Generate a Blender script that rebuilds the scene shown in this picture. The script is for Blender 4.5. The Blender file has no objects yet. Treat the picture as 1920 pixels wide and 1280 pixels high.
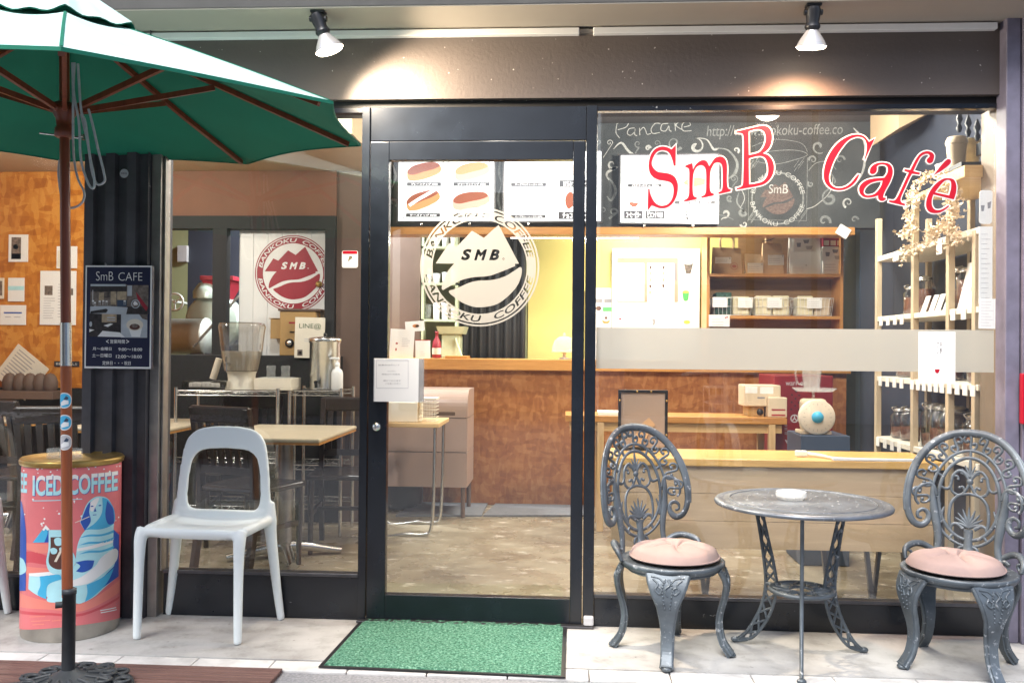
import bpy, bmesh, math, random
from mathutils import Vector, Matrix
from mathutils.geometry import tessellate_polygon, interpolate_bezier, delaunay_2d_cdt
random.seed(7)
SC = bpy.context.scene
COL = SC.collection
rad = math.radians
# ------------------------------------------------------------------ camera
FPX, CAMH, CAMD = 1680.0, 1.2, 3.9
yaw, pit, roll = rad(3.4), rad(.48), rad(.5)
fw = Vector((-math.sin(yaw)*math.cos(pit), math.cos(yaw)*math.cos(pit), math.sin(pit)))
r0 = Vector((math.cos(yaw), math.sin(yaw), 0)); u0 = r0.cross(fw)
rt = r0*math.cos(roll)+u0*math.sin(roll); up = rt.cross(fw)
CAM = Vector((0, -CAMD, CAMH))
cd = bpy.data.cameras.new('camera'); cam = bpy.data.objects.new('camera', cd); COL.objects.link(cam)
cam.matrix_world = Matrix.Translation(CAM) @ Matrix((rt, up, -fw)).transposed().to_4x4()
cd.sensor_width = 36; cd.lens = 36*FPX/1920; cd.clip_start = .05; cd.clip_end = 200
SC.camera = cam
# ------------------------------------------------------------------ world, sun, exposure
w = bpy.data.worlds.new('World'); SC.world = w; w.use_nodes = True
nt = w.node_tree; bg = nt.nodes['Background']
sky = nt.nodes.new('ShaderNodeTexSky'); sky.sky_type = 'NISHITA'; sky.sun_disc = False
SUN_EL, SUN_AZ = rad(52), rad(200)      # azimuth: direction the light comes from, from +Y clockwise
sky.sun_elevation = SUN_EL; sky.sun_rotation = SUN_AZ
sky.air_density = 1.0; sky.dust_density = 3.0
nt.links.new(sky.outputs[0], bg.inputs[0]); bg.inputs[1].default_value = .15
sl = bpy.data.lights.new('sun', 'SUN'); sl.energy = 2.1; sl.angle = rad(30); sl.color = (.97, .985, 1)
so = bpy.data.objects.new('sun', sl); COL.objects.link(so)
sd = Vector((math.sin(SUN_AZ)*math.cos(SUN_EL), math.cos(SUN_AZ)*math.cos(SUN_EL), math.sin(SUN_EL)))
so.rotation_euler = sd.to_track_quat('Z', 'Y').to_euler(); so.location = sd*30
SC.view_settings.view_transform = 'Standard'; SC.view_settings.look = 'None'
SC.view_settings.exposure = .78; SC.view_settings.gamma = 1
SC.cycles.max_bounces = 10; SC.cycles.transparent_max_bounces = 24
SC.cycles.diffuse_bounces = 4; SC.cycles.glossy_bounces = 4; SC.cycles.sample_clamp_indirect = 6
SC.cycles.caustics_reflective = False; SC.cycles.caustics_refractive = False
# ------------------------------------------------------------------ pixel -> world
def ray(px, py): return fw + rt*((px-960)/FPX) + up*((640-py)/FPX)
def P(px, py, Y=0.):
    d = ray(px, py); return CAM + d*((Y+CAMD)/d.y)
def G(px, py, z=0.):
    d = ray(px, py); return CAM + d*((z-CAMH)/d.z)
def R(x0, y0, x1, y1, Y):
    """x0,x1,z0,z1 of the upright rectangle a pixel box covers on the plane y = Y"""
    mx, my = (x0+x1)/2, (y0+y1)/2
    return P(x0, my, Y).x, P(x1, my, Y).x, P(mx, y1, Y).z, P(mx, y0, Y).z
# ------------------------------------------------------------------ materials
def newmat(name):
    m = bpy.data.materials.new(name); m.use_nodes = True
    n = m.node_tree; b = n.nodes['Principled BSDF']
    return m, n, b
def setb(b, col=None, rough=.5, metal=0, spec=.5, **k):
    if col is not None: b.inputs['Base Color'].default_value = (*col, 1)
    b.inputs['Roughness'].default_value = rough; b.inputs['Metallic'].default_value = metal
    b.inputs['Specular IOR Level'].default_value = spec
def coords(n, scale=(1, 1, 1), rot=(0, 0, 0)):
    tc = n.nodes.new('ShaderNodeTexCoord'); mp = n.nodes.new('ShaderNodeMapping')
    mp.inputs['Scale'].default_value = scale; mp.inputs['Rotation'].default_value = rot
    n.links.new(tc.outputs['Object'], mp.inputs[0]); return mp.outputs[0]
def noise(n, vec, sc, det=4, ro=.55):
    t = n.nodes.new('ShaderNodeTexNoise'); t.inputs['Scale'].default_value = sc
    t.inputs['Detail'].default_value = det; t.inputs['Roughness'].default_value = ro
    n.links.new(vec, t.inputs['Vector']); return t.outputs['Fac']
def ramp(n, fac, stops):
    r = n.nodes.new('ShaderNodeValToRGB'); e = r.color_ramp.elements
    while len(e) < len(stops): e.new(.5)
    for i, (p, c) in enumerate(stops):
        e[i].position = p; e[i].color = (*c, 1) if len(c) == 3 else c
    n.links.new(fac, r.inputs[0]); return r.outputs[0]
def mixc(n, fac, a, b, mode='MIX'):
    m = n.nodes.new('ShaderNodeMix'); m.data_type = 'RGBA'; m.blend_type = mode
    for s, v in ((m.inputs[0], fac), (m.inputs[6], a), (m.inputs[7], b)):
        if isinstance(v, (int, float)): s.default_value = v
        elif isinstance(v, tuple): s.default_value = (*v, 1)
        else: n.links.new(v, s)
    return m.outputs[2]
def bump(n, b, h, strength=.3, dist=.01):
    k = n.nodes.new('ShaderNodeBump'); k.inputs['Strength'].default_value = strength
    k.inputs['Distance'].default_value = dist
    n.links.new(h, k.inputs['Height']); n.links.new(k.outputs[0], b.inputs['Normal'])
def M(name, col, rough=.5, metal=0, var=.12, sc=8, bmp=0, spec=.5, stretch=(1, 1, 1)):
    m, n, b = newmat(name); setb(b, col, rough, metal, spec)
    v = coords(n, stretch); f = noise(n, v, sc)
    d = tuple(max(0, c*(1-var)) for c in col); l = tuple(min(1, c*(1+var)) for c in col)
    n.links.new(ramp(n, f, [(.3, d), (.7, l)]), b.inputs['Base Color'])
    if bmp: bump(n, b, noise(n, v, sc*6), bmp, .004)
    return m
def chipped(name, col, chip, lo=.62, hi=.66, rough=.45, sc=22, metal=0, var=.25, bmp=.2):
    """paint with worn specks where it has flaked off"""
    m, n, b = newmat(name); setb(b, col, rough, metal); v = coords(n)
    base = ramp(n, noise(n, v, 9), [(.3, tuple(c*(1-var) for c in col)), (.7, tuple(min(1, c*(1+var)) for c in col))])
    big = noise(n, v, 2.5, 2); f = noise(n, v, sc, 6, .7)
    mt = n.nodes.new('ShaderNodeMath'); mt.operation = 'MULTIPLY_ADD'; mt.inputs[1].default_value = .25
    n.links.new(big, mt.inputs[0]); n.links.new(f, mt.inputs[2])
    msk = ramp(n, mt.outputs[0], [(lo+.12, (0, 0, 0)), (hi+.12, (1, 1, 1))])
    n.links.new(mixc(n, msk, base, chip), b.inputs['Base Color'])
    if bmp: bump(n, b, f, bmp, .002)
    return m
def wood(name, a, c, sc=3, axis=0, rough=.4, gl=.5):
    m, n, b = newmat(name); setb(b, a, rough, 0, gl)
    s = [14, 14, 14]; s[axis] = 1.2
    v = coords(n, tuple(s)); f = noise(n, v, sc, 6, .6)
    n.links.new(ramp(n, f, [(.25, c), (.55, a), (.8, tuple(min(1, x*1.25) for x in a))]), b.inputs['Base Color'])
    bump(n, b, f, .08, .002); return m
def osb(name, cols, sc=9, rough=.45):
    m, n, b = newmat(name); setb(b, cols[1], rough)
    outs = []
    for k, (s, r) in enumerate((((1, 1, 2.6), .5), ((2.6, 1, 1), -.4))):
        v = coords(n, s, (0, r, 0)); t = n.nodes.new('ShaderNodeTexVoronoi'); t.inputs['Scale'].default_value = sc*(1+.4*k)
        wn = n.nodes.new('ShaderNodeTexNoise'); wn.inputs['Scale'].default_value = 7
        n.links.new(v, wn.inputs['Vector'])
        n.links.new(mixc(n, .03, v, wn.outputs['Color'], 'ADD'), t.inputs['Vector'])
        bw = n.nodes.new('ShaderNodeSeparateColor'); n.links.new(t.outputs['Color'], bw.inputs[0])
        outs.append(bw.outputs[k])
    f = mixc(n, .5, outs[0], outs[1]); fine = noise(n, coords(n, (1, 1, 1)), 3.5, 6, .6)
    f2 = mixc(n, .38, f, fine)
    n.links.new(ramp(n, f2, [(.25, cols[0]), (.5, cols[1]), (.72, cols[2])]), b.inputs['Base Color'])
    bump(n, b, f, .1, .002); return m
def emis(name, col, s):
    m, n, b = newmat(name); setb(b, col, .5)
    b.inputs['Emission Color'].default_value = (*col, 1); b.inputs['Emission Strength'].default_value = s
    return m
def glass(name, tint=(1, 1, 1), gain=1.0, rough=0.0, base=.04, dust_haze=0):
    m, n, b = newmat(name); n.nodes.remove(b); out = n.nodes['Material Output']
    lw = n.nodes.new('ShaderNodeLayerWeight'); lw.inputs[0].default_value = .5
    pw = n.nodes.new('ShaderNodeMath'); pw.operation = 'POWER'; pw.inputs[1].default_value = 5
    n.links.new(lw.outputs['Facing'], pw.inputs[0])
    ma = n.nodes.new('ShaderNodeMath'); ma.operation = 'MULTIPLY_ADD'; ma.use_clamp = True
    ma.inputs[1].default_value = .9*gain; ma.inputs[2].default_value = base*gain
    n.links.new(pw.outputs[0], ma.inputs[0])
    t = n.nodes.new('ShaderNodeBsdfTransparent'); t.inputs[0].default_value = (*tint, 1)
    if dust_haze:        # a thin uneven film of street dust and wiping marks, with daylight haze mixed in as pale diffuse
        dd = n.nodes.new('ShaderNodeBsdfDiffuse'); dd.inputs[0].default_value = (.75, .77, .8, 1); ms = n.nodes.new('ShaderNodeMixShader')
        v = coords(n, (1, 1, .35)); f = ramp(n, noise(n, v, 3.2, 5, .6), [(.35, (dust_haze*.35,)*3), (.75, (dust_haze,)*3)])
        n.links.new(f, ms.inputs[0]); n.links.new(t.outputs[0], ms.inputs[1]); n.links.new(dd.outputs[0], ms.inputs[2]); t = ms
    g = n.nodes.new('ShaderNodeBsdfGlossy'); g.inputs['Roughness'].default_value = rough
    mx = n.nodes.new('ShaderNodeMixShader')
    n.links.new(ma.outputs[0], mx.inputs[0]); n.links.new(t.outputs[0], mx.inputs[1]); n.links.new(g.outputs[0], mx.inputs[2])
    n.links.new(mx.outputs[0], out.inputs[0]); return m
def film(name, col, see=.12, trl=.5):
    m, n, b = newmat(name); n.nodes.remove(b); out = n.nodes['Material Output']
    d = n.nodes.new('ShaderNodeBsdfDiffuse'); t = n.nodes.new('ShaderNodeBsdfTranslucent'); p = n.nodes.new('ShaderNodeBsdfTransparent')
    for q in (d, t): q.inputs[0].default_value = (*col, 1)
    a = n.nodes.new('ShaderNodeMixShader'); a.inputs[0].default_value = trl
    n.links.new(d.outputs[0], a.inputs[1]); n.links.new(t.outputs[0], a.inputs[2])
    c = n.nodes.new('ShaderNodeMixShader'); c.inputs[0].default_value = see
    n.links.new(a.outputs[0], c.inputs[1]); n.links.new(p.outputs[0], c.inputs[2])
    n.links.new(c.outputs[0], out.inputs[0]); return m
K = {}
K['blackframe'] = chipped('black_frame_paint', (.008, .011, .017), (.5, .5, .5), .72, .74, .24, 30, bmp=.05)
K['column'] = chipped('column_paint', (.062, .060, .068), (.35, .33, .33), .70, .73, .5, 14)
K['pillar'] = chipped('pillar_paint', (.15, .14, .19), (.3, .28, .3), .76, .80, .55, 9)
K['alu'] = M('dull_aluminium', (.33, .31, .29), .4, .6, .2, 12)
K['steel'] = M('polished_steel', (.66, .66, .64), .26, 1, .08, 6)
K['darksteel'] = M('dark_steel', (.1, .1, .11), .35, .8, .2, 10)
K['white'] = M('white_paint', (.78, .78, .76), .4, 0, .03)
K['paper'] = M('white_paper', (.82, .82, .8), .7, 0, .02)
K['cream'] = M('cream_paper', (.74, .68, .56), .7, 0, .05)
K['kraft'] = M('kraft_paper', (.5, .33, .19), .75, 0, .12, 14, .1)
K['ink'] = M('black_ink', (.02, .02, .025), .6, 0, .05)
K['grey'] = M('grey_print', (.25, .25, .27), .6)
K['lgrey'] = M('light_grey_print', (.5, .5, .52), .6)
K['black'] = M('black_plastic', (.015, .015, .017), .35)
K['matblack'] = M('matt_black', (.008, .008, .009), .7)
K['red'] = M('red_vinyl', (.42, .006, .022), .35, 0, .04)
K['wine'] = M('wine_red', (.32, .02, .035), .45, 0, .08)
K['pink'] = M('coral_print', (.70, .18, .19), .45, 0, .06)
K['navy'] = M('navy_print', (.008, .012, .045), .4)
K['cyan'] = M('cyan_print', (.06, .42, .68), .45)
K['blue'] = M('blue_print', (.02, .09, .42), .45)
K['ltblue'] = M('pale_blue_print', (.42, .74, .8), .45)
K['brownink'] = M('coffee_print', (.1, .04, .03), .5)
K['bun'] = M('bun_print', (.55, .22, .07), .5, 0, .35, 40)
K['sausage'] = M('sausage_print', (.22, .05, .025), .5, 0, .4, 60)
K['greenp'] = M('green_print', (.1, .45, .14), .5)
K['yellowwall'] = M('yellow_wall', (.62, .55, .18), .6, 0, .06, 2, .02)
K['greenwall'] = M('pale_green_wall', (.30, .32, .17), .7, 0, .12, 3)
K['beige'] = M('beige_plaster', (.42, .31, .19), .7, 0, .06, 3)
K['brownwall'] = M('brown_plaster', (.12, .075, .055), .7, 0, .15, 3, .05)
K['terracotta'] = M('terracotta_plaster', (.17, .075, .042), .7, 0, .12, 3, .05)
K['ceiling'] = M('dark_ceiling', (.09, .085, .08), .8)
K['interiorwhite'] = M('interior_white', (.6, .58, .54), .6)
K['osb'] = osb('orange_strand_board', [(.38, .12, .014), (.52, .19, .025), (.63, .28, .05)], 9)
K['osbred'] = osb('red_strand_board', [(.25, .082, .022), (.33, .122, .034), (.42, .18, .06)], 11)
K['pine'] = wood('pale_pine', (.62, .42, .20), (.5, .31, .13), 3, 0, .45)
K['pinev'] = wood('pale_pine_upright', (.60, .42, .22), (.5, .31, .14), 3, 2, .45)
K['oak'] = wood('honey_wood', (.52, .25, .07), (.40, .17, .045), 3, 0, .35)
K['oakv'] = wood('honey_wood_upright', (.50, .24, .07), (.38, .16, .045), 3, 2, .35)
K['panel'] = wood('light_panel_board', (.50, .36, .22), (.44, .31, .19), 2, 0, .5)
K['darkwood'] = wood('dark_stained_wood', (.028, .018, .014), (.016, .011, .009), 3, 2, .28)
K['tabletop'] = M('cream_table_top', (.62, .53, .38), .3, 0, .04)
K['polewood'] = wood('red_brown_pole_wood', (.19, .045, .02), (.12, .025, .012), 3, 2, .35)
K['polewoodlow'] = wood('orange_brown_pole_wood', (.27, .075, .025), (.19, .045, .015), 3, 2, .35)
K['deck'] = wood('brown_deck_board', (.15, .078, .064), (.085, .042, .036), 3, 0, .55)
K['cushion'] = M('dusty_pink_cloth', (.33, .245, .225), .9, 0, .08, 9, .15)
K['cast'] = chipped('chipped_cast_metal', (.10, .122, .142), (.42, .45, .48), .59, .67, .42, 42, .3, .4, .35)
K['tablecast'] = chipped('worn_cast_table', (.15, .17, .195), (.45, .47, .5), .60, .68, .36, 45, .5, .4, .5)
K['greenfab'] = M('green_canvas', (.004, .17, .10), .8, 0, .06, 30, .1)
K['mint'] = M('skylit_mint_canvas', (.58, .80, .73), .75, 0, .08, 5, .25)  # glare of the sky-lit parasol top is put into this pale colour
K['rope'] = M('grey_cord', (.5, .52, .54), .8, 0, .1, 60)
K['plastic'] = M('pale_blue_white_plastic', (.77, .84, .85), .38, 0, .02, 3)
K['iron'] = chipped('black_cast_iron', (.035, .04, .045), (.3, .3, .3), .68, .75, .5, 20)
K['brass'] = M('old_brass', (.42, .28, .09), .35, .8, .25, 14)
K['drummetal'] = M('dull_drum_metal', (.42, .39, .34), .45, .4, .2, 10)
K['glassclear'] = film('clear_glassware', (.80, .84, .84), .80, .5)
K['ashglass'] = film('pressed_clear_glass', (.85, .88, .88), .66, .3)
K['jarglass'] = glass('shiny_jar_glass', (.90, .92, .93), 1.4, .04, .10)
K['window'] = glass('window_glass', (.97, .98, .975), 1.0, 0, .058, .010)
K['frost'] = film('frosted_film', (.45, .45, .415), .05, .5)
K['frostlogo'] = film('frosted_logo_film', (.50, .475, .42), .08, .4)
K['bulbwarm'] = emis('warm_bulb', (1, .86, .66), 14)
K['tube'] = emis('fluorescent_tube', (1, .97, .88), 7)
K['lightbox'] = emis('lit_menu_panel', (.93, .96, 1), .85)
K['silver'] = M('silver_lamp_shade', (.7, .66, .62), .25, .5, .04)
K['darkbldg'] = M('dark_brown_render', (.07, .06, .055), .7, 0, .2, 2)
K['chalk'] = M('white_chalk', (.42, .43, .42), .9, 0, .3, 60)
K['chalkdim'] = M('faint_chalk', (.20, .215, .215), .9, 0, .35, 60)
K['chalkbrown'] = M('brown_chalk', (.13, .095, .085), .9, 0, .35, 60)
K['leaf'] = M('leaf_green', (.035, .09, .03), .5, 0, .5, 9)
K['flower'] = M('dried_white_petals', (.72, .6, .45), .8, 0, .15, 20)
K['bean'] = M('roasted_beans', (.16, .05, .02), .4, 0, .5, 120, .6)
K['stone'] = M('opposite_render', (.42, .47, .56), .7, 0, .15, 1.5)
K['brushed'] = M('brushed_metal', (.62, .65, .62), .38, .45, .06, 5)
K['return'] = M('brown_grey_return', (.20, .155, .11), .6, 0, .06, 3)
K['darkside'] = M('blue_black_wall', (.035, .042, .06), .5, 0, .2, 2)
K['liquid'] = M('cloudy_water', (.62, .58, .48), .3)
K['tan'] = M('tan_enamel', (.40, .25, .10), .4, 0, .05)
K['beigep'] = M('beige_plastic', (.66, .55, .4), .4, 0, .04)
K['winebox'] = M('wine_enamel', (.20, .012, .018), .35, 0, .06)
K['bluebox'] = M('blue_grey_enamel', (.045, .07, .115), .4, 0, .08)
K['pot'] = M('terracotta_pot', (.3, .14, .08), .8)
def _bigs():
    m, n, b = newmat('black_board'); setb(b, (.03, .035, .037), .75); v = coords(n)
    n.links.new(ramp(n, noise(n, v, 2.2, 5, .6), [(.35, (.026, .031, .033)), (.75, (.075, .083, .085))]), b.inputs['Base Color']); K['board'] = m
    # textured dark plaster of the lintel
    m, n, b = newmat('dark_stucco'); setb(b, (.085, .068, .060), .6); v = coords(n)
    f = noise(n, v, 55, 5, .6); g = noise(n, v, 1.3, 2)
    base = ramp(n, g, [(.3, (.090, .073, .066)), (.7, (.12, .096, .084))])
    sp = ramp(n, noise(n, v, 70, 2, .4), [(.735, (0, 0, 0)), (.75, (1, 1, 1))])
    n.links.new(mixc(n, sp, base, (.6, .55, .5)), b.inputs['Base Color']); bump(n, b, f, .32, .005); K['stucco'] = m
    # pavement concrete
    m, n, b = newmat('pavement_concrete'); setb(b, (.4, .39, .37), .75); v = coords(n)
    c1 = ramp(n, noise(n, v, 2.3, 6, .62), [(.3, (.27, .262, .25)), (.52, (.43, .425, .41)), (.75, (.55, .545, .53))])
    c2 = ramp(n, noise(n, v, 9, 5, .7), [(.28, (.5, .48, .45)), (.5, (1, 1, 1))])
    c3 = ramp(n, noise(n, v, 26, 3, .5), [(.27, (.42, .40, .38)), (.33, (1, 1, 1))])
    n.links.new(mixc(n, .6, mixc(n, .55, c1, c2, 'MULTIPLY'), c3, 'MULTIPLY'), b.inputs['Base Color']); bump(n, b, noise(n, v, 60), .2, .003); K['concrete'] = m
    # shop floor: worn brown concrete with a varnish
    m, n, b = newmat('worn_shop_floor'); setb(b, (.3, .2, .1), .28, 0, .55); v = coords(n)
    c1 = ramp(n, noise(n, v, 1.7, 6, .65), [(.3, (.15, .115, .075)), (.5, (.27, .225, .155)), (.72, (.36, .31, .225))])
    v2 = coords(n, (1, 2.4, 1)); s = ramp(n, noise(n, v2, 5.5, 8, .78), [(.57, (0, 0, 0)), (.63, (1, 1, 1))])
    n.links.new(mixc(n, s, c1, (.62, .56, .47)), b.inputs['Base Color'])
    n.links.new(ramp(n, noise(n, v, 3.5), [(.3, (.15,)*3), (.7, (.45,)*3)]), b.inputs['Roughness']); K['shopfloor'] = m
    m, n, b = newmat('white_edge_stone'); setb(b, (.62, .61, .59), .6); v = coords(n)
    n.links.new(ramp(n, noise(n, v, 12, 5), [(.3, (.5, .49, .47)), (.6, (.68, .67, .65))]), b.inputs['Base Color']); K['edge'] = m
    m, n, b = newmat('road_asphalt'); setb(b, (.1, .1, .105), .8); v = coords(n)
    n.links.new(ramp(n, noise(n, v, 90, 3), [(.3, (.16, .165, .18)), (.7, (.30, .305, .32))]), b.inputs['Base Color']); bump(n, b, noise(n, v, 120), .4, .004); K['road'] = m
    m, n, b = newmat('green_turf_mat'); setb(b, (.03, .2, .07), .9); v = coords(n)
    n.links.new(ramp(n, noise(n, v, 95, 3, .7), [(.35, (.02, .10, .06)), (.5, (.07, .23, .145)), (.68, (.25, .48, .36))]), b.inputs['Base Color'])
    bump(n, b, noise(n, v, 120, 3, .7), 1, .012); K['turf'] = m
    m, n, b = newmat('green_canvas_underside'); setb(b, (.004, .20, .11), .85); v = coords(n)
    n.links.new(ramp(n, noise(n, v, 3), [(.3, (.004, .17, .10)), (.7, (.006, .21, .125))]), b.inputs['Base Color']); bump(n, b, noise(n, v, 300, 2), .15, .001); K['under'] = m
_bigs()
# ------------------------------------------------------------------ mesh builder
def cr(pts, n=6, closed=False):
    """Catmull-Rom through points"""
    pts = [Vector(p) for p in pts]; N = len(pts); out = []
    rng = N if closed else N-1
    for i in range(rng):
        p1, p2 = pts[i], pts[(i+1) % N]
        p0 = pts[i-1] if (closed or i > 0) else p1
        p3 = pts[(i+2) % N] if (closed or i < N-2) else p2
        for k in range(n):
            t = k/n
            out.append(.5*((2*p1)+(p2-p0)*t+(2*p0-5*p1+4*p2-p3)*t*t+(3*p1-p0-3*p2+p3)*t**3))
    if not closed: out.append(pts[-1])
    return out
def lerp_list(v, n):
    if not hasattr(v, '__len__'): return [v]*n
    return [v[min(int(i*(len(v)-1)/(n-1)), len(v)-2)] + (v[min(int(i*(len(v)-1)/(n-1))+1, len(v)-1)]-v[min(int(i*(len(v)-1)/(n-1)), len(v)-2)])*((i*(len(v)-1)/(n-1))-min(int(i*(len(v)-1)/(n-1)), len(v)-2)) for i in range(n)]
class MB:
    def __init__(s): s.v = []; s.f = []; s.m = []; s.sm = []; s.mats = []; s.cur = 0
    def use(s, m):
        if isinstance(m, str): m = K[m]
        if m not in s.mats: s.mats.append(m)
        s.cur = s.mats.index(m); return s
    def add(s, vs, fs, smooth=False):
        o = len(s.v); s.v += [Vector(p) for p in vs]
        for f in fs: s.f.append([i+o for i in f]); s.m.append(s.cur); s.sm.append(smooth)
        return s
    def box(s, x0, x1, y0, y1, z0, z1, bev=0.0):
        if x0 > x1: x0, x1 = x1, x0
        if y0 > y1: y0, y1 = y1, y0
        if z0 > z1: z0, z1 = z1, z0
        if bev <= 0:
            return s.add([(x, y, z) for x in (x0, x1) for y in (y0, y1) for z in (z0, z1)],
                         [(0, 1, 3, 2), (4, 6, 7, 5), (0, 4, 5, 1), (2, 3, 7, 6), (0, 2, 6, 4), (1, 5, 7, 3)])
        b = min(bev, (x1-x0)*.45, (y1-y0)*.45, (z1-z0)*.45)
        bm = bmesh.new(); bmesh.ops.create_cube(bm, size=1)
        for q in bm.verts: q.co = Vector(((x0+x1)/2+q.co.x*(x1-x0), (y0+y1)/2+q.co.y*(y1-y0), (z0+z1)/2+q.co.z*(z1-z0)))
        bmesh.ops.bevel(bm, geom=bm.edges[:], offset=b, segments=2, affect='EDGES', profile=.5)
        s.bm(bm, False); bm.free(); return s
    def bm(s, bm, smooth=False, mat=None):
        bm.verts.index_update()
        return s.add([(mat @ q.co) if mat else q.co.copy() for q in bm.verts], [[q.index for q in f.verts] for f in bm.faces], smooth)
    def tube(s, pts, r, seg=8, closed=False, flat=None, cap=True):
        """swept tube; r scalar or list; flat=(dir, factor): squash the section along dir"""
        pts = [Vector(p) for p in pts]; n = len(pts); rs = lerp_list(r, n)
        vs = []; fs = []; prev = None
        for i, p in enumerate(pts):
            a = pts[(i-1) % n] if (closed or i > 0) else p; b = pts[(i+1) % n] if (closed or i < n-1) else p
            t = (b-a); t = t.normalized() if t.length > 1e-9 else Vector((0, 0, 1))
            if prev is None:
                prev = t.orthogonal().normalized()
            nn = prev-t*prev.dot(t); nn = nn.normalized() if nn.length > 1e-6 else t.orthogonal().normalized()
            prev = nn; bb = t.cross(nn)
            for k in range(seg):
                an = 2*math.pi*k/seg; o = (nn*math.cos(an)+bb*math.sin(an))*rs[i]
                if flat: d = flat[0]; o -= d*(o.dot(d))*(1-flat[1])
                vs.append(p+o)
        m = n if closed else n-1
        for i in range(m):
            for k in range(seg):
                a = i*seg+k; b = i*seg+(k+1) % seg; j = (i+1) % n
                fs.append((a, b, j*seg+(k+1) % seg, j*seg+k))
        s.add(vs, fs, True)
        if cap and not closed:
            s.add([vs[k] for k in range(seg)], [tuple(range(seg))[::-1]]); s.add([vs[(n-1)*seg+k] for k in range(seg)], [tuple(range(seg))])
        return s
    def strap(s, pts, wdir, wid, thk):
        """rectangular bar swept along pts; wdir = width direction, wid/thk half sizes (scalars or lists)"""
        pts = [Vector(p) for p in pts]; n = len(pts); ws = lerp_list(wid, n); ts = lerp_list(thk, n); vs = []; fs = []
        for i, p in enumerate(pts):
            t = (pts[min(i+1, n-1)]-pts[max(i-1, 0)]).normalized(); wd = Vector(wdir); wd = (wd-t*wd.dot(t)).normalized(); nn = t.cross(wd)
            for a, b in ((-1, -1), (1, -1), (1, 1), (-1, 1)): vs.append(p+wd*ws[i]*a+nn*ts[i]*b)
        for i in range(n-1):
            for k in range(4): fs.append((i*4+k, i*4+(k+1) % 4, i*4+4+(k+1) % 4, i*4+4+k))
        fs += [(3, 2, 1, 0), tuple(n*4-4+k for k in range(4))]
        return s.add(vs, fs)
    def lathe(s, prof, c=(0, 0, 0), seg=32, axis='z', smooth=True, arc=1.0):
        c = Vector(c); vs = []; fs = []
        for r, h in prof:
            for k in range(seg):
                a = 2*math.pi*k/seg
                q = (r*math.cos(a), r*math.sin(a), h) if axis == 'z' else ((h, r*math.cos(a), r*math.sin(a)) if axis == 'x' else (r*math.cos(a), h, r*math.sin(a)))
                vs.append(c+Vector(q))
        for i in range(len(prof)-1):
            for k in range(seg): fs.append((i*seg+k, i*seg+(k+1) % seg, (i+1)*seg+(k+1) % seg, (i+1)*seg+k))
        s.add(vs, fs, smooth)
        for i in (0, len(prof)-1):
            if prof[i][0] > 1e-4: s.add(vs[i*seg:(i+1)*seg], [tuple(range(seg))])
        return s
    def ball(s, c, r, seg=10, sc=(1, 1, 1)):
        bm = bmesh.new(); bmesh.ops.create_uvsphere(bm, u_segments=seg, v_segments=max(4, seg//2+1), radius=r)
        s.bm(bm, True, Matrix.Translation(Vector(c)) @ Matrix.Diagonal((*sc, 1))); bm.free(); return s
    def prism(s, pts, fn, t0, t1):
        """2D outline pts extruded from layer t0 to t1; fn(u,v,t) -> 3D"""
        n = len(pts); a = [fn(p[0], p[1], t0) for p in pts]; b = [fn(p[0], p[1], t1) for p in pts]
        tr = tessellate_polygon([[Vector((p[0], p[1], 0)) for p in pts]])
        s.add(a, [t for t in tr]); s.add(b, [t[::-1] for t in tr])
        s.add(a+b, [(i, (i+1) % n, n+(i+1) % n, n+i) for i in range(n)]); return s
    def flat(s, loops, fn, t=0.0, clip=None, step=None, nz=False):
        """filled 2D loops (even-odd) laid on a surface by fn(u,v,t)"""
        vs, fs = fill2d(loops, nz)
        if clip or step:
            bm = bmesh.new(); q = [bm.verts.new((x, y, 0)) for x, y in vs]
            for f in fs:
                try: bm.faces.new([q[i] for i in f])
                except ValueError: pass
            if clip:
                for axis, val, sgn in clip:
                    no = Vector((0, 0, 0)); no[axis] = sgn; co = Vector((0, 0, 0)); co[axis] = val
                    bmesh.ops.bisect_plane(bm, geom=bm.verts[:]+bm.edges[:]+bm.faces[:], plane_co=co, plane_no=no, clear_outer=True)
            if step:
                xs = [p.co.x for p in bm.verts]
                if xs:
                    k = math.floor(min(xs)/step)*step
                    while k < max(xs):
                        bmesh.ops.bisect_plane(bm, geom=bm.verts[:]+bm.edges[:]+bm.faces[:], plane_co=(k, 0, 0), plane_no=(1, 0, 0)); k += step
            bm.verts.index_update()
            vs = [(p.co.x, p.co.y) for p in bm.verts]; fs = [[p.index for p in f.verts] for f in bm.faces]; bm.free()
        return s.add([fn(x, y, t) for x, y in vs], fs)
    def ribbon(s, pts, w, fn, t=0.0):
        pts = [Vector((p[0], p[1])) for p in pts]; n = len(pts); ws = lerp_list(w, n); vs = []
        for i, p in enumerate(pts):
            d = pts[min(i+1, n-1)]-pts[max(i-1, 0)]; d = d.normalized() if d.length > 0 else Vector((1, 0)); q = Vector((-d.y, d.x))*ws[i]*.5
            vs += [fn(p.x+q.x, p.y+q.y, t), fn(p.x-q.x, p.y-q.y, t)]
        return s.add(vs, [(2*i, 2*i+1, 2*i+3, 2*i+2) for i in range(n-1)])
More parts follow.
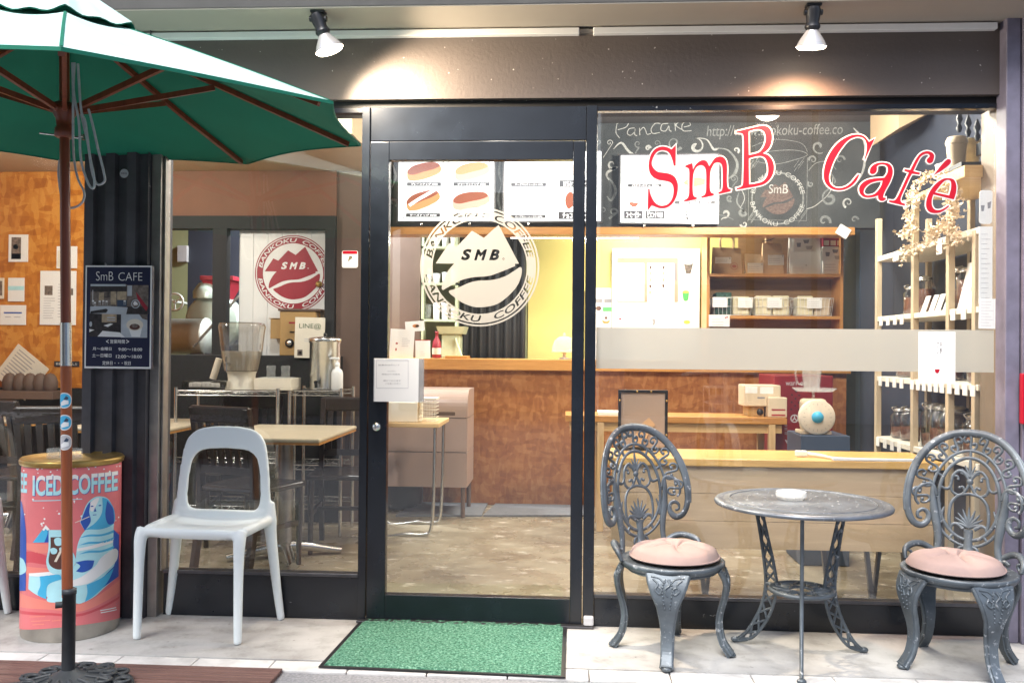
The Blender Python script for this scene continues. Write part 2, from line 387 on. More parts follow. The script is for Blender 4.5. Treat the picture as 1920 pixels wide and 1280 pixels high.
    def build(s, name, mat=None, parent=None, off=None, bevel=0, weld=False):
        me = bpy.data.meshes.new(name)
        if mat is not None and not s.mats: s.mats = [K[mat] if isinstance(mat, str) else mat]
        o = off if off is not None else (WL[parent.name] if parent is not None else Vector((0, 0, 0)))
        me.from_pydata([tuple(p-o) for p in s.v], [], s.f)
        for q in s.mats: me.materials.append(q)
        me.polygons.foreach_set('material_index', s.m); me.polygons.foreach_set('use_smooth', s.sm)
        me.update(); ob = bpy.data.objects.new(name, me); COL.objects.link(ob)
        if parent is not None: ob.parent = parent
        else: ob.location = o
        WL[ob.name] = Vector(o)
        return ob
WL = {}
def tag(o, label=None, cat=None, group=None, kind=None):
    if label: o['label'] = label
    if cat: o['category'] = cat
    if group: o['group'] = group
    if kind: o['kind'] = kind
    return o
def thing(name, label, cat, loc=(0, 0, 0), group=None):
    o = bpy.data.objects.new(name, None); COL.objects.link(o); o.location = loc; o.empty_display_size = .1
    WL[o.name] = Vector(loc); return tag(o, label, cat, group)
def solo(mb, name, label, cat, mat=None, group=None, kind=None, loc=None):
    if loc is None:
        xs = [p.x for p in mb.v]; ys = [p.y for p in mb.v]; zs = [p.z for p in mb.v]
        loc = Vector(((min(xs)+max(xs))/2, (min(ys)+max(ys))/2, min(zs)))
    return tag(mb.build(name, mat, None, Vector(loc)), label, cat, group, kind)
def struct(mb, name, mat=None): return tag(mb.build(name, mat, None, Vector((0, 0, 0))), kind='structure')
def dup(root, loc, rz=0, label=None, scale=None):
    r = root.copy(); COL.objects.link(r); r.location = loc; r.rotation_euler = (0, 0, rz)
    if label: r['label'] = label
    if scale: r.scale = scale
    for ch in list(root.children):
        c = ch.copy(); COL.objects.link(c); c.parent = r
        for g in list(ch.children):
            d = g.copy(); COL.objects.link(d); d.parent = c
    return r
# ------------------------------------------------------------------ 2D fill, outlines, lettering
def _inside(x, y, lp):
    wn = 0; n = len(lp)
    for i in range(n):
        x0, y0 = lp[i]; x1, y1 = lp[(i+1) % n]
        if y0 <= y:
            if y1 > y and (x1-x0)*(y-y0)-(x-x0)*(y1-y0) > 0: wn += 1
        elif y1 <= y and (x1-x0)*(y-y0)-(x-x0)*(y1-y0) < 0: wn -= 1
    return wn
def fill2d(loops, nz=False):
    """triangles inside the loops: even-odd, or (nz) inside the first and outside all the others"""
    pts = []; ed = []
    for lp in loops:
        o = len(pts); pts += [Vector((p[0], p[1])) for p in lp]; ed += [(o+i, o+(i+1) % len(lp)) for i in range(len(lp))]
    sc = max(max(abs(p.x) for p in pts), max(abs(p.y) for p in pts), 1e-6)
    vs, _, fs, _, _, _ = delaunay_2d_cdt([p/sc for p in pts], ed, [], 0, 1e-7)
    bb = [(min(p[0] for p in l), max(p[0] for p in l), min(p[1] for p in l), max(p[1] for p in l)) for l in loops]; out = []
    for f in fs:
        cx = sum(vs[i].x for i in f)/len(f)*sc; cy = sum(vs[i].y for i in f)/len(f)*sc
        w = [(_inside(cx, cy, l) != 0) if (q[0] <= cx <= q[1] and q[2] <= cy <= q[3]) else False for l, q in zip(loops, bb)]
        if (w[0] and not any(w[1:])) if nz else (sum(w) % 2 == 1): out.append(list(f))
    return [(v.x*sc, v.y*sc) for v in vs], out
_tc = {}
def text_loops(st, shear=0.0, bold=0.0):
    """closed outlines of a word in the built-in font, height ~1 em"""
    k = (st, shear, bold)
    if k in _tc: return _tc[k]
    cu = bpy.data.curves.new('tmp', 'FONT'); cu.body = st; cu.size = 1; cu.shear = shear; cu.offset = bold
    ob = bpy.data.objects.new('tmp', cu); COL.objects.link(ob); dg = bpy.context.evaluated_depsgraph_get(); dg.update()
    c2 = ob.evaluated_get(dg).to_curve(dg); loops = []
    for sp in c2.splines:
        bp = sp.bezier_points; n = len(bp); lp = []
        for i in range(n):
            a, b = bp[i], bp[(i+1) % n]
            straight = (a.handle_right-a.co).cross(b.co-a.co).length < 1e-5 and (b.handle_left-b.co).cross(b.co-a.co).length < 1e-5
            lp += [(q.x, q.y) for q in ([a.co] if straight else interpolate_bezier(a.co, a.handle_right, b.handle_left, b.co, 5)[:-1])]
        if len(lp) > 2: loops.append(lp)
    ob.to_curve_clear(); bpy.data.objects.remove(ob); bpy.data.curves.remove(cu)
    if bold and loops:
        sg = 1 if area(max(loops, key=lambda l: abs(area(l)))) > 0 else -1
        loops = [grow(l, bold*(1 if (area(l) > 0) == (sg > 0) else -1)) for l in loops]
    _tc[k] = loops; return loops
def bounds(loops):
    xs = [p[0] for l in loops for p in l]; ys = [p[1] for l in loops for p in l]; return min(xs), max(xs), min(ys), max(ys)
def text(mb, st, x0, x1, y0, y1, fn, t, mat, shear=0, bold=0.0):
    """word fitted to the 2D box x0..x1, y0..y1"""
    L = text_loops(st, shear, bold)
    if not L: return
    a, b, c, d = bounds(L)
    mb.use(mat); mb.flat([[(x0+(p[0]-a)/(b-a)*(x1-x0), y0+(p[1]-c)/(d-c)*(y1-y0)) for p in l] for l in L], fn, t)
def rect(x0, y0, x1, y1, r=0.0):
    if r <= 0: return [(x0, y0), (x1, y0), (x1, y1), (x0, y1)]
    o = []
    for cx, cy, a0 in ((x1-r, y1-r, 0), (x0+r, y1-r, 90), (x0+r, y0+r, 180), (x1-r, y0+r, 270)):
        for k in range(5): a = rad(a0+22.5*k); o.append((cx+r*math.cos(a), cy+r*math.sin(a)))
    return o
def circ(cx, cy, r, n=48, ry=None): return [(cx+r*math.cos(2*math.pi*k/n), cy+(ry or r)*math.sin(2*math.pi*k/n)) for k in range(n)]
def corner_curve(pts, n=5):
    """closed outline; (x,y,1) is a corner, (x,y) a smooth point"""
    N = len(pts); cs = [i for i, p in enumerate(pts) if len(p) > 2]
    if not cs: return [(p.x, p.y) for p in cr([(p[0], p[1]) for p in pts], n, True)]
    out = []
    for a, i in enumerate(cs):
        j = cs[(a+1) % len(cs)]; seg = [pts[(i+k) % N] for k in range(((j-i) % N or N)+1)]
        q = cr([(p[0], p[1]) for p in seg], n if len(seg) > 2 else 1); out += [(p.x, p.y) for p in q[:-1]]
    return out
def area(l): return sum(l[i][0]*l[(i+1) % len(l)][1]-l[(i+1) % len(l)][0]*l[i][1] for i in range(len(l)))/2
def grow(l, w, hole=False):
    s = 1 if area(l) > 0 else -1; s = -s if hole else s; n = len(l); out = []
    for i in range(n):
        p = Vector(l[i]); a = p-Vector(l[i-1]); b = Vector(l[(i+1) % n])-p
        if a.length < 1e-9 or b.length < 1e-9: continue
        a.normalize(); b.normalize(); na = Vector((a.y, -a.x)); nb = Vector((b.y, -b.x)); m = na+nb
        if m.length < .3: m = na+a*.0
        m.normalize(); k = min(1.6, 1/max(.3, m.dot(na))); out.append(tuple(p+m*w*s*k))
    return out
def plane_fn(Y, sgn=-1):
    """vertical plane facing the street: (x,z) coordinates, layers step outward"""
    return lambda u, v, t: Vector((u, Y+sgn*t, v))
def px_fn(Y):
    """the same, but coordinates are photograph pixels (traced art at its true place on that plane)"""
    def f(u, v, t):
        p = P(u, v, Y); p.y -= t; return p
    return f
# ================================================================== GROUND
b = MB(); b.box(-9, 9, -.50, .06, -.25, 0); struct(b, 'pavement', 'concrete')
b = MB(); b.box(-9, 9, .06, 6.5, -.25, -.002); struct(b, 'shop_floor', 'shopfloor')
b = MB()
for i in range(60):
    x = -8.9+i*.30
    b.box(x, x+.296, -.605, -.503, -.25, -.003, .004)
struct(b, 'edge_stone', 'edge')
b = MB(); b.box(-9, 9, -14, -.607, -.3, -.012); struct(b, 'road', 'road')
b = MB(); b.box(-60, 60, -60, 60, -.5, -.31); struct(b, 'ground', 'road')
d = MB()
for i in range(34): d.box(-4.2+(.0 if i % 6 else .0), -1.04, -.632-i*.0245, -.6115-i*.0245, -.010, .006+(.0015 if i % 6 == 5 else 0), .002)
solo(d, 'wooden_deck', 'low brown wooden deck of long boards under the parasol base', 'deck', 'deck')
# ================================================================== BUILDING
bld = thing('cafe_building', 'dark brown street front of the coffee shop with big windows and a spotlit lintel', 'building', (0, 0, 0))
XL, XR, XD0, XD1 = -1.797, 1.823, -.865, .082
b = MB(); b.box(-4.6, XR+.02, .0, .22, 2.295, 2.60); b.build('lintel_wall', 'stucco', bld)
b = MB(); b.box(-4.6, XR+.02, .035, .20, 2.262, 2.293); b.build('lintel_recess', 'matblack', bld)
b = MB(); b.box(-4.6, 3.2, -.28, .25, 2.602, 2.75); b.box(-4.6, 3.2, -.28, .25, 2.753, 5.6); b.use('ceiling')
b.build('upper_wall', M('fascia_paint', (.55, .60, .57), .6), bld)
b = MB(); b.box(-4.6, 3.2, -.277, .0, 2.596, 2.6015); b.build('soffit', M('soffit_board', (.36, .32, .27), .7, 0, .05, 2), bld)
b = MB()
for x0, x1 in ((-4.5, .05), (.11, XR-.02)): b = MB(); b.box(x0, x1, -.035, -.002, 2.562, 2.590, .003); b.build('curtain_rail', 'white', bld)
b = MB(); b.box(.051, .109, -.028, -.002, 2.568, 2.584); b.build('rail_joint', 'alu', bld)
# corrugated column left, pillar right
def corr(x0, x1, yf, z1, n, mat, name, depth=.022):
    b = MB(); prof = []; wd = (x1-x0)/n
    for i in range(n):
        a = x0+i*wd; prof += [(a, yf), (a+wd*.42, yf), (a+wd*.5, yf+depth), (a+wd*.92, yf+depth)]
    prof += [(x1, yf), (x1, yf+.25), (x0, yf+.25)]
    b.prism(prof, lambda u, v, t: Vector((u, v, t)), 0.0, z1); return b.build(name, mat, bld)
corr(-2.135, -1.845, -.05, 2.6, 3, 'column', 'corrugated_column')
b = MB(); b.box(-1.843, -1.80, -.02, .06, 0, 2.56, .002); b.box(-1.795, -1.788, .0, .05, .2, 2.262); b.build('metal_trim', 'alu', bld)
b = MB(); b.box(XR+.004, 1.885, -.06, .03, 0, 2.6, .004); b.box(1.889, 3.2, -.075, .03, 0, 2.6, .004); b.box(1.99, 2.02, -.085, -.074, 0, 2.6); b.build('right_pillar', 'pillar', bld)
# windows
def window(x0, x1, zb, name, lab=None, lip=True):
    f = MB(); F = .03
    f.box(x0, x1, .015, .065, 0.002, zb-.018, .002)
    o = f.build(name, 'blackframe', bld); f = MB(); f.box(x0, x1, .02, .06, 2.242, 2.2615); f.build('top_rail', 'blackframe', o)
    if lab: o['label'] = lab
    l = MB(); l.box(x0, x1, .008, .06, zb-.0175, zb-.002, .002); l.build('window_sill', 'darksteel', o)
    g = MB(); g.box(x0+.001, x1-.001, .030, .036, zb, 2.24); g.build('window_pane', 'window', o)
    return o
window(XL+.012, -.903, .205, 'shop_window')
w2 = window(.134, XR, .142, 'shop_window')
window(-4.4, -2.137, .17, 'shop_window')
b = MB(); b.box(-.9025, -.868, .0, .07, 0, 2.2615, .002); b.build('door_post', 'blackframe', bld); b = MB(); b.box(.0855, .132, .0, .07, 0, 2.2615, .002); b.build('door_post', 'blackframe', bld)
b = MB(); b.box(-.8675, .085, .01, .06, 2.113, 2.2615, .002); b.build('door_header', 'blackframe', bld)
dr = MB()
dr.box(-.864, -.781, .004, .05, .012, 2.108, .003); dr.box(.029, .081, .004, .05, .012, 2.108, .003)
dr.box(-.7805, .0285, .004, .05, 2.027, 2.108, .002); dr.box(-.7805, .0285, .004, .05, .012, .118, .002)
door = dr.build('shop_door', 'blackframe', bld)
g = MB(); g.box(-.781, .0285, .024, .03, .118, 2.027); g.build('door_glass', 'window', door)
g = MB().use('steel'); g.lathe([(.0, -.012), (.014, -.012), (.019, -.004), (.021, .006)], (P(706, 800, 0).x, .0, P(706, 800, 0).z), 20, 'y'); g.use('black').box(P(706, 800).x-.001, P(706, 800).x+.001, -.0135, -.012, P(706, 800).z-.006, P(706, 800).z+.004)
g.mats[0:0] = []; g.build('lock_cylinder', None, door) if g.mats and len(g.mats) > 1 else g.build('lock_cylinder', 'steel', door)
b = MB(); b.box(-.9, .13, -.03, .02, 0.0005, .011, .002); b.build('door_threshold', 'darksteel', bld)
# frosted band of the big window
b = MB(); fn = plane_fn(.0295)
b.flat([[(.1345, 1.118), (XR-.001, 1.118), (XR-.001, 1.298), (.1345, 1.298)]], fn); b.build('frosted_band', 'frost', w2)
# ---- frosted logo on the door glass (rings, mountains, bean) with cut-out letters
def arc_text(st, cx, cy, r, h, a0, a1, top=True, sh=0.18, bold=.016, ry=1.0):
    """outlines of the letters bent round a circle (image coordinates, y down), angles in degrees clockwise from 12 o'clock"""
    L = text_loops(st, sh, bold); a, b_, c, d = bounds(L); out = []
    for l in L:
        q = []
        for u, v in l:
            an = rad(a0+(u-a)/(b_-a)*(a1-a0)); vv = (v-c)/(d-c)-.5; rr = r+vv*h*(1 if top else -1)
            q.append((cx+rr*math.sin(an), cy-rr*math.cos(an)*ry))
        out.append(q)
    return out
MTN = [(205, 578), (345, 368), (425, 405), (585, 237), (708, 312), (862, 177), (1075, 580), (1032, 582), (1035, 605)]
BEAN1 = MTN and corner_curve([(205, 578, 1), (345, 368, 1), (425, 405, 1), (585, 237, 1), (708, 312, 1), (862, 177, 1), (1075, 580, 1), (1032, 582, 1), (1035, 605, 1), (900, 660), (760, 708), (600, 722), (480, 750), (380, 800), (280, 857, 1), (268, 830), (285, 745), (335, 655), (398, 580, 1)])
BEAN2 = corner_curve([(345, 862, 1), (430, 835), (550, 782), (650, 758), (800, 750), (930, 712), (1030, 652), (1085, 617), (1105, 640), (1095, 720), (1050, 820), (960, 920), (850, 1000), (720, 1032), (600, 1030), (480, 985), (395, 925), (348, 885)])
def logo_loops():
    """(ring loops, emblem loops, letter loops) in a 1336-wide sketch frame"""
    cx, cy = 665, 613
    rings = [circ(cx, cy, 622, 96), circ(cx, cy, 604, 96)]
    band = [circ(cx, cy, 588, 96), circ(cx, cy, 492, 96)]
    lets = arc_text('BANKOKU', cx, cy, 540, 66, -80, 7) + arc_text('COFFEE', cx, cy, 540, 66, 17, 80)
    lets += arc_text('BANKOKU', cx, cy, 540, 66, 262, 178, False) + arc_text('COFFEE', cx, cy, 540, 66, 164, 100, False)
    S = []
    for st, x0, x1, y0, y1, sh in (('S', 470, 580, 428, 545, .25), ('M', 606, 742, 432, 545, .3), ('B', 762, 872, 432, 545, .3)):
        L = text_loops(st, sh, .05); a, b_, c, d = bounds(L)
        S += [[(x0+(p[0]-a)/(b_-a)*(x1-x0), y1-(p[1]-c)/(d-c)*(y1-y0)) for p in l] for l in L]
    S += [circ(912, 530, 11, 16), circ(912, 530, 7, 16)]
    return rings, band, lets, S
rings, band, lets, smb = logo_loops()
k1 = 240/1336
lf = lambda u, v, t: (lambda p: Vector((p.x, .0235-t, p.z)))(P(780+u*k1, 390+v*k1, .0235))
b = MB().use('frostlogo'); b.flat(rings, lf); b.flat(band+lets, lf); b.flat([BEAN1]+smb, lf); b.flat([BEAN2], lf)
o = b.build('logo_decal', None, door); o['label'] = 'frosted round mountain and coffee bean emblem'
# ---- red lettering on the big window
def zl(pts, ox, oy, s=6.736): return [(ox+p[0]/s, oy+p[1]/s) for p in corner_curve(pts)]
S_ = [(520, 348, 1), (516, 612, 1), (495, 612, 1), (470, 520), (425, 440), (350, 415), (280, 440), (235, 505), (214, 580), (235, 640), (290, 688), (370, 702), (440, 715), (500, 750), (535, 810), (546, 880), (535, 970), (500, 1055), (450, 1112), (385, 1143), (320, 1145), (265, 1130), (215, 1108, 1), (165, 1180, 1), (170, 905, 1), (186, 903, 1), (202, 980), (245, 1065), (300, 1108), (350, 1118), (410, 1103), (455, 1060), (482, 1000), (492, 930), (484, 865), (450, 822), (380, 800), (300, 788), (230, 752), (190, 695), (177, 620), (185, 540), (212, 460), (262, 400), (330, 372), (390, 375), (430, 388), (465, 408, 1)]
m_ = [(640, 612, 1), (728, 578, 1), (737, 660, 1), (770, 600), (820, 556), (870, 542), (912, 560), (942, 618, 1), (965, 585), (1010, 520), (1070, 495), (1122, 508), (1158, 560), (1168, 650), (1165, 750), (1168, 850), (1182, 898), (1216, 912, 1), (1212, 935, 1), (1055, 970, 1), (1058, 945, 1), (1092, 930), (1108, 890), (1112, 800), (1110, 680), (1100, 600), (1060, 570), (1010, 580), (972, 640), (955, 700), (950, 800), (950, 900), (965, 950), (1000, 965, 1), (998, 985, 1), (840, 1018, 1), (843, 998, 1), (882, 980), (900, 930), (903, 830), (903, 720), (890, 640), (850, 605), (800, 615), (762, 658), (741, 720), (733, 830), (734, 940), (748, 998), (785, 1014, 1), (783, 1032, 1), (622, 1065, 1), (625, 1045, 1), (665, 1025), (684, 980), (689, 900), (690, 780), (690, 690), (678, 645), (640, 630, 1)]
B_ = [(1280, 182, 1), (1545, 118, 1), (1620, 107), (1690, 127), (1728, 190), (1735, 270), (1718, 350), (1678, 412), (1618, 455, 1), (1690, 482), (1740, 545), (1760, 620), (1752, 700), (1712, 778), (1645, 838), (1560, 865), (1440, 888, 1), (1290, 913, 1), (1285, 895, 1), (1342, 878), (1365, 845), (1370, 780), (1375, 600), (1378, 400), (1376, 280), (1360, 208), (1280, 197, 1)]
B1 = [(1440, 178, 1), (1530, 152), (1592, 155), (1640, 192), (1655, 270), (1640, 345), (1605, 408), (1560, 447), (1442, 478, 1)]
B2 = [(1442, 520, 1), (1530, 494), (1600, 490), (1652, 522), (1680, 600), (1685, 690), (1662, 760), (1610, 812), (1530, 836), (1445, 848, 1)]
C_ = [(740, 200, 1), (620, 465, 1), (608, 460, 1), (632, 380), (640, 290), (612, 212), (550, 180), (480, 187), (400, 230), (330, 310), (270, 400), (218, 500), (182, 600), (163, 690), (178, 765), (225, 812), (290, 828), (370, 810), (440, 762), (498, 692), (530, 655, 1), (546, 660, 1), (510, 732), (450, 795), (370, 840), (280, 852), (200, 835), (132, 780), (98, 700), (100, 600), (130, 480), (190, 360), (272, 260), (370, 192), (460, 157), (540, 152), (610, 177), (668, 245, 1)]
a_ = [(678, 622), (690, 570), (740, 525), (820, 505), (905, 515), (952, 552), (968, 620), (955, 690), (922, 770), (872, 860), (848, 925), (852, 948), (878, 945, 1), (880, 966, 1), (850, 985), (812, 985), (785, 960), (783, 915, 1), (735, 935), (650, 945), (590, 930), (550, 885), (545, 820), (580, 767), (640, 727), (720, 707), (800, 700), (862, 694, 1), (895, 645), (905, 600), (898, 555), (858, 530), (805, 530), (768, 555), (768, 592), (755, 628), (722, 650), (690, 645)]
a1 = [(842, 730, 1), (760, 740), (680, 767), (620, 820), (600, 872), (622, 912), (670, 920), (735, 902), (780, 860), (820, 800)]
f_ = [(1482, 470), (1490, 412), (1452, 372), (1390, 362), (1320, 390), (1262, 460), (1212, 555), (1190, 598, 1), (1120, 588, 1), (1112, 608, 1), (1172, 630, 1), (1130, 720), (1080, 830), (1032, 930), (1000, 975), (970, 984), (922, 980, 1), (918, 1000, 1), (1118, 1048, 1), (1125, 1027, 1), (1078, 1008), (1066, 970), (1080, 920), (1130, 810), (1180, 700), (1212, 643, 1), (1305, 656, 1), (1312, 633, 1), (1226, 614, 1), (1270, 520), (1320, 432), (1380, 395), (1422, 400), (1432, 430), (1402, 462), (1400, 495), (1430, 515), (1465, 502)]
e_ = [(1740, 970, 1), (1768, 880), (1770, 790), (1742, 725), (1680, 702), (1600, 712), (1512, 772), (1442, 860), (1396, 970), (1390, 1060), (1420, 1118), (1480, 1142), (1560, 1135), (1630, 1098), (1682, 1055, 1), (1668, 1045, 1), (1600, 1090), (1540, 1105), (1490, 1090), (1462, 1040), (1462, 970), (1480, 905, 1)]
e1 = [(1500, 882, 1), (1560, 800), (1620, 737), (1670, 722), (1702, 750), (1702, 830), (1680, 920, 1)]
ac = [(1480, 668, 1), (1510, 630), (1580, 540), (1638, 478), (1672, 462), (1700, 475), (1698, 510), (1655, 555), (1590, 602)]
pf = lambda u, v, t: (lambda p: Vector((p.x, .0285-t, p.z)))(P(u, v, .0285))
for wrd, oc, (ox, oy) in (('first word', (( S_,), (m_,), (B_, B1, B2)), (1190, 220)), ('second word', ((C_,), (a_, a1), (f_,), (e_, e1), (ac,)), (1530, 230))):
    b = MB()
    for g in oc:
        L = [zl(l, ox, oy) for l in g]
        b.use('white'); b.flat([grow(l, 2.3, i > 0) for i, l in enumerate(L)], pf, 0, nz=True)
        b.use('red'); b.flat(L, pf, .0015, nz=True)
    o = b.build('window_lettering', None, w2); o['label'] = 'large red italic lettering outlined in white, '+wrd
# ================================================================== ROOM SHELL
YB = 4.1
b = MB(); b.box(-4.6, 2.4, .222, 6.2, 2.80, 2.9); b.build('room_ceiling', 'ceiling', bld)
b = MB(); b.box(2.22, 2.4, .2, 6.2, -.001, 2.80); b.build('side_wall', 'darkside', bld)
b = MB(); b.box(P(1838, 700, .25).x, 3.0, .042, .25, -.001, 2.80); b.build('side_wall', 'return', bld)
tri = [P(1685, 150, 1.6), P(1860, 150, 1.6), P(1685, 241, 1.6)]; b = MB(); b.prism([(p.x, p.z) for p in tri], lambda u, v, t: Vector((u, 1.6+t, v)), 0, .5); b.build('sloped_ceiling', 'beige', bld)
b = MB(); b.box(-4.6, -4.5, .2, 6.2, -.001, 2.8); b.build('side_wall', 'osb', bld)
b = MB(); b.box(-4.6, -3.35, 6.1, 6.2, 0, 2.8); b.box(-4.5, 2.22, YB, YB+.1, 0, 2.8); b.build('back_wall', 'yellowwall', bld)
# left: strand board wall, dark dado, beige bulkhead, partition with opening
YP = 2.2
xo = P(292, 500, YP).x
b = MB(); b.box(-4.5, xo, YP, YP+.08, .90, 2.42); b.build('strand_board_wall', 'osb', bld)
b = MB(); b.box(-4.5, xo, YP-.01, YP+.08, 0, .898); b.build('dado_panel', 'matblack', bld)
b = MB(); b.box(-4.5, P(664, 250, 1.2).x, 1.15, YP+.1, 2.422, 2.80); b.build('bulkhead', 'beige', bld)
x0, x1, z0, z1 = R(292, 330, 625, 405, YP)
b = MB(); b.box(xo+.001, x1+.02, YP, YP+.08, z0, 2.421); b.build('terracotta_wall', 'terracotta', bld)
_, _, zl0, zl1 = R(292, 405, 625, 429, YP)
b = MB(); b.box(xo+.001, x1+.02, YP-.02, YP+.09, zl0, z0-.001)
px, _, _, _ = R(400, 500, 426, 600, YP); px2 = P(426, 550, YP).x
b.box(px, px2, YP-.02, YP+.05, 1.142, zl0-.001)
b.box(P(610, 550, YP).x, P(628, 550, YP).x, YP-.02, YP+.05, 1.142, zl0-.001); b.build('opening_frame', 'matblack', bld)
zh = P(450, 668, YP).z
b = MB(); b.box(xo+.001, P(640, 800, YP).x, YP-.03, YP+.12, 0, 1.14, .004); b.build('half_wall', 'matblack', bld)
xk = P(788, 550, YP+.1).x
xk = P(700, 550, YP+.1).x
b = MB(); b.box(P(629, 550, YP).x, xk, YP+.02, YP+.12, 0, 2.799); b.build('brown_wall', 'brownwall', bld)
b = MB(); b.box(-1.7, P(788, 550, 3.5).x, 3.5, 3.6, 0, 2.79); b.build('brown_wall', 'brownwall', bld)
# white sliding panel with the red round emblem
xw0, xw1, zw0, zw1 = R(448, 428, 610, 672, YP+.1)
b = MB()
wd = (xw1-xw0)/6
for i in range(6): b.box(xw0+i*wd, xw0+(i+1)*wd-.0025, YP+.1, YP+.125, 1.0, zw1+.05, .001)
pan = solo(b, 'sliding_panel', 'white grooved sliding panel bearing a big red round coffee emblem', 'panel', 'white')
k2 = 509/622
rf = lambda u, v, t: (lambda p: Vector((p.x, YP+.099-t, p.z)))(P(549.7+(u-665)*k2*210/1493, 512.7+(v-613)*k2*210/1493, YP+.099))
b = MB(); CL = [(0, 665+(608-549.7)*1493/210/k2, 1)]
b.use('wine').flat([circ(665, 613, 622, 80)], rf, 0, CL); b.use('paper').flat([circ(665, 613, 606, 80)], rf, .001, CL)
b.use('wine').flat([circ(665, 613, 590, 80)], rf, .002, CL)
b.use('paper').flat([circ(665, 613, 490, 80)], rf, .003, CL); b.use('paper').flat(lets, rf, .0035, CL)
b.use('wine').flat([BEAN1], rf, .004, CL); b.use('wine').flat([BEAN2], rf, .004, CL); b.use('paper').flat(smb, rf, .0055, CL)
b.build('round_emblem', None, pan)
# roaster room behind the opening
b = MB(); b.box(-4.4, P(352, 500, 3.6).x, 3.6, 3.7, 0, 2.79); b.build('green_wall', 'greenwall', bld)
b = MB(); b.box(P(352, 500, 3.6).x+.001, -1.2, 3.6, 3.7, 0, 2.79); b.build('dark_wall', 'darkside', bld)
# kitchen behind the door glass: dark curtain, yellow wall
xa, xb_, _, _ = R(858, 440, 986, 680, 3.55)
b = MB(); n = 64; top = []
for i in range(n+1):
    u = i/n; x = xa+(xb_-xa)*u; top.append((x, 3.55+.02*math.sin(u*2*math.pi*8)+.008*math.sin(u*31)))
b.add([(x, y, z) for z in (.3, 2.4) for x, y in top], [(i, i+1, n+2+i, n+1+i) for i in range(n)], True)
cu = solo(b, 'curtain', 'black pleated curtain hanging behind the counter beside the yellow wall', 'curtain', 'matblack')
m_sol = cu.modifiers.new('thick', 'SOLIDIFY'); m_sol.thickness = .004
b = MB(); b.box(-1.2, xb_+.01, 3.75, 3.8, 0, 2.79); b.build('kitchen_wall', 'greenwall', bld)
b = MB(); b.box(xb_+.002, P(1588, 500, 3.5).x, 3.75, 3.8, 0, 2.79); b.build('yellow_partition', 'yellowwall', bld)
b = MB(); b.box(P(1588, 500, 3.5).x+.001, 2.219, 3.0, 3.1, 0, 2.79); b.build('dark_partition', 'bluebox', bld)
# ---- chalk board bulkhead above the counter
YC = 2.45
x0, x1, z0, z1 = R(700, 195, 1642, 427, YC)
b = MB(); b.box(xk+.001, P(1650, 300, YC).x, YC, YC+.10, z0, 2.799)
bo = solo(b, 'chalkboard', 'wide blackboard above the counter covered in chalk swirls and writing', 'chalkboard', 'board')
# chalk drawings
cf = lambda u, v, t: (lambda p: Vector((p.x, YC-.0008-t, p.z)))(P(u, v, YC))
ch = MB()
def spiral(cx, cy, r, turns, a0, d=1, n=26, tail=None):
    o = []
    for i in range(n):
        t = i/(n-1); rr = r*(.12+.88*t); a = a0+d*turns*2*math.pi*(t-1); o.append((cx+rr*math.cos(a), cy+rr*math.sin(a)))
    if tail: o += [tuple(q) for q in cr([o[-1]]+list(tail), 8)][1:]
    return o
ch.use('chalk')
def zz(L, ox=1100, oy=180, s=1338/460): return [(ox+x/s, oy+y/s) for x, y in L]
for st, wd in (([(165, 150), (160, 200), (180, 230)], 1.4), ([(165, 155), (200, 125), (228, 140), (215, 170), (170, 185)], 1.4),
    ([(262, 175), (232, 180), (222, 205), (240, 215), (262, 195), (264, 178), (262, 210), (275, 218)], 1.4), ([(288, 175), (290, 215)], 1.4), ([(290, 190), (310, 172), (322, 190), (330, 210), (350, 205)], 1.4),
    ([(402, 152), (375, 150), (352, 180), (360, 205), (398, 200)], 1.4), ([(445, 150), (412, 155), (405, 185), (430, 192), (448, 165), (450, 185), (462, 195)], 1.4),
    ([(478, 98), (484, 190)], 1.4), ([(520, 135), (486, 160), (530, 190)], 1.4), ([(530, 170), (566, 160), (550, 140), (522, 155), (525, 190), (572, 190)], 1.4)):
    ch.ribbon(cr(zz(st), 5), wd, cf)
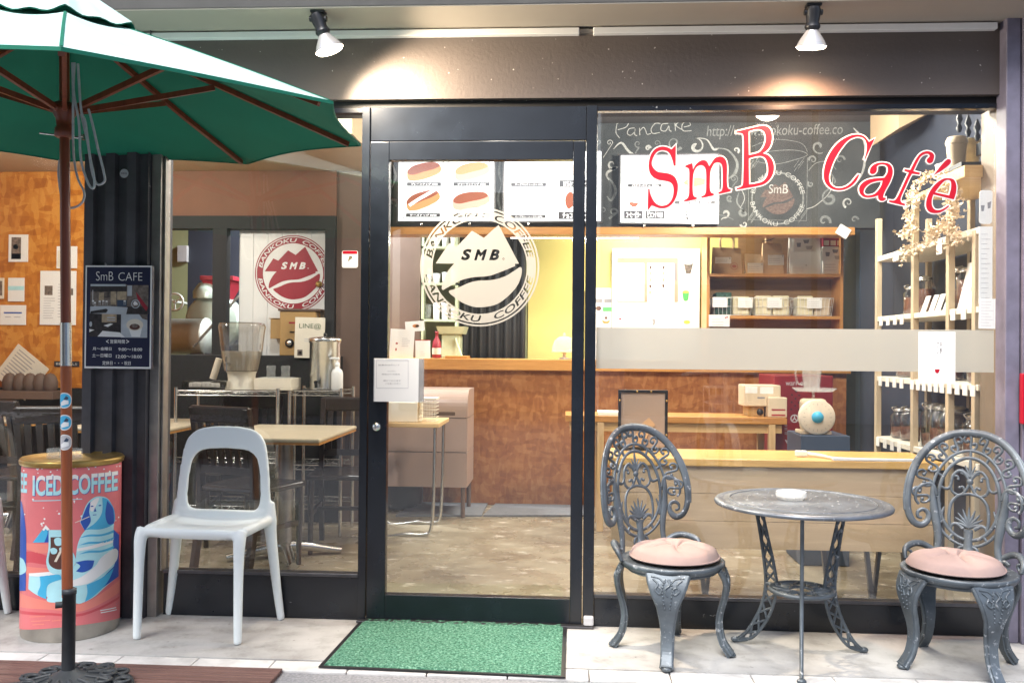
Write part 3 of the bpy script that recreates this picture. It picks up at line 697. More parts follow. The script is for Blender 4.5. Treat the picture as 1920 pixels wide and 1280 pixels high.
# URL in loose capitals
b_loops = text_loops('http://www.bankoku-coffee.co', .15, 0.0)
a, b2, c, d = bounds(b_loops)
ch.use('chalkdim').flat([[(1325+(p[0]-a)/(b2-a)*255, 262-(p[0]-a)/(b2-a)*4-(p[1]-c)/(d-c)*26) for p in l] for l in b_loops], cf, .0002)
swirls = [
 (spiral(1143, 268, 6, 1.2, 0, 1, 20, [(1138, 285), (1128, 300)]), 1.2), (spiral(1122, 266, 5, 1, 2), 2),
 (spiral(1196, 270, 7, 1.1, 1.2, -1, 22, [(1192, 290), (1208, 300), (1222, 290)]), [1, 2, 3, 1]), (cr([(1150, 280), (1165, 268), (1180, 285), (1205, 298), (1222, 292), (1235, 278)], 6), [1, 5, 5, 4, 1]),
 (spiral(1265, 268, 15, 1.1, .6, -1, 26), [6, 4, 2, 2, 5, 7]), (spiral(1232, 269, 7, 1.3, 1.5, 1), 1.2),
 (spiral(1305, 275, 16, 1.0, 4.6, -1, 26, [(1325, 262), (1338, 280), (1348, 278)]), [9, 8, 4, 2, 2, 5, 2]), (cr([(1340, 278), (1365, 282), (1382, 305), (1378, 325), (1366, 335)], 6), [1, 3, 6, 7, 2]),
 (spiral(1376, 335, 8, 1.5, 1.2, 1, 26, [(1372, 352)]), 1.1), (spiral(1148, 308, 10, 1.0, .5, -1, 24, [(1138, 325), (1142, 338)]), [2, 3, 6, 6, 2]),
 (cr([(1138, 330), (1150, 345), (1154, 360), (1146, 376), (1138, 368)], 6), [1, 5, 7, 5, 2]), (spiral(1150, 398, 8, 1, 0, 1, 20, [(1142, 410)]), [2, 4, 5]),
 (spiral(1360, 400, 9, .8, 2, 1, 20, [(1352, 412)]), [7, 5, 3, 2]), (spiral(1392, 398, 8, 1.0, .4, -1, 22, [(1382, 380), (1386, 360)]), [4, 6, 4, 1]),
 (cr([(1345, 402), (1362, 406), (1375, 412)], 6), 1.2), (cr([(1390, 355), (1396, 372), (1388, 390)], 6), 1.2),
 (spiral(1535, 275, 14, .9, 1, -1, 24), [7, 6, 4, 2]), (cr([(1516, 320), (1530, 306), (1552, 304), (1568, 318)], 6), 1.5), (cr([(1512, 392), (1530, 385), (1556, 360), (1562, 330)], 6), 1.5),
 (spiral(1556, 372, 16, 1.1, 4.4, 1, 28, [(1566, 340), (1555, 322)]), [8, 7, 4, 3, 2]), (spiral(1545, 415, 12, .9, .3, 1), [2, 5, 6]),
 (cr([(733, 300), (742, 330), (735, 352)], 6), [2, 5, 2]), (spiral(737, 380, 9, .9, 1, 1), [3, 5, 6]), (cr([(938, 300), (936, 325), (940, 345), (934, 372), (940, 398)], 6), [3, 6, 2, 6, 4]), (cr([(1600, 240), (1622, 270), (1618, 320), (1600, 350)], 6), [2, 6, 5, 1])]
for (cx, cy, r, n_, a0, d_) in ((1120, 320, 7, 1.1, .5, 1), (1131, 395, 9, 1, 2, -1), (1215, 278, 5, 1.4, 0, 1), (1352, 300, 7, 1.2, 2, 1), (1368, 372, 6, 1.3, 1, -1), (1395, 420, 7, 1, 3, 1), (1524, 300, 8, 1.2, 3, -1), (1575, 300, 9, 1.1, 0, 1), (1590, 380, 10, 1.2, 2, -1), (1602, 412, 7, 1, 0, 1), (1520, 345, 6, 1.2, 4, 1), (1380, 282, 6, 1, 1, 1)):
    swirls.append((spiral(cx, cy, r, n_, a0, d_), [1, 2, 3.5, 5]))
for i, (pts, wd) in enumerate(swirls):
    ch.use('chalkdim' if i % 3 else 'chalk').ribbon(pts, [x*.85 for x in wd] if hasattr(wd, '__len__') else wd, cf, .0003+.00002*i)
# chalk cup with the emblem
ch.use('chalkdim')
for st, wd in ((circ(1458, 372, 48, 60), 3), ([(1404, 300), (1403, 412), (1512, 414), (1514, 296)], 1.2), (cr([(1404, 300), (1440, 285), (1490, 282), (1514, 290), (1490, 300), (1450, 308), (1404, 300)], 8), 1.2), (cr([(1410, 275), (1450, 262), (1500, 268), (1514, 285)], 6), 1.0)):
    ch.ribbon(list(st)+([st[0]] if len(st) == 60 else []), wd, cf, .0012)
for i in range(26):
    q = random.choice([(1412, 308), (1500, 308), (1412, 404), (1505, 402)]); x = q[0]+random.uniform(-7, 7); y = q[1]+random.uniform(-9, 9)
    ch.ribbon([(x-5, y+7), (x+5, y-7)], .9, cf, .0014)
kk = .0375*2; sc = lambda L: [(1458+(x-665)*kk*.95, 372+(y-613)*kk*.95) for x, y in L]
ch.use('chalkbrown').flat([sc(BEAN1)], cf, .0016); ch.flat([sc(BEAN2)], cf, .0016)
ch.use('chalk'); L = text_loops('SmB', .1, 0); a, b2, c, d = bounds(L)
ch.flat([[(1441+(p[0]-a)/(b2-a)*36, 363-(p[1]-c)/(d-c)*17) for p in l] for l in L], cf, .0022)
for st, a0, a1_, tp in (('BANKOKU', -78, 8, True), ('COFFEE', 18, 80, True), ('BANKOKU', 262, 180, False), ('COFFEE', 166, 104, False)):
    ch.flat(arc_text(st, 1458, 372, 48, 8.5, a0, a1_, tp, 0, 0), cf, .002)
ch.build('chalk_drawing', None, bo)
# warm wooden beam under the chalk board
x0, x1, z0, z1 = R(700, 426, 1600, 440, YC-.05)
b = MB(); b.box(xk+.002, P(1598, 430, YC).x, YC-.06, YC+.12, z0, z1, .003)
solo(b, 'wooden_beam', 'long honey coloured beam running under the blackboard', 'beam', 'oak')
BEAMZ = z0
# fluorescent tube beneath
xa, xb_, za, zb = R(955, 436, 1200, 444, YC+.2)
t = thing('strip_light', 'glowing white strip light fixed under the beam', 'light', ((xa+xb_)/2, YC+.2, za))
b = MB(); b.box(xa, xb_, YC+.17, YC+.23, za+.012, BEAMZ-.002 if BEAMZ-.002 > za+.02 else za+.03, .004); b.build('housing', 'white', t)
b = MB(); b.tube([(xa+.01, YC+.2, za), (xb_-.01, YC+.2, za)], .013, 10); b.build('tube', 'tube', t)
def arealight(name, parent, loc, energy, sx, sy, col=(1, .92, .8), rot=(0, 0, 0)):
    l = bpy.data.lights.new(name, 'AREA'); l.energy = energy; l.shape = 'RECTANGLE'; l.size = sx; l.size_y = sy; l.color = col
    o = bpy.data.objects.new(name, l); COL.objects.link(o); o.parent = parent; o.location = Vector(loc)-WL[parent.name]; o.rotation_euler = rot; return o
arealight('lamp_light', t, ((xa+xb_)/2, YC+.25, za-.02), 16, xb_-xa, .05, (1, .97, .88))
# ceiling lamps of the shop (one dome shows at the top of the big window)
def dome(x, y, z, r, label, e, col=(1, .92, .80)):
    t = thing('ceiling_lamp', label, 'ceiling lamp', (x, y, z), 'round ceiling lamps of the shop')
    b = MB(); b.lathe([(r*1.12, .0), (r*1.12, .012), (.0, .014)], (x, y, z), 24); b.tube([(x, y, z+.012), (x, y, 2.8)], .008, 6); b.build('lamp_canopy', 'white', t)
    b = MB(); b.lathe([(r*math.cos(a), -r*.75*math.sin(a)) for a in [rad(k) for k in (0, 15, 30, 45, 60, 75, 89.5)]], (x, y, z-.001), 24); b.build('lamp_shade', 'bulbwarm2', t)
    l = bpy.data.lights.new('lamp_light', 'POINT'); l.energy = e; l.shadow_soft_size = r; l.color = col
    o = bpy.data.objects.new('lamp_light', l); COL.objects.link(o); o.parent = t; o.location = (0, 0, -r-.04)
K['bulbwarm2'] = emis('warm_shade', (1, .84, .66), 3.0)
p = P(1440, 206, 1.3); dome(p.x, 1.3, p.z, .078, 'glowing half dome ceiling lamp just inside the top of the big window', 55)
dome(-.4, 1.3, 2.56, .07, 'ceiling lamp inside above the door, out of sight from the street', 22)
dome(-2.9, .9, 2.35, .07, 'ceiling lamp inside above the left tables, hidden by the parasol', 48)
dome(1.3, .75, 2.7, .07, 'ceiling lamp inside near the white shelf rack, out of sight from the street', 75)
def kitchenlight(x, y, z, e, lab, col=(1, .96, .82)):
    t = thing('kitchen_light', lab, 'ceiling light', (x, y, z)); b = MB(); b.box(x-.3, x+.3, y-.06, y+.06, z, z+.04, .01); b.build('diffuser', 'tube', t)
    arealight('lamp_light', t, (x, y, z-.01), e, .6, .12, col)
dome(-1.55, .9, 2.7, .07, 'added fill lamp inside above the white plastic chair, out of sight from the street', 38, (.96, .98, 1))  # extra unseen lamp, put in to brighten the white sliding panel
kitchenlight(.7, 3.1, 2.6, 34, 'kitchen strip light above the yellow wall, hidden behind the blackboard')
kitchenlight(-1.9, 3.0, 2.6, 60, 'cool strip light over the coffee roaster, hidden behind the lintel', (.95, .98, 1))
# ================================================================== OUTDOOR THINGS
# ---- parasol
UP = G(128, 1250, .095); UX, UY = UP.x, UP.y
um = thing('parasol', 'open green canvas parasol on a red brown wooden pole, held by its cast iron foot', 'parasol', (UX, UY, 0))
b = MB()
pr = [(0.205, .0), (.203, .012), (.19, .026), (.16, .040), (.11, .055), (.06, .068), (.035, .08), (.022, .088)]
b.lathe(pr, (UX, UY, 0), 40)
base = b.build('base', 'iron', um)
b = MB()
for k in range(12):
    a = k*math.pi/6
    for r1 in (.125, .175):
        c = Vector((UX+r1*math.cos(a+(.26 if r1 > .15 else 0)), UY+r1*math.sin(a+(.26 if r1 > .15 else 0)), .052 if r1 < .15 else .036))
        b.tube([c+Vector((.024*math.cos(q), .024*math.sin(q), .004)) for q in [j*math.pi/5 for j in range(10)]], .007, 6, True)
    b.tube(cr([(UX+.06*math.cos(a), UY+.06*math.sin(a), .068), (UX+.13*math.cos(a+.12), UY+.13*math.sin(a+.12), .052), (UX+.195*math.cos(a), UY+.195*math.sin(a), .028)], 5), .007, 6)
b.tube([(UX+.203*math.cos(q), UY+.203*math.sin(q), .014) for q in [j*math.pi/20 for j in range(40)]], .009, 6, True)
b.build('scrollwork', 'iron', base)
ZH = .42; ZF0 = P(124, 685, UY).z; ZF1 = P(124, 605, UY).z
def pole(x): return x
b = MB(); zt = P(128, 1102, UY).z
b.lathe([(.0215, .05), (.0215, zt-.02), (.0235, zt-.02), (.0235, zt-.002), (.019, zt)], (UX, UY, 0), 24); b.tube([(UX-.02, UY-.005, zt-.055), (UX-.04, UY-.015, zt-.055)], .011, 10); b.build('steel_sleeve', 'iron', um)
TOPZ = P(100, 22, UY).z
LEAN = Vector((P(120, 300, UY).x-UX, 0, 0))*(1/1.5)
def pc(z): return Vector((UX+LEAN.x*z*.75, UY, z))
b = MB(); b.tube([pc(zt-.03), pc(ZF0)], .0178, 20); b.build('pole', 'polewoodlow', um)
b = MB(); b.tube([pc(ZF0-.001), pc(ZF1)], .0186, 20); b.build('ferrule', 'steel', um)
b = MB(); b.tube([pc(ZF1), pc(TOPZ-.03)], .0165, 20); b.build('upper_pole', 'polewood', um)
for i, (py, cc) in enumerate(((750, 'cyan'), (791, 'cyan'), (828, 'lgrey'))):
    z = P(124, py, UY).z; c = pc(z); b = MB(); r = .0180
    def fs(u, v, t, c=c, r=r): a = u/r-.2; return Vector((c.x+(r+t)*math.sin(a), c.y-(r+t)*math.cos(a), c.z+v))
    b.use('white').flat([circ(.006, 0, .027, 28)], fs, .0004, None, .006); b.use(cc).flat([circ(.006, 0, .0235, 28)], fs, .0008, None, .006)
    b.use('paper').flat([[(-.004, -.019), (.020, -.012), (.020, .0), (.006, .002), (-.006, -.008)]], fs, .0012, None, .006); b.use('bluebox').flat([[(.004, .003), (.016, .002), (.020, .010), (.012, .016)]], fs, .0012, None, .006)
    o = b.build('round_sticker', None, um)
# canopy: octagon, tilted a little; corners point straight at the camera direction
RC = 1.05; ZC = 1.968; TILT = .065; A0 = math.atan2(-CAMD-UY, 0-UX)
NC = 8; APEX = ZC+.382
def rimz(y): return ZC+(y-UY)*TILT
CTR = pc(ZC)
def canopy_pt(a, f, dz=0.):
    """a: angle in sector units 0..8, f: 0 apex .. 1 rim"""
    k = int(math.floor(a)) % NC; s = a-math.floor(a)
    c0 = A0+k*2*math.pi/NC; c1 = c0+2*math.pi/NC
    q0 = Vector((math.cos(c0), math.sin(c0), 0)); q1 = Vector((math.cos(c1), math.sin(c1), 0))
    h = q0*(1-s)+q1*s
    scal = 1-.035*math.sin(math.pi*s)*f**3
    x = CTR.x+h.x*RC*f*scal; y = CTR.y+h.y*RC*f*scal
    z = APEX-(APEX-ZC)*f**1.06+(y-UY)*TILT*f - .018*math.sin(math.pi*f)*math.sin(math.pi*s)+.012*math.sin(math.pi*s)*f**2
    return Vector((x, y, z+dz))
def canopy(name, mat, f0, f1, dz, nf=12, ns=8, edge=None):
    b = MB(); vs = []; n = NC*ns
    for j in range(nf+1):
        for i in range(n): vs.append(canopy_pt(i/ns, f0+(f1-f0)*j/nf, dz))
    b.add(vs, [(j*n+i, j*n+(i+1) % n, (j+1)*n+(i+1) % n, (j+1)*n+i) for j in range(nf) for i in range(n)], True)
    return b.build(name, mat, um)
canopy('canopy', 'mint', .10, 1.0, .006)  # outer sheet: brightness of the lit top painted into its colour
canopy('canopy_underside', 'under', .10, .997, .0)
b = MB(); rim = [canopy_pt(i/8, 1.0, .002) for i in range(64)]; b.strap(rim+[rim[0], rim[1]], (0, 0, 1), .005, .003); b.build('hem', 'greenfab', um)
# vent flap with wavy edge
b = MB(); vs = []; n = 96
for j in range(7):
    f = .02+.25*j/6
    for i in range(n):
        p = canopy_pt(i*8/n, f, 0); s = (i*8/n) % 1
        p.z += .026+.085*(1-j/6)+.006*math.cos(math.pi*4*s)*(j/6)**2
        vs.append(p)
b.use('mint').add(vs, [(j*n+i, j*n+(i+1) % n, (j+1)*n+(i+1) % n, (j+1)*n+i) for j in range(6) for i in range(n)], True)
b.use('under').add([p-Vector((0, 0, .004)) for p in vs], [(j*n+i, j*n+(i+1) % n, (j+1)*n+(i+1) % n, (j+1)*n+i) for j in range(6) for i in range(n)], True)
b.build('vent_flap', None, um)
b = MB()
for k in range(NC): b.strap([canopy_pt(k+1e-6, f, .0075) for f in (.27, .5, .75, .99)], (-math.sin(A0+k*2*math.pi/NC), math.cos(A0+k*2*math.pi/NC), 0), .004, .0012)
b.build('seam', 'greenfab', um)
b = MB(); c = pc(APEX+.09); b.lathe([(.045, -.05), (.043, -.01), (.030, .012), (.026, .045), (.038, .06), (.040, .085), (.03, .12), (.0, .14)], c, 24); b.build('finial', 'white', um)
hub = pc(P(120, 213, UY).z)
b = MB(); b.lathe([(.023, -.085), (.031, -.08), (.031, -.055), (.025, -.045), (.028, -.02), (.038, .0), (.040, .03), (.031, .036), (.019, .04)], hub, 24)
for k in range(NC):
    a = A0+k*2*math.pi/NC; c = hub+Vector((.037*math.cos(a), .037*math.sin(a), .012)); b.ball(c, .013, 8)
b.build('runner_hub', 'polewood', um)
for k in range(NC):
    a = A0+k*2*math.pi/NC
    p = [canopy_pt(k+1e-6, f, -.016) for f in (.06, .3, .6, .955)]
    side = Vector((-math.sin(a), math.cos(a), 0))
    b = MB(); b.strap(p, side, .0075, .009)
    o = b.build('rib', 'polewood', um)
    m = canopy_pt(k+1e-6, .47, -.03); h0 = hub+Vector((.037*math.cos(a), .037*math.sin(a), .012))
    b = MB(); b.strap([h0, m], side, .007, .0095); b.build('strut', 'polewood', um)
# pin and cord
b = MB(); z = P(110, 255, UY).z; c = pc(z)
b.tube([c+Vector((-.078, -.02, .006)), c+Vector((.04, .01, -.004))], .0035, 8); b.tube([c+Vector((.04, .01, -.004)), c+Vector((.062, .01, .003)), c+Vector((.062, .01, -.012))], .006, 8)
b.build('locking_pin', 'steel', um)
def upx(L, Y): return [P(x, y, Y) for x, y in L]
b = MB()
for L, Y in (([(140, 118), (138, 170), (148, 230), (152, 300), (166, 345), (176, 352), (176, 330), (168, 290), (160, 230), (152, 205), (146, 120)], UY-.03),
             ([(137, 262), (139, 300), (146, 335), (158, 362), (152, 382), (132, 390), (118, 380), (110, 330), (112, 300)], UY+.045),
             ([(152, 215), (165, 270), (172, 320), (182, 345), (196, 340), (194, 320), (184, 280), (174, 235), (166, 205)], UY-.02),
             ([(136, 118), (137, 180), (137, 262)], UY-.032)):
    b.tube(cr(upx(L, Y), 6), .0042, 8)
b.build('pull_cord', 'rope', um)
# ---- oil drum table with printed wrap
DC = G(132, 1203); DR = .190; _q = Vector((DC.x, DC.y+CAMD, 0)).normalized()*DR; DX, DY = DC.x+_q.x, DC.y+_q.y
drum = thing('drum_table', 'tall round drum wrapped in a coral iced drink poster with a brass coloured lid', 'drum', (DX, DY, 0))
HD = .735
b = MB(); b.lathe([(DR-.004, 0), (DR, .006), (DR, .10), (DR+.001, .101), (DR+.001, .108), (DR, .109), (DR, HD-.03)], (DX, DY, 0), 64); b.build('drum_body', 'drummetal', drum)
b = MB(); b.lathe([(DR+.004, HD-.032), (DR+.010, HD-.028), (DR+.012, HD-.012), (DR+.006, HD-.004), (DR-.01, HD-.006), (DR-.02, HD-.012), (.0, HD-.012)], (DX, DY, 0), 64); b.build('lid', 'brass', drum)
fa = math.atan2(-CAMD-DY, 0-DX)         # towards the viewer
def wrap(u, v, t):
    s = max(-1.6, min(1.6, (u-377)/315)); ph = math.asin(max(-1, min(1, s))) if abs(s) <= .94 else (math.asin(.94)+(abs(s)-.94)*2.4)*(1 if s > 0 else -1)
    k = 57-(57-15)*max(0, min(1, (1125-v)/975)); vv = v+k*(1-math.cos(min(1.4, abs(ph)))); z = HD*(1222-vv)/1117
    a = fa+ph; r = DR+.0012+t
    return Vector((DX+r*math.cos(a), DY+r*math.sin(a), z))
w_ = MB(); ST = 14
def W(mat, loops, t): w_.use(mat).flat(loops, wrap, t, None, ST)
W('pink', [rect(20, 150, 735, 1125)], 0.0)
w_.use('pink')
def ring(v0, v1, t, a0, a1):
    n = 40; vs = []
    for i in range(n+1):
        a = a0+(a1-a0)*i/n
        for v in (v0, v1): vs.append((DX+(DR+.001+t)*math.cos(a), DY+(DR+.001+t)*math.sin(a), v))
    w_.add(vs, [(2*i, 2*i+2, 2*i+3, 2*i+1) for i in range(n)])
ring(HD*(97/1117), HD*(1072/1117), -.0004, fa+1.2, fa+2*math.pi-1.2)
salmon = M('salmon_print', (.78, .24, .19), .45, 0, .03); deep = M('deep_coral_print', (.60, .08, .10), .45, 0, .03); K['salmon'] = salmon; K['deep'] = deep
W('salmon', [corner_curve([(60, 600, 1), (240, 612, 1), (250, 660), (180, 665), (100, 640), (60, 655, 1)])], .0004)
W('deep', [corner_curve([(60, 660, 1), (150, 655), (250, 690, 1), (240, 735), (130, 720), (60, 735, 1)])], .0004)
W('salmon', [corner_curve([(60, 740, 1), (200, 755), (330, 770, 1), (330, 800, 1), (60, 790, 1)])], .0004)
W('salmon', [corner_curve([(60, 905, 1), (250, 960), (450, 990), (690, 880, 1), (690, 960, 1), (450, 1040), (250, 1010), (60, 990, 1)])], .0004)
W('deep', [corner_curve([(60, 1010, 1), (250, 1030), (450, 1052), (690, 985, 1), (690, 1000, 1), (450, 1068), (250, 1045), (60, 1030, 1)])], .0004)
W('deep', [corner_curve([(600, 560, 1), (690, 585, 1), (690, 720, 1), (650, 700, 1)])], .0004)
for st, x0, x1 in (('ICED', 140, 322), ('COFFEE', 352, 660)):
    for off, mt, tt in ((6, 'blue', .0008), (0, 'ltblue', .0012)):
        L = text_loops(st, 0, .03); a, b2, c, d = bounds(L)
        W(mt, [[(x0+off*.6+(p[0]-a)/(b2-a)*(x1-x0), 318+off*.5-(p[1]-c)/(d-c)*124) for p in l] for l in L], tt)
    L = text_loops(st, 0, .03)
    a, b2, c, d = bounds(L); vs = [[(x0+(p[0]-a)/(b2-a)*(x1-x0), 318-(p[1]-c)/(d-c)*124) for p in l] for l in L]
    w_.use('paper').flat(vs, wrap, .0016, [(1, 222, 1)], ST)
L = text_loops('FEE', 0, .03); a, b2, c, d = bounds(L); W('ltblue', [[(30+(p[0]-a)/(b2-a)*76, 302-(p[1]-c)/(d-c)*118) for p in l] for l in L], .0012)
for i in range(46):
    x = random.uniform(80, 680); y = random.choice([random.uniform(150, 195), random.uniform(330, 560), random.uniform(350, 520)])
    W('paper', [circ(x, y, random.uniform(2.5, 7), 8)], .0006)
W('ltblue', [rect(140, 345, 437, 350)], .0006)
W('blue', [corner_curve([(145, 600, 1), (222, 497, 1), (300, 590, 1), (290, 602, 1)])], .0008); W('cyan', [corner_curve([(145, 600, 1), (222, 497, 1), (235, 540), (215, 600, 1)])], .0010); W('paper', [corner_curve([(203, 522, 1), (222, 495, 1), (246, 522, 1), (232, 528), (222, 518), (212, 530)])], .0014)
# statue-like figure
W('ltblue', [corner_curve([(425, 490, 1), (460, 390), (500, 348), (545, 340), (595, 360), (630, 420), (642, 470, 1), (635, 560, 1), (672, 600, 1), (672, 860, 1), (600, 900), (520, 960), (440, 990), (400, 985), (330, 975), (250, 965), (232, 950, 1), (235, 930), (180, 920), (122, 880, 1), (125, 790, 1), (180, 785), (300, 795), (400, 750, 1), (410, 640), (430, 580), (455, 545, 1)])], .0010)
W('blue', [corner_curve([(428, 490, 1), (465, 395), (490, 365, 1), (480, 430), (490, 490), (455, 545, 1)])], .0014)
W('cyan', [corner_curve([(560, 350, 1), (600, 370), (638, 440), (636, 520), (560, 545), (490, 540), (455, 540, 1), (520, 500), (560, 440)])], .0014)
W('blue', [corner_curve([(590, 372, 1), (630, 430), (637, 520, 1), (600, 520), (580, 460)])], .0018)
W('paper', [corner_curve([(486, 372, 1), (520, 350), (540, 352), (520, 400), (500, 430), (486, 420, 1)])], .0016)
for x in (497, 545): W('blue', [circ(x, 397, 9, 12, 4)], .0020)
W('blue', [corner_curve([(515, 405, 1), (508, 432, 1), (524, 432, 1)])], .0020); W('blue', [rect(502, 450, 524, 454)], .0020)
for y0 in (565, 610, 665): W('cyan', [corner_curve([(420, y0+22, 1), (480, y0+6), (560, y0+12), (640, y0-4, 1), (636, y0+14, 1), (560, y0+24), (480, y0+18)])], .0014)
W('paper', [corner_curve([(410, 650, 1), (500, 640), (636, 615, 1), (630, 640, 1), (520, 658), (410, 668, 1)])], .0014)
W('blue', [corner_curve([(636, 560, 1), (674, 600, 1), (674, 860, 1), (600, 895), (520, 940, 1), (560, 860), (640, 790, 1), (660, 720), (632, 690, 1)])], .0014)
W('cyan', [corner_curve([(470, 880, 1), (560, 850), (640, 800, 1), (600, 880), (520, 950), (460, 985, 1), (475, 930)])], .0018)
W('blue', [corner_curve([(402, 735, 1), (460, 728), (515, 735, 1), (500, 780), (450, 800), (405, 790, 1), (430, 760)])], .0016)
W('paper', [corner_curve([(330, 850, 1), (430, 830), (520, 770), (560, 720), (640, 680), (668, 700, 1), (655, 760), (560, 830), (470, 875), (330, 880, 1)])], .0016)
W('cyan', [corner_curve([(190, 805, 1), (300, 800), (320, 830, 1), (240, 860), (232, 945, 1), (180, 915), (195, 860)])], .0016)
W('paper', [corner_curve([(125, 785, 1), (280, 780), (330, 795, 1), (190, 805), (125, 800, 1)])], .0016)
# tall glass of iced coffee
W('ltblue', [corner_curve([(240, 525, 1), (340, 530, 1), (355, 620), (395, 690), (400, 740), (360, 790), (300, 800), (250, 780), (228, 720), (240, 640)])], .0020)
W('brownink', [corner_curve([(252, 570, 1), (338, 572, 1), (350, 640), (375, 700), (365, 750), (310, 770), (260, 750), (242, 710), (252, 640)])], .0024)
for x, y, r in ((300, 600, 26), (272, 655, 20), (320, 650, 16)): W('ltblue', [corner_curve([(x-r, y-r*.6), (x, y-r), (x+r, y-r*.3), (x+r*.7, y+r*.8), (x-r*.6, y+r*.8)])], .0028)
W('cream', [[(275, 720), (290, 722), (330, 640), (318, 632)]], .0032); W('cream', [[(395, 488), (396, 492), (482, 462), (480, 457)]], .0026)
W('blue', [corner_curve([(20, 350, 1), (70, 360, 1), (92, 450), (105, 600), (105, 890, 1), (20, 900, 1)])], .0010); W('ltblue', [corner_curve([(20, 700, 1), (85, 700), (108, 770), (60, 800), (20, 790, 1)])], .0014)
for x0, x1, y in ((130, 225, 1048), (140, 255, 1075), (265, 330, 1080), (150, 220, 1096), (556, 660, 1052), (560, 665, 1066)): W('salmon' if x0 < 500 else 'paper', [rect(x0, y-3, x1, y+3)], .0006)
w_.build('poster_wrap', None, drum)
def ashjar(x, y, z, lab, r=.036, h=.034):
    b = MB(); b.lathe([(r*.55, .004), (r*.92, .0), (r, .006), (r, h), (r*.86, h+.001), (r*.84, .010), (r*.6, .008), (0, .008)], (x, y, z), 20)
    solo(b, 'glass_jar', lab, 'glass ashtray', 'glassclear', 'small glass ashtrays on the drum', None, (x, y, z))
ashjar(P(114, 855, DY).x, DY-.02, HD-.0115, 'small clear glass ashtray on the drum lid, left of the parasol pole', .044, .04)
ashjar(P(141, 855, DY).x, DY-.03, HD-.0115, 'small clear glass ashtray on the drum lid, right of the parasol pole', .044, .04)
# ---- monobloc white chair
def plastic_chair(label):
    t = thing('plastic_chair', label, 'chair', (0, 0, 0), 'pale plastic stacking chairs')
    b = MB()
    # seat slab with rounded outline and a dished middle
    n = 18; W_, Dp = .225, .188; vs = []; top = []
    for j in range(n+1):
        for i in range(n+1):
            u = -1+2*i/n; v = -1+2*j/n
            x = W_*u*math.sqrt(1-.22*v*v*abs(v)*.9)*(.94 if v > 0 else 1.0); y = Dp*v*math.sqrt(1-.18*u*u*abs(u)); 
            z = .452-.018*(1-u*u)*(1-v*v)-.012*max(0, -v-.6)*2+.012*max(0, v-.4)
            top.append((x, y, z))
    N = n+1
    vs = top+[(x*.99, y*.99, z-.03) for x, y, z in top]
    fs = [(j*N+i, j*N+i+1, (j+1)*N+i+1, (j+1)*N+i) for j in range(n) for i in range(n)]
    fs += [tuple(N*N+k for k in f[::-1]) for f in fs[:]]
    bd = [i for i in range(N)]+[j*N+n for j in range(1, N)]+[n*N+i for i in range(n-1, -1, -1)]+[j*N for j in range(n-1, 0, -1)]
    for a, c in zip(bd, bd[1:]+bd[:1]): fs.append((a, N*N+a, N*N+c, c))
    b.add(vs, fs, True)
    # back hoop: ring between an outer and an inner outline, leaning back
    def bp(u, v): return Vector((u*.97, .128+.06*(v-.45)+.02*math.cos(min(1.5, abs(u)*5))-.02, .43+(v-.43)*.965))
    outer = cr([(-.226, .43), (-.222, .55), (-.21, .68), (-.188, .79), (-.14, .842), (-.07, .858), (0, .861), (.07, .858), (.14, .842), (.188, .79), (.21, .68), (.222, .55), (.226, .43)], 5)
    inner = cr([(-.13, .475), (-.168, .50), (-.176, .56), (-.168, .66), (-.150, .72), (-.105, .752), (0, .76), (.105, .752), (.150, .72), (.168, .66), (.176, .56), (.168, .50), (.13, .475)], 5)
    m = len(outer); vs = []
    for o, i in zip(outer, inner):
        for q, k in ((o, -1), (o, 1), (i, 1), (i, -1)):
            p = bp(q.x, q.y); vs.append(p+Vector((0, .011*k, 0)))
    fs = [(4*a+k, 4*a+(k+1) % 4, 4*a+4+(k+1) % 4, 4*a+4+k) for a in range(m-1) for k in range(4)]+[(3, 2, 1, 0), tuple(4*m-4+k for k in range(4))]
    b.add(vs, fs, True)
    b.box(-.20, .20, .105, .142, .435, .480)   # hoop foot into the seat
    for s in (-1, 1):
        b.tube(cr([(s*.208, -.165, .446), (s*.213, -.183, .41), (s*.214, -.190, .30), (s*.216, -.196, .0)], 5), [.030, .026, .021, .017], 12)
        b.tube(cr([(s*.209, .132, .52), (s*.214, .128, .44), (s*.220, .13, .36), (s*.243, .140, .15), (s*.262, .148, .0)], 5), [.022, .030, .025, .020, .017], 12)
        b.tube(cr([(s*.206, -.14, .436), (s*.213, 0, .44), (s*.213, .13, .44)], 5), .022, 10)
    b.tube([(-.19, -.175, .437), (.19, -.175, .437)], .020, 10)
    o = b.build('chair_shell', 'plastic', t)
    r = o.modifiers.new('fuse', 'REMESH'); r.mode = 'VOXEL'; r.voxel_size = .0055; r.use_smooth_shade = True
    q = o.modifiers.new('smooth', 'SMOOTH'); q.iterations = 9; q.factor = .6
    return t
pcx = plastic_chair('pale blue white plastic chair with a big hole in its back, beside the dark column')
f1, f2 = G(257, 1198), G(445, 1208)
mid = (f1+f2)/2; ang = math.atan2(f2.y-f1.y, f2.x-f1.x); k = (f2-f1).length/.43
pcx.rotation_euler = (0, 0, ang); off = Matrix.Rotation(ang, 3, 'Z') @ Vector((0, .196, 0)); pcx.location = (mid.x+off.x, mid.y+off.y, 0)
pc2 = dup(pcx, (-2.72, -.20, 0), .1, 'pale blue white plastic chair cut off by the far left edge of the photo')
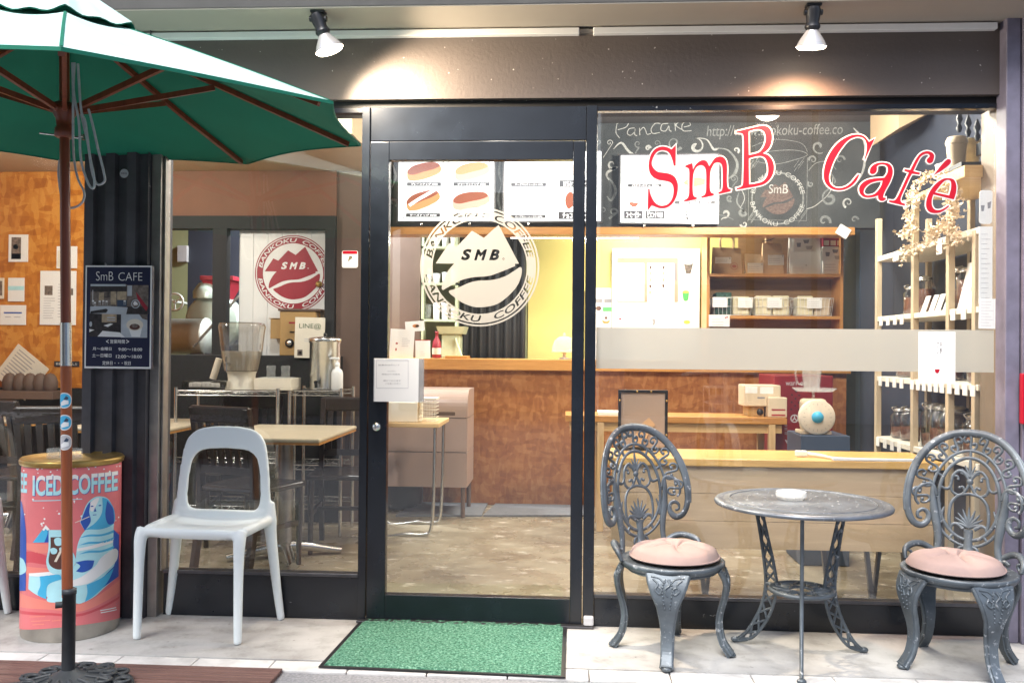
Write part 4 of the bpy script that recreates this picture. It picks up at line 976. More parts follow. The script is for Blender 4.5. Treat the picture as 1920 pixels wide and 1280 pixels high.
# ---- door mat
c4 = [G(*q) for q in ((597, 1251), (1060, 1271), (1063, 1172), (679, 1161))]
b = MB(); c = sum(c4, Vector())/4
b.prism([(p.x, p.y) for p in c4], lambda u, v, t: Vector((u, v, t)), .0005, .006)
mt = solo(b, 'door_mat', 'bright green turf door mat with a black rim in front of the door', 'door mat', 'black')
inn = [p+(c-p).normalized()*.02 for p in c4]; bm = bmesh.new(); N = 70; vs = []
for j in range(N+1):
    for i in range(N+1):
        u, v = i/N, j/N; p = (inn[0]*(1-u)+inn[1]*u)*(1-v)+(inn[3]*(1-u)+inn[2]*u)*v
        e = min(u, v, 1-u, 1-v); vs.append((p.x, p.y, .0065+(random.uniform(.002, .007) if e > 0 else 0)))
b = MB(); b.add(vs, [(j*(N+1)+i, j*(N+1)+i+1, (j+1)*(N+1)+i+1, (j+1)*(N+1)+i) for j in range(N) for i in range(N)]); b.build('turf_pile', 'turf', mt)
# ---- wall sign on the column
x0, x1, z0, z1 = R(162, 498, 287, 691, -.06)
b = MB(); b.box(x0, x1, -.072, -.052, z0, z1, .002); YS = -.073
sg = solo(b, 'wall_sign', 'black cafe sign with white border, photo collage and opening hours on the column', 'sign', 'navy')
sgf = lambda u, v, t: Vector((x0+(u-28)/(805-28)*(x1-x0), YS-t, z0+(1222-v)/(1222-55)*(z1-z0)))   # sketch frame of the sign
s_ = MB()
s_.use('paper').flat([rect(30, 57, 803, 1220), rect(46, 75, 785, 1198)], sgf, 0)
for st, a, b2, y0, y1 in (('SmB', 155, 355, 125, 228), ('CAFE', 415, 692, 135, 228), ('<', 280, 312, 893, 935), ('>', 515, 548, 893, 935), ('営業時間', 328, 500, 893, 937), ('月〜金曜日', 125, 345, 978, 1016), ('9:00〜18:00', 425, 700, 985, 1020),
    ('土ー日曜日', 120, 345, 1052, 1094), ('12:00〜18:00', 398, 698, 1065, 1102), ('定休日・・・祝日', 240, 570, 1135, 1180)):
    text(s_, st, a, b2, y1, y0, sgf, .0012, 'paper', 0, -.012 if st in ('SmB', 'CAFE') else 0.012)
# photo collage
K['ph_dark'] = M('photo_shadow', (.035, .03, .03), .35, 0, .5, 60); K['ph_mid'] = M('photo_mid', (.16, .13, .11), .35, 0, .6, 50); K['ph_light'] = M('photo_light', (.48, .52, .55), .35, 0, .1, 30); K['ph_warm'] = M('photo_warm', (.42, .33, .22), .35, 0, .3, 50)
def Q(m, x0_, y0_, x1_, y1_, t=.001): s_.use(m).flat([rect(x0_, y0_, x1_, y1_)], sgf, t)
Q('ph_mid', 92, 272, 515, 610); Q('ph_light', 92, 268, 500, 292, .0012); Q('ph_dark', 98, 292, 512, 352, .0014); Q('ph_warm', 190, 362, 250, 452, .0016); Q('ph_warm', 328, 350, 392, 500, .0016); Q('ph_warm', 405, 350, 512, 445, .0016)
Q('bluebox', 405, 446, 514, 520, .0018); s_.use('ph_light').flat([[(92, 520), (300, 515), (528, 530), (510, 610), (90, 600)]], sgf, .002)
for x, y in ((112, 450), (135, 470), (190, 455), (232, 450), (270, 455), (480, 450)): Q('paper', x, y, x+24, y+16, .0022); Q('paper', x+3, y+16, x+6, y+52, .0022); Q('paper', x+18, y+16, x+21, y+52, .0022)
s_.use('ph_dark').flat([[(100, 575), (280, 545), (300, 560), (280, 592), (95, 600)]], sgf, .0024); Q('paper', 118, 335, 124, 470, .0024)
Q('ph_mid', 516, 278, 765, 605); Q('ph_dark', 520, 520, 762, 605, .0014); s_.use('ph_light').flat([circ(618, 490, 50, 24), circ(618, 490, 40, 24)], sgf, .0018); s_.use('paper').flat([[(590, 480), (610, 455), (640, 478), (645, 500), (600, 505)]], sgf, .0018)
s_.use('wine').flat([[(620, 350), (660, 400), (762, 530), (745, 572), (700, 520), (640, 430)]], sgf, .002); Q('ph_light', 520, 282, 575, 400, .0016)
Q('ph_dark', 85, 600, 470, 862); Q('ph_warm', 228, 600, 400, 700, .0014); Q('ph_light', 290, 640, 385, 652, .0016); Q('ph_light', 290, 670, 385, 680, .0016); s_.use('paper').flat([[(250, 735), (330, 710), (360, 718), (300, 752)]], sgf, .0018)
s_.use('paper').flat([[(180, 860), (240, 795), (440, 812), (500, 866)]], sgf, .0018); s_.use('paper').flat([[(85, 775), (145, 785), (85, 812)]], sgf, .0018); s_.use('ph_light').flat([circ(100, 720, 16, 16, 30)], sgf, .0018)
Q('ph_light', 452, 606, 757, 870, .0014); s_.use('ph_mid').flat([[(660, 606), (757, 606), (757, 672), (700, 655)]], sgf, .0016)
s_.use('paper').flat([[(540, 760), (700, 740), (675, 862), (575, 858)]], sgf, .0018); s_.use('cream').flat([circ(612, 725, 98, 32, 66)], sgf, .0020); s_.use('brownink').flat([circ(612, 748, 60, 28, 34)], sgf, .0022); s_.use('ph_mid').flat([circ(614, 735, 34, 20, 22)], sgf, .0024)
s_.build('sign_print', None, sg)
# small round badge on the column
p = P(232, 325, -.055); b = MB(); fn2 = plane_fn(-.0515)
b.use('lgrey').flat([circ(p.x, p.z, .020, 24)], fn2, 0); b.use('ph_light').flat([circ(p.x, p.z, .017, 24), circ(p.x, p.z, .013, 24)], fn2, .0006); text(b, 'PASS', p.x-.013, p.x+.013, p.z-.004, p.z+.004, fn2, .0006, 'navy')
solo(b, 'round_badge', 'tiny round grey badge high on the corrugated column', 'sticker')
# payment sticker on window glass
x0, x1, z0, z1 = R(641, 470, 671, 502, .028); b = MB(); f3 = plane_fn(.0285)
b.use('paper').flat([rect(x0, z0, x1, z1, .008)], f3, 0); b.use('red').flat([[(x0+.003, z1-.014), (x1-.003, z1-.014), (x1-.003, z1-.004), (x1-.008, z1-.001), (x0+.008, z1-.001), (x0+.003, z1-.004)]], f3, .0005)
text(b, 'P', (x0+x1)/2-.008, (x0+x1)/2+.010, z0+.030, z0+.052, f3, .0006, 'brass', .3, .04)
solo(b, 'payment_sticker', 'small square white sticker with a red top edge on the left window glass', 'sticker')
# notice holder hanging on the door stile
x0, x1, z0, z1 = R(701, 672, 793, 753, -.03)
nh = thing('notice_holder', 'clear box holding a white notice, hung on the door beside its lock', 'notice', ((x0+x1)/2, -.02, z0))
b = MB(); b.box(x0, x1-.018, -.035, -.031, z0, z1, .001); b.build('notice', 'paper', nh)
b = MB(); b.box(x1-.0175, x1, -.034, .0, z0, z1); b.box(x0, x0+.003, -.0365, .0, z0, z1-.001); b.box(x0+.003, x1-.018, -.0, .003, z0, z1); b.build('clear_case', K.setdefault('acryl', film('acrylic_edge', (.45, .47, .5), .35, .5)), nh)
b = MB(); fa_ = lambda u, v, t: (lambda q: Vector((q.x, -.0352-t, q.z)))(P(690+u*220/1280, 580+v*220/1280, -.0352))
b.use('lgrey').flat([rect(90, 552, 440, 858), rect(94, 556, 436, 854)], fa_, .0002)
for st, a, b2, y in (('営業中は引いて', 112, 345, 605), ('お入りください', 215, 300, 672), ('換気のため扉を', 150, 350, 706), ('開けております', 170, 358, 776), ('ご注意ください', 190, 355, 808)): text(b, st, a, b2, y+8, y-8, fa_, .0003, 'grey')
b.build('notice_print', None, nh)
# door stop block
x0, x1, z0, z1 = R(1094, 1155, 1113, 1172, -.02); b = MB(); b.box(x0, x1, -.03, -.001, max(z0, .004), z1, .006); solo(b, 'door_stop', 'small pale rubber block at the foot of the door post', 'door stop', 'lgrey')
# ---- spotlights
def spot(px, py, aim, label, energy, size, col, blend, ldir=None):
    top = P(px, py, -.24); top.z = 2.596
    t = thing('spotlight', label, 'spotlight', top, 'adjustable spotlights under the soffit'); d = Vector(aim).normalized()
    b = MB(); b.box(top.x-.030, top.x+.030, top.y-.022, top.y+.022, top.z-.010, top.z, .003); b.tube([top, top+Vector((0, 0, -.03))], .010, 10); b.tube([top+Vector((-.036, 0, -.032)), top+Vector((.036, 0, -.032))], .012, 12); b.build('mount', 'black', t)
    j = top+Vector((0, 0, -.035)); b = MB(); b.tube([j-d*.025, j+d*.0, j+d*.035, j+d*.05], [.026, .030, .025, .031], 16); b.tube([j+d*.05, j+d*.055, j+d*.066], [.031, .031, .024], 16); b.build('lamp_socket', 'black', t)
    b = MB(); h = j+d*.066; b.tube([h, h+d*.014, h+d*.035, h+d*.055, h+d*.064], [.024, .032, .046, .057, .060], 24, cap=False); o = b.build('reflector', 'silver', t)
    b = MB(); b.tube([h+d*.058, h+d*.065, h+d*.072], [.056, .058, .052], 24); b.build('bulb', 'bulbwarm', t)
    l = bpy.data.lights.new('lamp_light', 'SPOT'); l.energy = energy; l.spot_size = size; l.spot_blend = blend; l.shadow_soft_size = .05; l.color = col
    o = bpy.data.objects.new('lamp_light', l); COL.objects.link(o); o.parent = t; o.location = h+d*.09-top; ld = Vector(ldir).normalized() if ldir else d; o.rotation_euler = (-ld).to_track_quat('Z', 'Y').to_euler()
spot(597, 12, (.34, .12, -.92), 'lit spotlight tilted to the right above the door side of the parasol', 190, rad(146), (1, .82, .60), 1.0, (.80, .08, -.62))
spot(1525, 12, (.0, .22, -1), 'lit spotlight hanging straight down above the red lettering', 45, rad(150), (1, .56, .32), .7)
# ---- cast metal bistro table
TC = Vector((.93, -.325, 0)); TR = .336; TZ = .618
tb = thing('bistro_table', 'round grey worn cast metal bistro table with three lattice legs', 'table', TC)
b = MB(); b.lathe([(TR-.012, TZ-.020), (TR-.002, TZ-.018), (TR, TZ-.010), (TR-.006, TZ-.003), (TR-.022, TZ), (TR-.030, TZ-.004), (TR-.040, TZ-.001), (.0, TZ-.001)], TC, 72)
b.tube([TC+Vector((TR*.82*math.cos(k*math.pi/36), TR*.82*math.sin(k*math.pi/36), TZ-.001)) for k in range(72)], .003, 6, True)
for rr, n, s in ((.27, 30, .012), (.21, 22, .014), (.14, 14, .014), (.07, 8, .012)):
    for k in range(n):
        a = 2*math.pi*k/n; b.ball(TC+Vector((rr*math.cos(a), rr*math.sin(a), TZ-.0035)), s*.55, 6, (1.3, 1, .55)); 
        q = a+math.pi/n; b.ball(TC+Vector(((rr+.03)*math.cos(q), (rr+.03)*math.sin(q), TZ-.0035)), s*.4, 6, (1, 1.2, .5))
b.lathe([(.10, TZ-.03), (.11, TZ-.02), (.10, TZ-.0205)], TC, 24); b.build('table_top', 'tablecast', tb)
for a in (140, 256, 19):
    a = rad(a); e = Vector((math.cos(a), math.sin(a), 0)); s = Vector((-math.sin(a), math.cos(a), 0)); b = MB()
    outl = cr([TC+e*r+Vector((0, 0, z)) for r, z in ((.205, .60), (.175, .46), (.155, .33), (.152, .25), (.175, .16), (.23, .06), (.285, .008))], 6)
    innl = cr([TC+e*r+Vector((0, 0, z)) for r, z in ((.180, .60), (.145, .46), (.115, .34), (.105, .25), (.135, .14), (.205, .04), (.275, .008))], 6)
    b.tube(outl, .0075, 8); b.tube(innl, .0065, 8)
    n = len(outl); st = 3
    for i in range(1, n-st-2, st):
        b.tube([outl[i], innl[i+st]], .005, 6); b.tube([innl[i], outl[i+st]], .005, 6)
    b.ball(TC+e*.287+Vector((0, 0, .012)), .015, 10, (1.2, 1, .8)); b.build('leg', 'cast', tb)
b = MB(); c = TC+Vector((0, 0, .268)); b.tube([c+Vector((.118*math.cos(k*math.pi/18), .118*math.sin(k*math.pi/18), 0)) for k in range(36)], .009, 8, True); b.tube([c+Vector((.045*math.cos(k*math.pi/9), .045*math.sin(k*math.pi/9), 0)) for k in range(18)], .006, 8, True)
for k in range(9):
    a = k*math.pi*2/9
    b.tube(cr([c+Vector((.045*math.cos(a), .045*math.sin(a), 0)), c+Vector((.085*math.cos(a+.25), .085*math.sin(a+.25), 0)), c+Vector((.116*math.cos(a), .116*math.sin(a), 0))], 4), .0055, 6); b.tube(cr([c+Vector((.045*math.cos(a), .045*math.sin(a), 0)), c+Vector((.085*math.cos(a-.25), .085*math.sin(a-.25), 0)), c+Vector((.116*math.cos(a), .116*math.sin(a), 0))], 4), .0055, 6)
for a in (140, 256, 19): e = Vector((math.cos(rad(a)), math.sin(rad(a)), 0)); b.tube([c+e*.112, c+e*.15], .008, 8)
b.build('lower_shelf', 'cast', tb)
p = P(1487, 922, TC.y); ax, ay = P(1487, 925, -.33).x, -.30
b = MB(); prof = [(.048, 0), (.056, .006), (.058, .03), (.050, .032), (.044, .012), (.0, .010)]
b.lathe(prof, (ax, ay, TZ), 8, smooth=False); b.lathe([(.0585, .012), (.0595, .02), (.0585, .03)], (ax, ay, TZ), 24)
solo(b, 'ashtray', 'clear glass ashtray on the round metal table', 'ashtray', 'ashglass', None, None, (ax, ay, TZ+.0005))
# ---- ornate cast chairs
def cast_chair(label):
    t = thing('bistro_chair', label, 'chair', (0, 0, 0), 'ornate cast metal bistro chairs'); SZ = .372
    b = MB(); b.lathe([(.185, SZ-.03), (.198, SZ-.028), (.206, SZ-.014), (.208, SZ-.004), (.200, SZ), (.190, SZ-.005), (.0, SZ-.005)], (0, 0, 0), 56); b.lathe([(.175, SZ-.045), (.192, SZ-.03), (.17, SZ-.03)], (0, 0, 0), 40); b.build('seat', 'cast', t)
    for k, a in enumerate((-45, -135, 45, 135)):
        a = rad(a); e = Vector((math.cos(a), math.sin(a), 0)); s = Vector((-math.sin(a), math.cos(a), 0)); b = MB()
        path = [(.188, SZ-.022), (.205, SZ-.055), (.212, SZ-.09), (.205, SZ-.14), (.190, SZ-.20), (.186, SZ-.25), (.198, SZ-.31), (.222, SZ-.35), (.232, SZ-.362)]
        wd = [.078, .068, .055, .034, .023, .018, .017, .018, .021]
        pts = cr([e*r+Vector((0, 0, z)) for r, z in path], 4); b.strap(pts, s, [x for x in lerp_list(wd, len(pts))], [.010+.006*i/(len(pts)-1) for i in range(len(pts))])
        b.tube([p+s*w_*1.0 for p, w_ in zip(pts, lerp_list(wd, len(pts)))], [.009]*3+[.007], 8); b.tube([p-s*w_ for p, w_ in zip(pts, lerp_list(wd, len(pts)))], [.009]*3+[.007], 8)
        b.ball(e*.232+Vector((0, 0, .010)), .020, 10, (1, 1, .55))
        def ap(u, v):      # raised ornament on the apron face
            f = v; i = min(len(pts)-2, int(f*(len(pts)-1))); q = pts[i]+(pts[i+1]-pts[i])*(f*(len(pts)-1)-i); return q+s*u+e*.013
        for side in (-1, 1):
            for i in range(9): v = .08+.30*i/8; b.ball(ap(side*(.020-.012*abs(i-3)/6), v), .0042, 6)
            b.tube(cr([ap(side*.055, .06), ap(side*.035, .12), ap(side*.045, .19), ap(side*.028, .24), ap(side*.022, .18), ap(side*.034, .15)], 5), .0035, 6)
            b.tube(cr([ap(side*.062, .03), ap(side*.03, .05), ap(side*.012, .10), ap(side*.008, .05)], 5), .003, 6)
        b.tube(cr([ap(0, .06), ap(.009, .12), ap(-.008, .18), ap(.0, .26)], 5), .004, 6)
        b.build('leg', 'cast', t)
    # back
    def B(u, v): return Vector((u, .190+.14*v-u*u*1.3, SZ+v))
    b = MB(); fl = (Vector((0, 1, .14)).normalized(), .55)
    def T(L, r, n=5, mir=False, closed=False):
        for s in ((1, -1) if mir else (1,)): b.tube([B(s*p.x, p.y) for p in cr([(x, y) for x, y in L], n, closed)], r, 8, closed, fl)
    half = [(0, .500), (.065, .492), (.125, .462), (.175, .405), (.207, .330), (.220, .250), (.217, .180), (.198, .135), (.170, .122), (.148, .140), (.146, .168), (.163, .185), (.182, .175), (.182, .155), (.168, .150)]
    T(half, [.015]*5+[.013, .010, .007, .006], 6, True)
    T([(0, .512), (.068, .503), (.131, .471), (.184, .411), (.218, .334), (.231, .25), (.228, .18)], .006, 6, True)
    T([(.120, .245), (.135, .285), (.165, .285), (.190, .262), (.192, .225), (.180, .205)], [.010, .009, .007, .006], 5, True)
    def ell(cx, cy, rx, ry, r, n=48): b.tube([B(cx+rx*math.cos(2*math.pi*k/n), cy+ry*math.sin(2*math.pi*k/n)) for k in range(n)], r, 8, True, fl)
    ell(0, .240, .137, .190, .0065); ell(0, .238, .112, .163, .0075)
    T([(.118, -.005), (.108, .05), (.112, .11), (.124, .17), (.131, .23), (.134, .28)], [.016, .013, .016, .018, .013, .007], 5, True)
    T([(.118, .0), (.135, .012), (.150, .002)], .011, 4, True)
    for a in (0, 30, 60, 90, 120, 150, 180, 215, 240, 300, 325):
        c, s_2 = math.cos(rad(a)), math.sin(rad(a)); b.tube([B(.112*c, .238+.163*s_2), B(.137*c, .240+.190*s_2)], .006, 6, False, fl)
    Sx = [(-.45, .15), (-.8, .05), (-.9, .5), (-.5, .92), (0, .7), (.02, 0), (0, -.7), (.5, -.92), (.9, -.5), (.8, -.05), (.45, -.15)]
    NS = 11
    for i in range(NS):
        a = rad(-8+196*(i+.5)/NS)
        L = []
        for x, y in Sx:
            an = a+(x if i >= NS/2 else -x)*rad(196/NS)*.47; q = .5+.5*y
            rx = .141+(.208-.141)*q; ry = .194+(.256-.194)*q; L.append((rx*math.cos(an), .238+ry*math.sin(an)))
        T(L, [.0045, .0055, .006, .0055, .0045], 4)
        for e in (L[0], L[-1]): b.ball(B(*e), .0085, 8, (1, .7, 1))
    # lower palmette, urn and arch
    T([(0, .02), (0, .11)], [.028, .016, .018], 4)
    for s in (-1, 1):
        T([(s*.0, .05), (s*.028, .045), (s*.034, .025), (s*.02, .012), (s*.012, .028)], .007, 4)
        T([(s*.020, .118), (s*.045, .135), (s*.062, .128), (s*.066, .108)], [.008, .007, .005], 4)
        T([(s*.066, .12), (s*.072, .16), (s*.066, .215), (s*.040, .248), (0, .258)], .0065, 5)
        for q, (x, y) in enumerate(((.100, .165), (.090, .20), (.104, .215), (.114, .20))): T([(s*.112, .13), (s*x, y)], [.010, .003], 3)
        T([(s*.108, .282), (s*.085, .272), (s*.070, .285), (s*.062, .325), (s*.040, .348), (s*.018, .335), (0, .305)], .0065, 5)
        T([(s*.070, .285), (s*.062, .262), (s*.040, .25), (s*.018, .264), (0, .30)], .006, 5)
        T([(s*.018, .264), (s*.024, .284), (s*.036, .280)], .005, 4); T([(s*.062, .325), (s*.046, .325), (s*.042, .315)], .005, 4); b.ball(B(s*.036, .280), .007, 8); b.ball(B(s*.042, .313), .007, 8)
    b.box(-.016, .016, B(0, .11).y-.009, B(0, .11).y+.009, B(0, .112).z-.004, B(0, .112).z+.006); b.ball(B(0, .306), .014, 8, (1, .6, 1))
    for k in range(9):
        a = rad(90+(k-4)*19); l = .078-.006*abs(k-4); T([(0, .125), (.03*math.cos(a), .128+.03*math.sin(a)), (l*math.cos(a), .128+l*math.sin(a))], [.007, .0075, .002], 3)
    for k in range(7):
        a = rad(90+(k-3)*24); l = .050-.004*abs(k-3); T([(0, .325), (l*math.cos(a), .328+l*math.sin(a))], [.007, .002], 3)
    T([(0, .33), (0, .405)], [.006, .007, .003], 3)
    b.build('backrest', 'cast', t)
    for s in (-1, 1):
        b = MB(); q = cr([(s*.205, .06, SZ+.0), (s*.210, .08, SZ+.035), (s*.19, .13, SZ+.05), (s*.160, .165, SZ+.045), (s*.12, .185, SZ+.02)], 5); b.tube(q, [.007, .013, .014, .011], 8); b.tube(cr([(s*.205, .06, SZ), (s*.195, .085, SZ+.005), (s*.188, .09, SZ+.022), (s*.20, .085, SZ+.03)], 4), .006, 6); b.build('side_scroll', 'cast', t)
    return t
lc = cast_chair('ornate blue grey cast metal chair nearest the door, angled to the right')
lc.location = (.432, -.283, 0); lc.rotation_euler = (0, 0, rad(34))
rc = dup(lc, (1.515, -.355, 0), rad(-33), 'ornate blue grey cast metal chair in front of the purple pillar, angled to the left')
def cushion(x, y, rz, label, s=1):
    b = MB(); n = 64; m = 16; vs = []
    def P3(r, a, top):
        rr = .178+.004*math.sin(a*3+s); f = r; e = math.sqrt(max(0, 1-f**3.2)); cz = sum(math.exp(-(((a-1.257*k-s*.4-.25*math.sin(k*7)+math.pi) % (2*math.pi)-math.pi)/(.10+.10*f))**2) for k in range(5)); pk = 1-.72*math.exp(-(f/.15)**2)-.42*cz*math.exp(-((f-.35)/.33)**2)-.05*math.sin(a*7+s)*f
        z = (.052*e*pk if top else -.008*e)
        return (rr*f*math.cos(a), rr*f*math.sin(a)*.97, z+.012)
    for top in (1, 0):
        base = len(vs)
        for j in range(m+1):
            for i in range(n): vs.append(P3(max(.001, j/m), 2*math.pi*i/n, top))
        fs = [(base+j*n+i, base+j*n+(i+1) % n, base+(j+1)*n+(i+1) % n, base+(j+1)*n+i) for j in range(m) for i in range(n)]
        o = len(b.v); b.v += [Vector(v) for v in vs[base:]]; 
        for f in fs: b.f.append([q if top else q for q in f]); b.m.append(0); b.sm.append(True)
    b.tube([(.178*math.cos(2*math.pi*k/48), .172*math.sin(2*math.pi*k/48), .012) for k in range(48)], .004, 6, True)
    b.ball((0, 0, .034), .008, 8, (1, 1, .5))
    o = solo(b, 'seat_cushion', label, 'cushion', 'cushion', 'round pink cushions on the metal chairs', None, (0, 0, 0)); o.location = (x, y, .372); o.rotation_euler = (0, 0, rz)
q = Matrix.Rotation(rad(34), 3, 'Z') @ Vector((.01, -.005, 0)); cushion(.432+q.x, -.283+q.y, .4, 'round dusty pink tufted cushion on the metal chair nearest the door')
cushion(1.515-.012, -.355, 1.2, 'round dusty pink tufted cushion on the metal chair by the purple pillar', 2)
# red sign at the far right edge, on the pillar
x0, x1, z0, z1 = R(1914, 700, 1990, 795, -.09); b = MB(); b.box(x0, x1, -.10, -.0755, z0, z1, .004); solo(b, 'red_box', 'bright red box on the pillar at the right edge of the photo', 'box', 'red')
# ================================================================== INSIDE THE SHOP
YK = 3.0
def bxp(b, x0, y0, x1, y1, Y, dp, bev=.003):
    a, c, z0, z1 = R(x0, y0, x1, y1, Y); b.box(a, c, Y, Y+dp, z0, z1, bev); return a, c, z0, z1
def card(name, x0, y0, x1, y1, Y, label, cat='card', mat='paper', rot=0, prints=(), group=None, th=.004, r=0):
    """thin card standing or hanging on the plane Y; prints = (material, list of px loops | ('text', ...))"""
    a, c, z0, z1 = R(x0, y0, x1, y1, Y); b = MB(); cx, cz = (a+c)/2, (z0+z1)/2
    ca, sa = math.cos(rad(rot)), math.sin(rad(rot))
    f = lambda u, v, t: Vector((cx+(u*ca-v*sa), Y-t, cz+(u*sa+v*ca)))
    w_, h_ = (c-a)/2, (z1-z0)/2
    b.use(mat).prism(rect(-w_, -h_, w_, h_, r), f, 0, th)
    for m, L in prints:
        if isinstance(L, tuple): text(b, L[0], *[q for q in (L[1]*w_, L[2]*w_, L[3]*h_, L[4]*h_)], f, th+.0008, m)
        else: b.use(m).flat([[(u*w_, v*h_) for u, v in l] for l in L], f, th+.0006)
    return solo(b, name, label, cat, None, group)
def lines(n, x0=-.8, x1=.8, y0=.7, y1=-.7, h=.03, seed=1):
    q = random.Random(seed); o = []
    for i in range(n):
        y = y0+(y1-y0)*i/max(1, n-1); e = x0+(x1-x0)*q.uniform(.6, 1); o.append(rect(x0, y-h, e, y+h))
    return o
# ---- counter
xa, xb_ = P(640, 700, YK).x, P(1592, 700, YK).x
ct = thing('counter', 'long shop counter with honey wood top and reddish strand board front', 'counter', ((xa+xb_)/2, YK, 0))
_, _, z0, z1 = R(900, 673, 1000, 694, YK-.04)
b = MB(); b.box(xa, xb_, YK-.05, YK+.5, z0, z1, .004); b.build('counter_top', 'oak', ct)
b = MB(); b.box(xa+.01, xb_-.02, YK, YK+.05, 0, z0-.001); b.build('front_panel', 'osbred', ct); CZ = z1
for i, (x0, x1) in enumerate(((742, 903), (906, 1110), (1113, 1300))):
    p0, p1, p2, p3 = G(x0, 968), G(x1, 968), G(x1+2, 948), G(x0+25, 948)
    b = MB(); b.prism([(p0.x, p0.y), (p1.x, p1.y), (p1.x, YK-.005), (p0.x+.05, YK-.005)], lambda u, v, t: Vector((u, v, t)), .0, .012)
    solo(b, 'floor_mat', ('grey rubber mat at the counter foot, left one behind the door glass', 'grey rubber mat at the counter foot, middle one', 'grey rubber mat at the counter foot, right one behind the metal chair')[i], 'floor mat', K.setdefault('mat', M('grey_rubber', (.17, .18, .2), .6, 0, .1, 20)), 'grey mats along the counter')
# ---- lit menu panels
def menu(x0, y0, x1, y1, label, prints):
    Y = YC-.075; a, c, z0, z1 = R(x0, y0, x1, y1, Y); t = thing('lit_menu_board', label, 'menu board', ((a+c)/2, Y, z0), 'lit menu panels on the blackboard')
    b = MB(); f = .012
    b.box(a-f, c+f, Y, Y+.06, z0-f, z0-.0005); b.box(a-f, c+f, Y, Y+.06, z1+.0005, z1+f); b.box(a-f, a-.0005, Y+.0005, Y+.06, z0-.0005, z1); b.box(c+.0005, c+f, Y+.0005, Y+.06, z0-.0005, z1); b.build('frame', 'darksteel', t)
    b = MB(); b.box(a, c, Y+.005, Y+.05, z0, z1); o = b.build('lit_panel', 'lightbox', t)
    p_ = MB(); F = lambda u, v, t_: (lambda q: Vector((q.x, Y+.0044-t_, q.z)))(P(u, v, Y+.0044))
    prints(p_, F); p_.build('menu_print', None, t)
    for fx in (.25, .75):
        b = MB(); x = a+(c-a)*fx; b.box(x-.008, x+.008, Y-.008, Y+.02, z0-.030, z0-f-.0005, .002); b.build('clip', 'steel', t)
K['p_bun'] = emis('menu_bun', (.75, .33, .14), .35); K['p_dark'] = emis('menu_dark', (.32, .09, .05), .35); K['p_ink'] = emis('menu_bar', (.05, .05, .06), .3); K['p_pink'] = emis('menu_pink', (.8, .42, .34), .5); K['p_pale'] = emis('menu_pale', (.75, .68, .62), .7); K['p_white'] = emis('menu_white', (.95, .96, 1), .9); K['p_blue'] = emis('menu_blue', (.45, .47, .75), .6)
def bar(p_, F, x0, y0, x1, y1, st):
    p_.use('p_ink').flat([rect(x0, y0, x1, y1)], F, .0006); text(p_, st, x0+(x1-x0)*.12, x1-(x1-x0)*.1, y1-1.6, y0+1.4, F, .0012, 'p_white', 0, .02)
def dog(p_, F, cx, cy, w_, m1, m2, ang=-12, sauce=0):
    c, s = math.cos(rad(ang)), math.sin(rad(ang)); f = lambda L: [(cx+(x*c-y*s)*w_, cy+(x*s+y*c)*w_) for x, y in L]
    p_.use('p_pale').flat([f(corner_curve([(-.5, .12), (-.3, .27), (0, .29), (.35, .24), (.5, .05), (.3, .1), (-.3, .12)]))], F, .0006)
    p_.use(m1).flat([f(corner_curve([(-.5, .05), (-.46, .2), (-.2, .25), (.2, .22), (.48, .14), (.52, -.02), (.4, -.14), (0, -.18), (-.4, -.12)]))], F, .0010)
    p_.use(m2).flat([f(corner_curve([(-.46, .0), (-.3, .06), (.0, .04), (.3, .02), (.5, -.04), (.4, -.16), (.1, -.22), (-.25, -.2), (-.45, -.1)]))], F, .0014)
    if sauce: p_.use('p_white' if sauce == 1 else 'p_bun').ribbon(f(cr([(-.4+.08*i, -.08+(.05 if i % 2 else -.07)) for i in range(11)], 4)) if sauce == 2 else f(cr([(-.42, .05), (-.1, -.04), (.2, -.1), (.45, -.16)], 5)), w_*(.03 if sauce == 2 else .09), F, .0018)
def m1(p_, F):
    for r in ((756, 290, 831, 409), (842, 290, 917, 409)): p_.use('p_ink').flat([rect(r[0]-1, r[1]-1, r[2]+1, r[3]+1, 3), rect(*r, 3)], F, .0003)
    dog(p_, F, 794, 320, 64, 'p_bun', 'p_dark'); dog(p_, F, 884, 320, 64, 'p_pink', 'p_bun', -10, 2); dog(p_, F, 792, 374, 64, 'p_bun', 'p_dark', -18, 1); dog(p_, F, 882, 375, 68, 'p_pink', 'p_dark', -8)
    bar(p_, F, 763, 342, 827, 349, 'プレーンドッグ ¥350'); bar(p_, F, 850, 342, 917, 349, 'ジャーマンドッグ ¥390'); bar(p_, F, 761, 400, 825, 407, 'チーズドッグ ¥350'); bar(p_, F, 850, 400, 917, 407, 'チリドッグ ¥390')
def m2(p_, F):
    bar(p_, F, 958, 343, 1024, 349.5, 'チーズサルサトースト ¥390'); bar(p_, F, 1049, 338, 1112, 351, 'はちみつパンケーキ'); bar(p_, F, 958, 403, 1023, 409, 'チーズカレートースト ¥390'); bar(p_, F, 1047, 397, 1112, 411, 'チョコパンケーキ')
    p_.use('p_pale').flat([circ(990, 378, 15, 24, 12), circ(990, 378, 11, 24, 8)], F, .0004); p_.use('p_dark').flat([corner_curve([(1062, 366), (1072, 360), (1078, 380), (1066, 392), (1060, 380)])], F, .0006); p_.use('p_pale').flat([circ(990, 322, 14, 24, 10), circ(1080, 318, 16, 24, 11)], F, .0004)
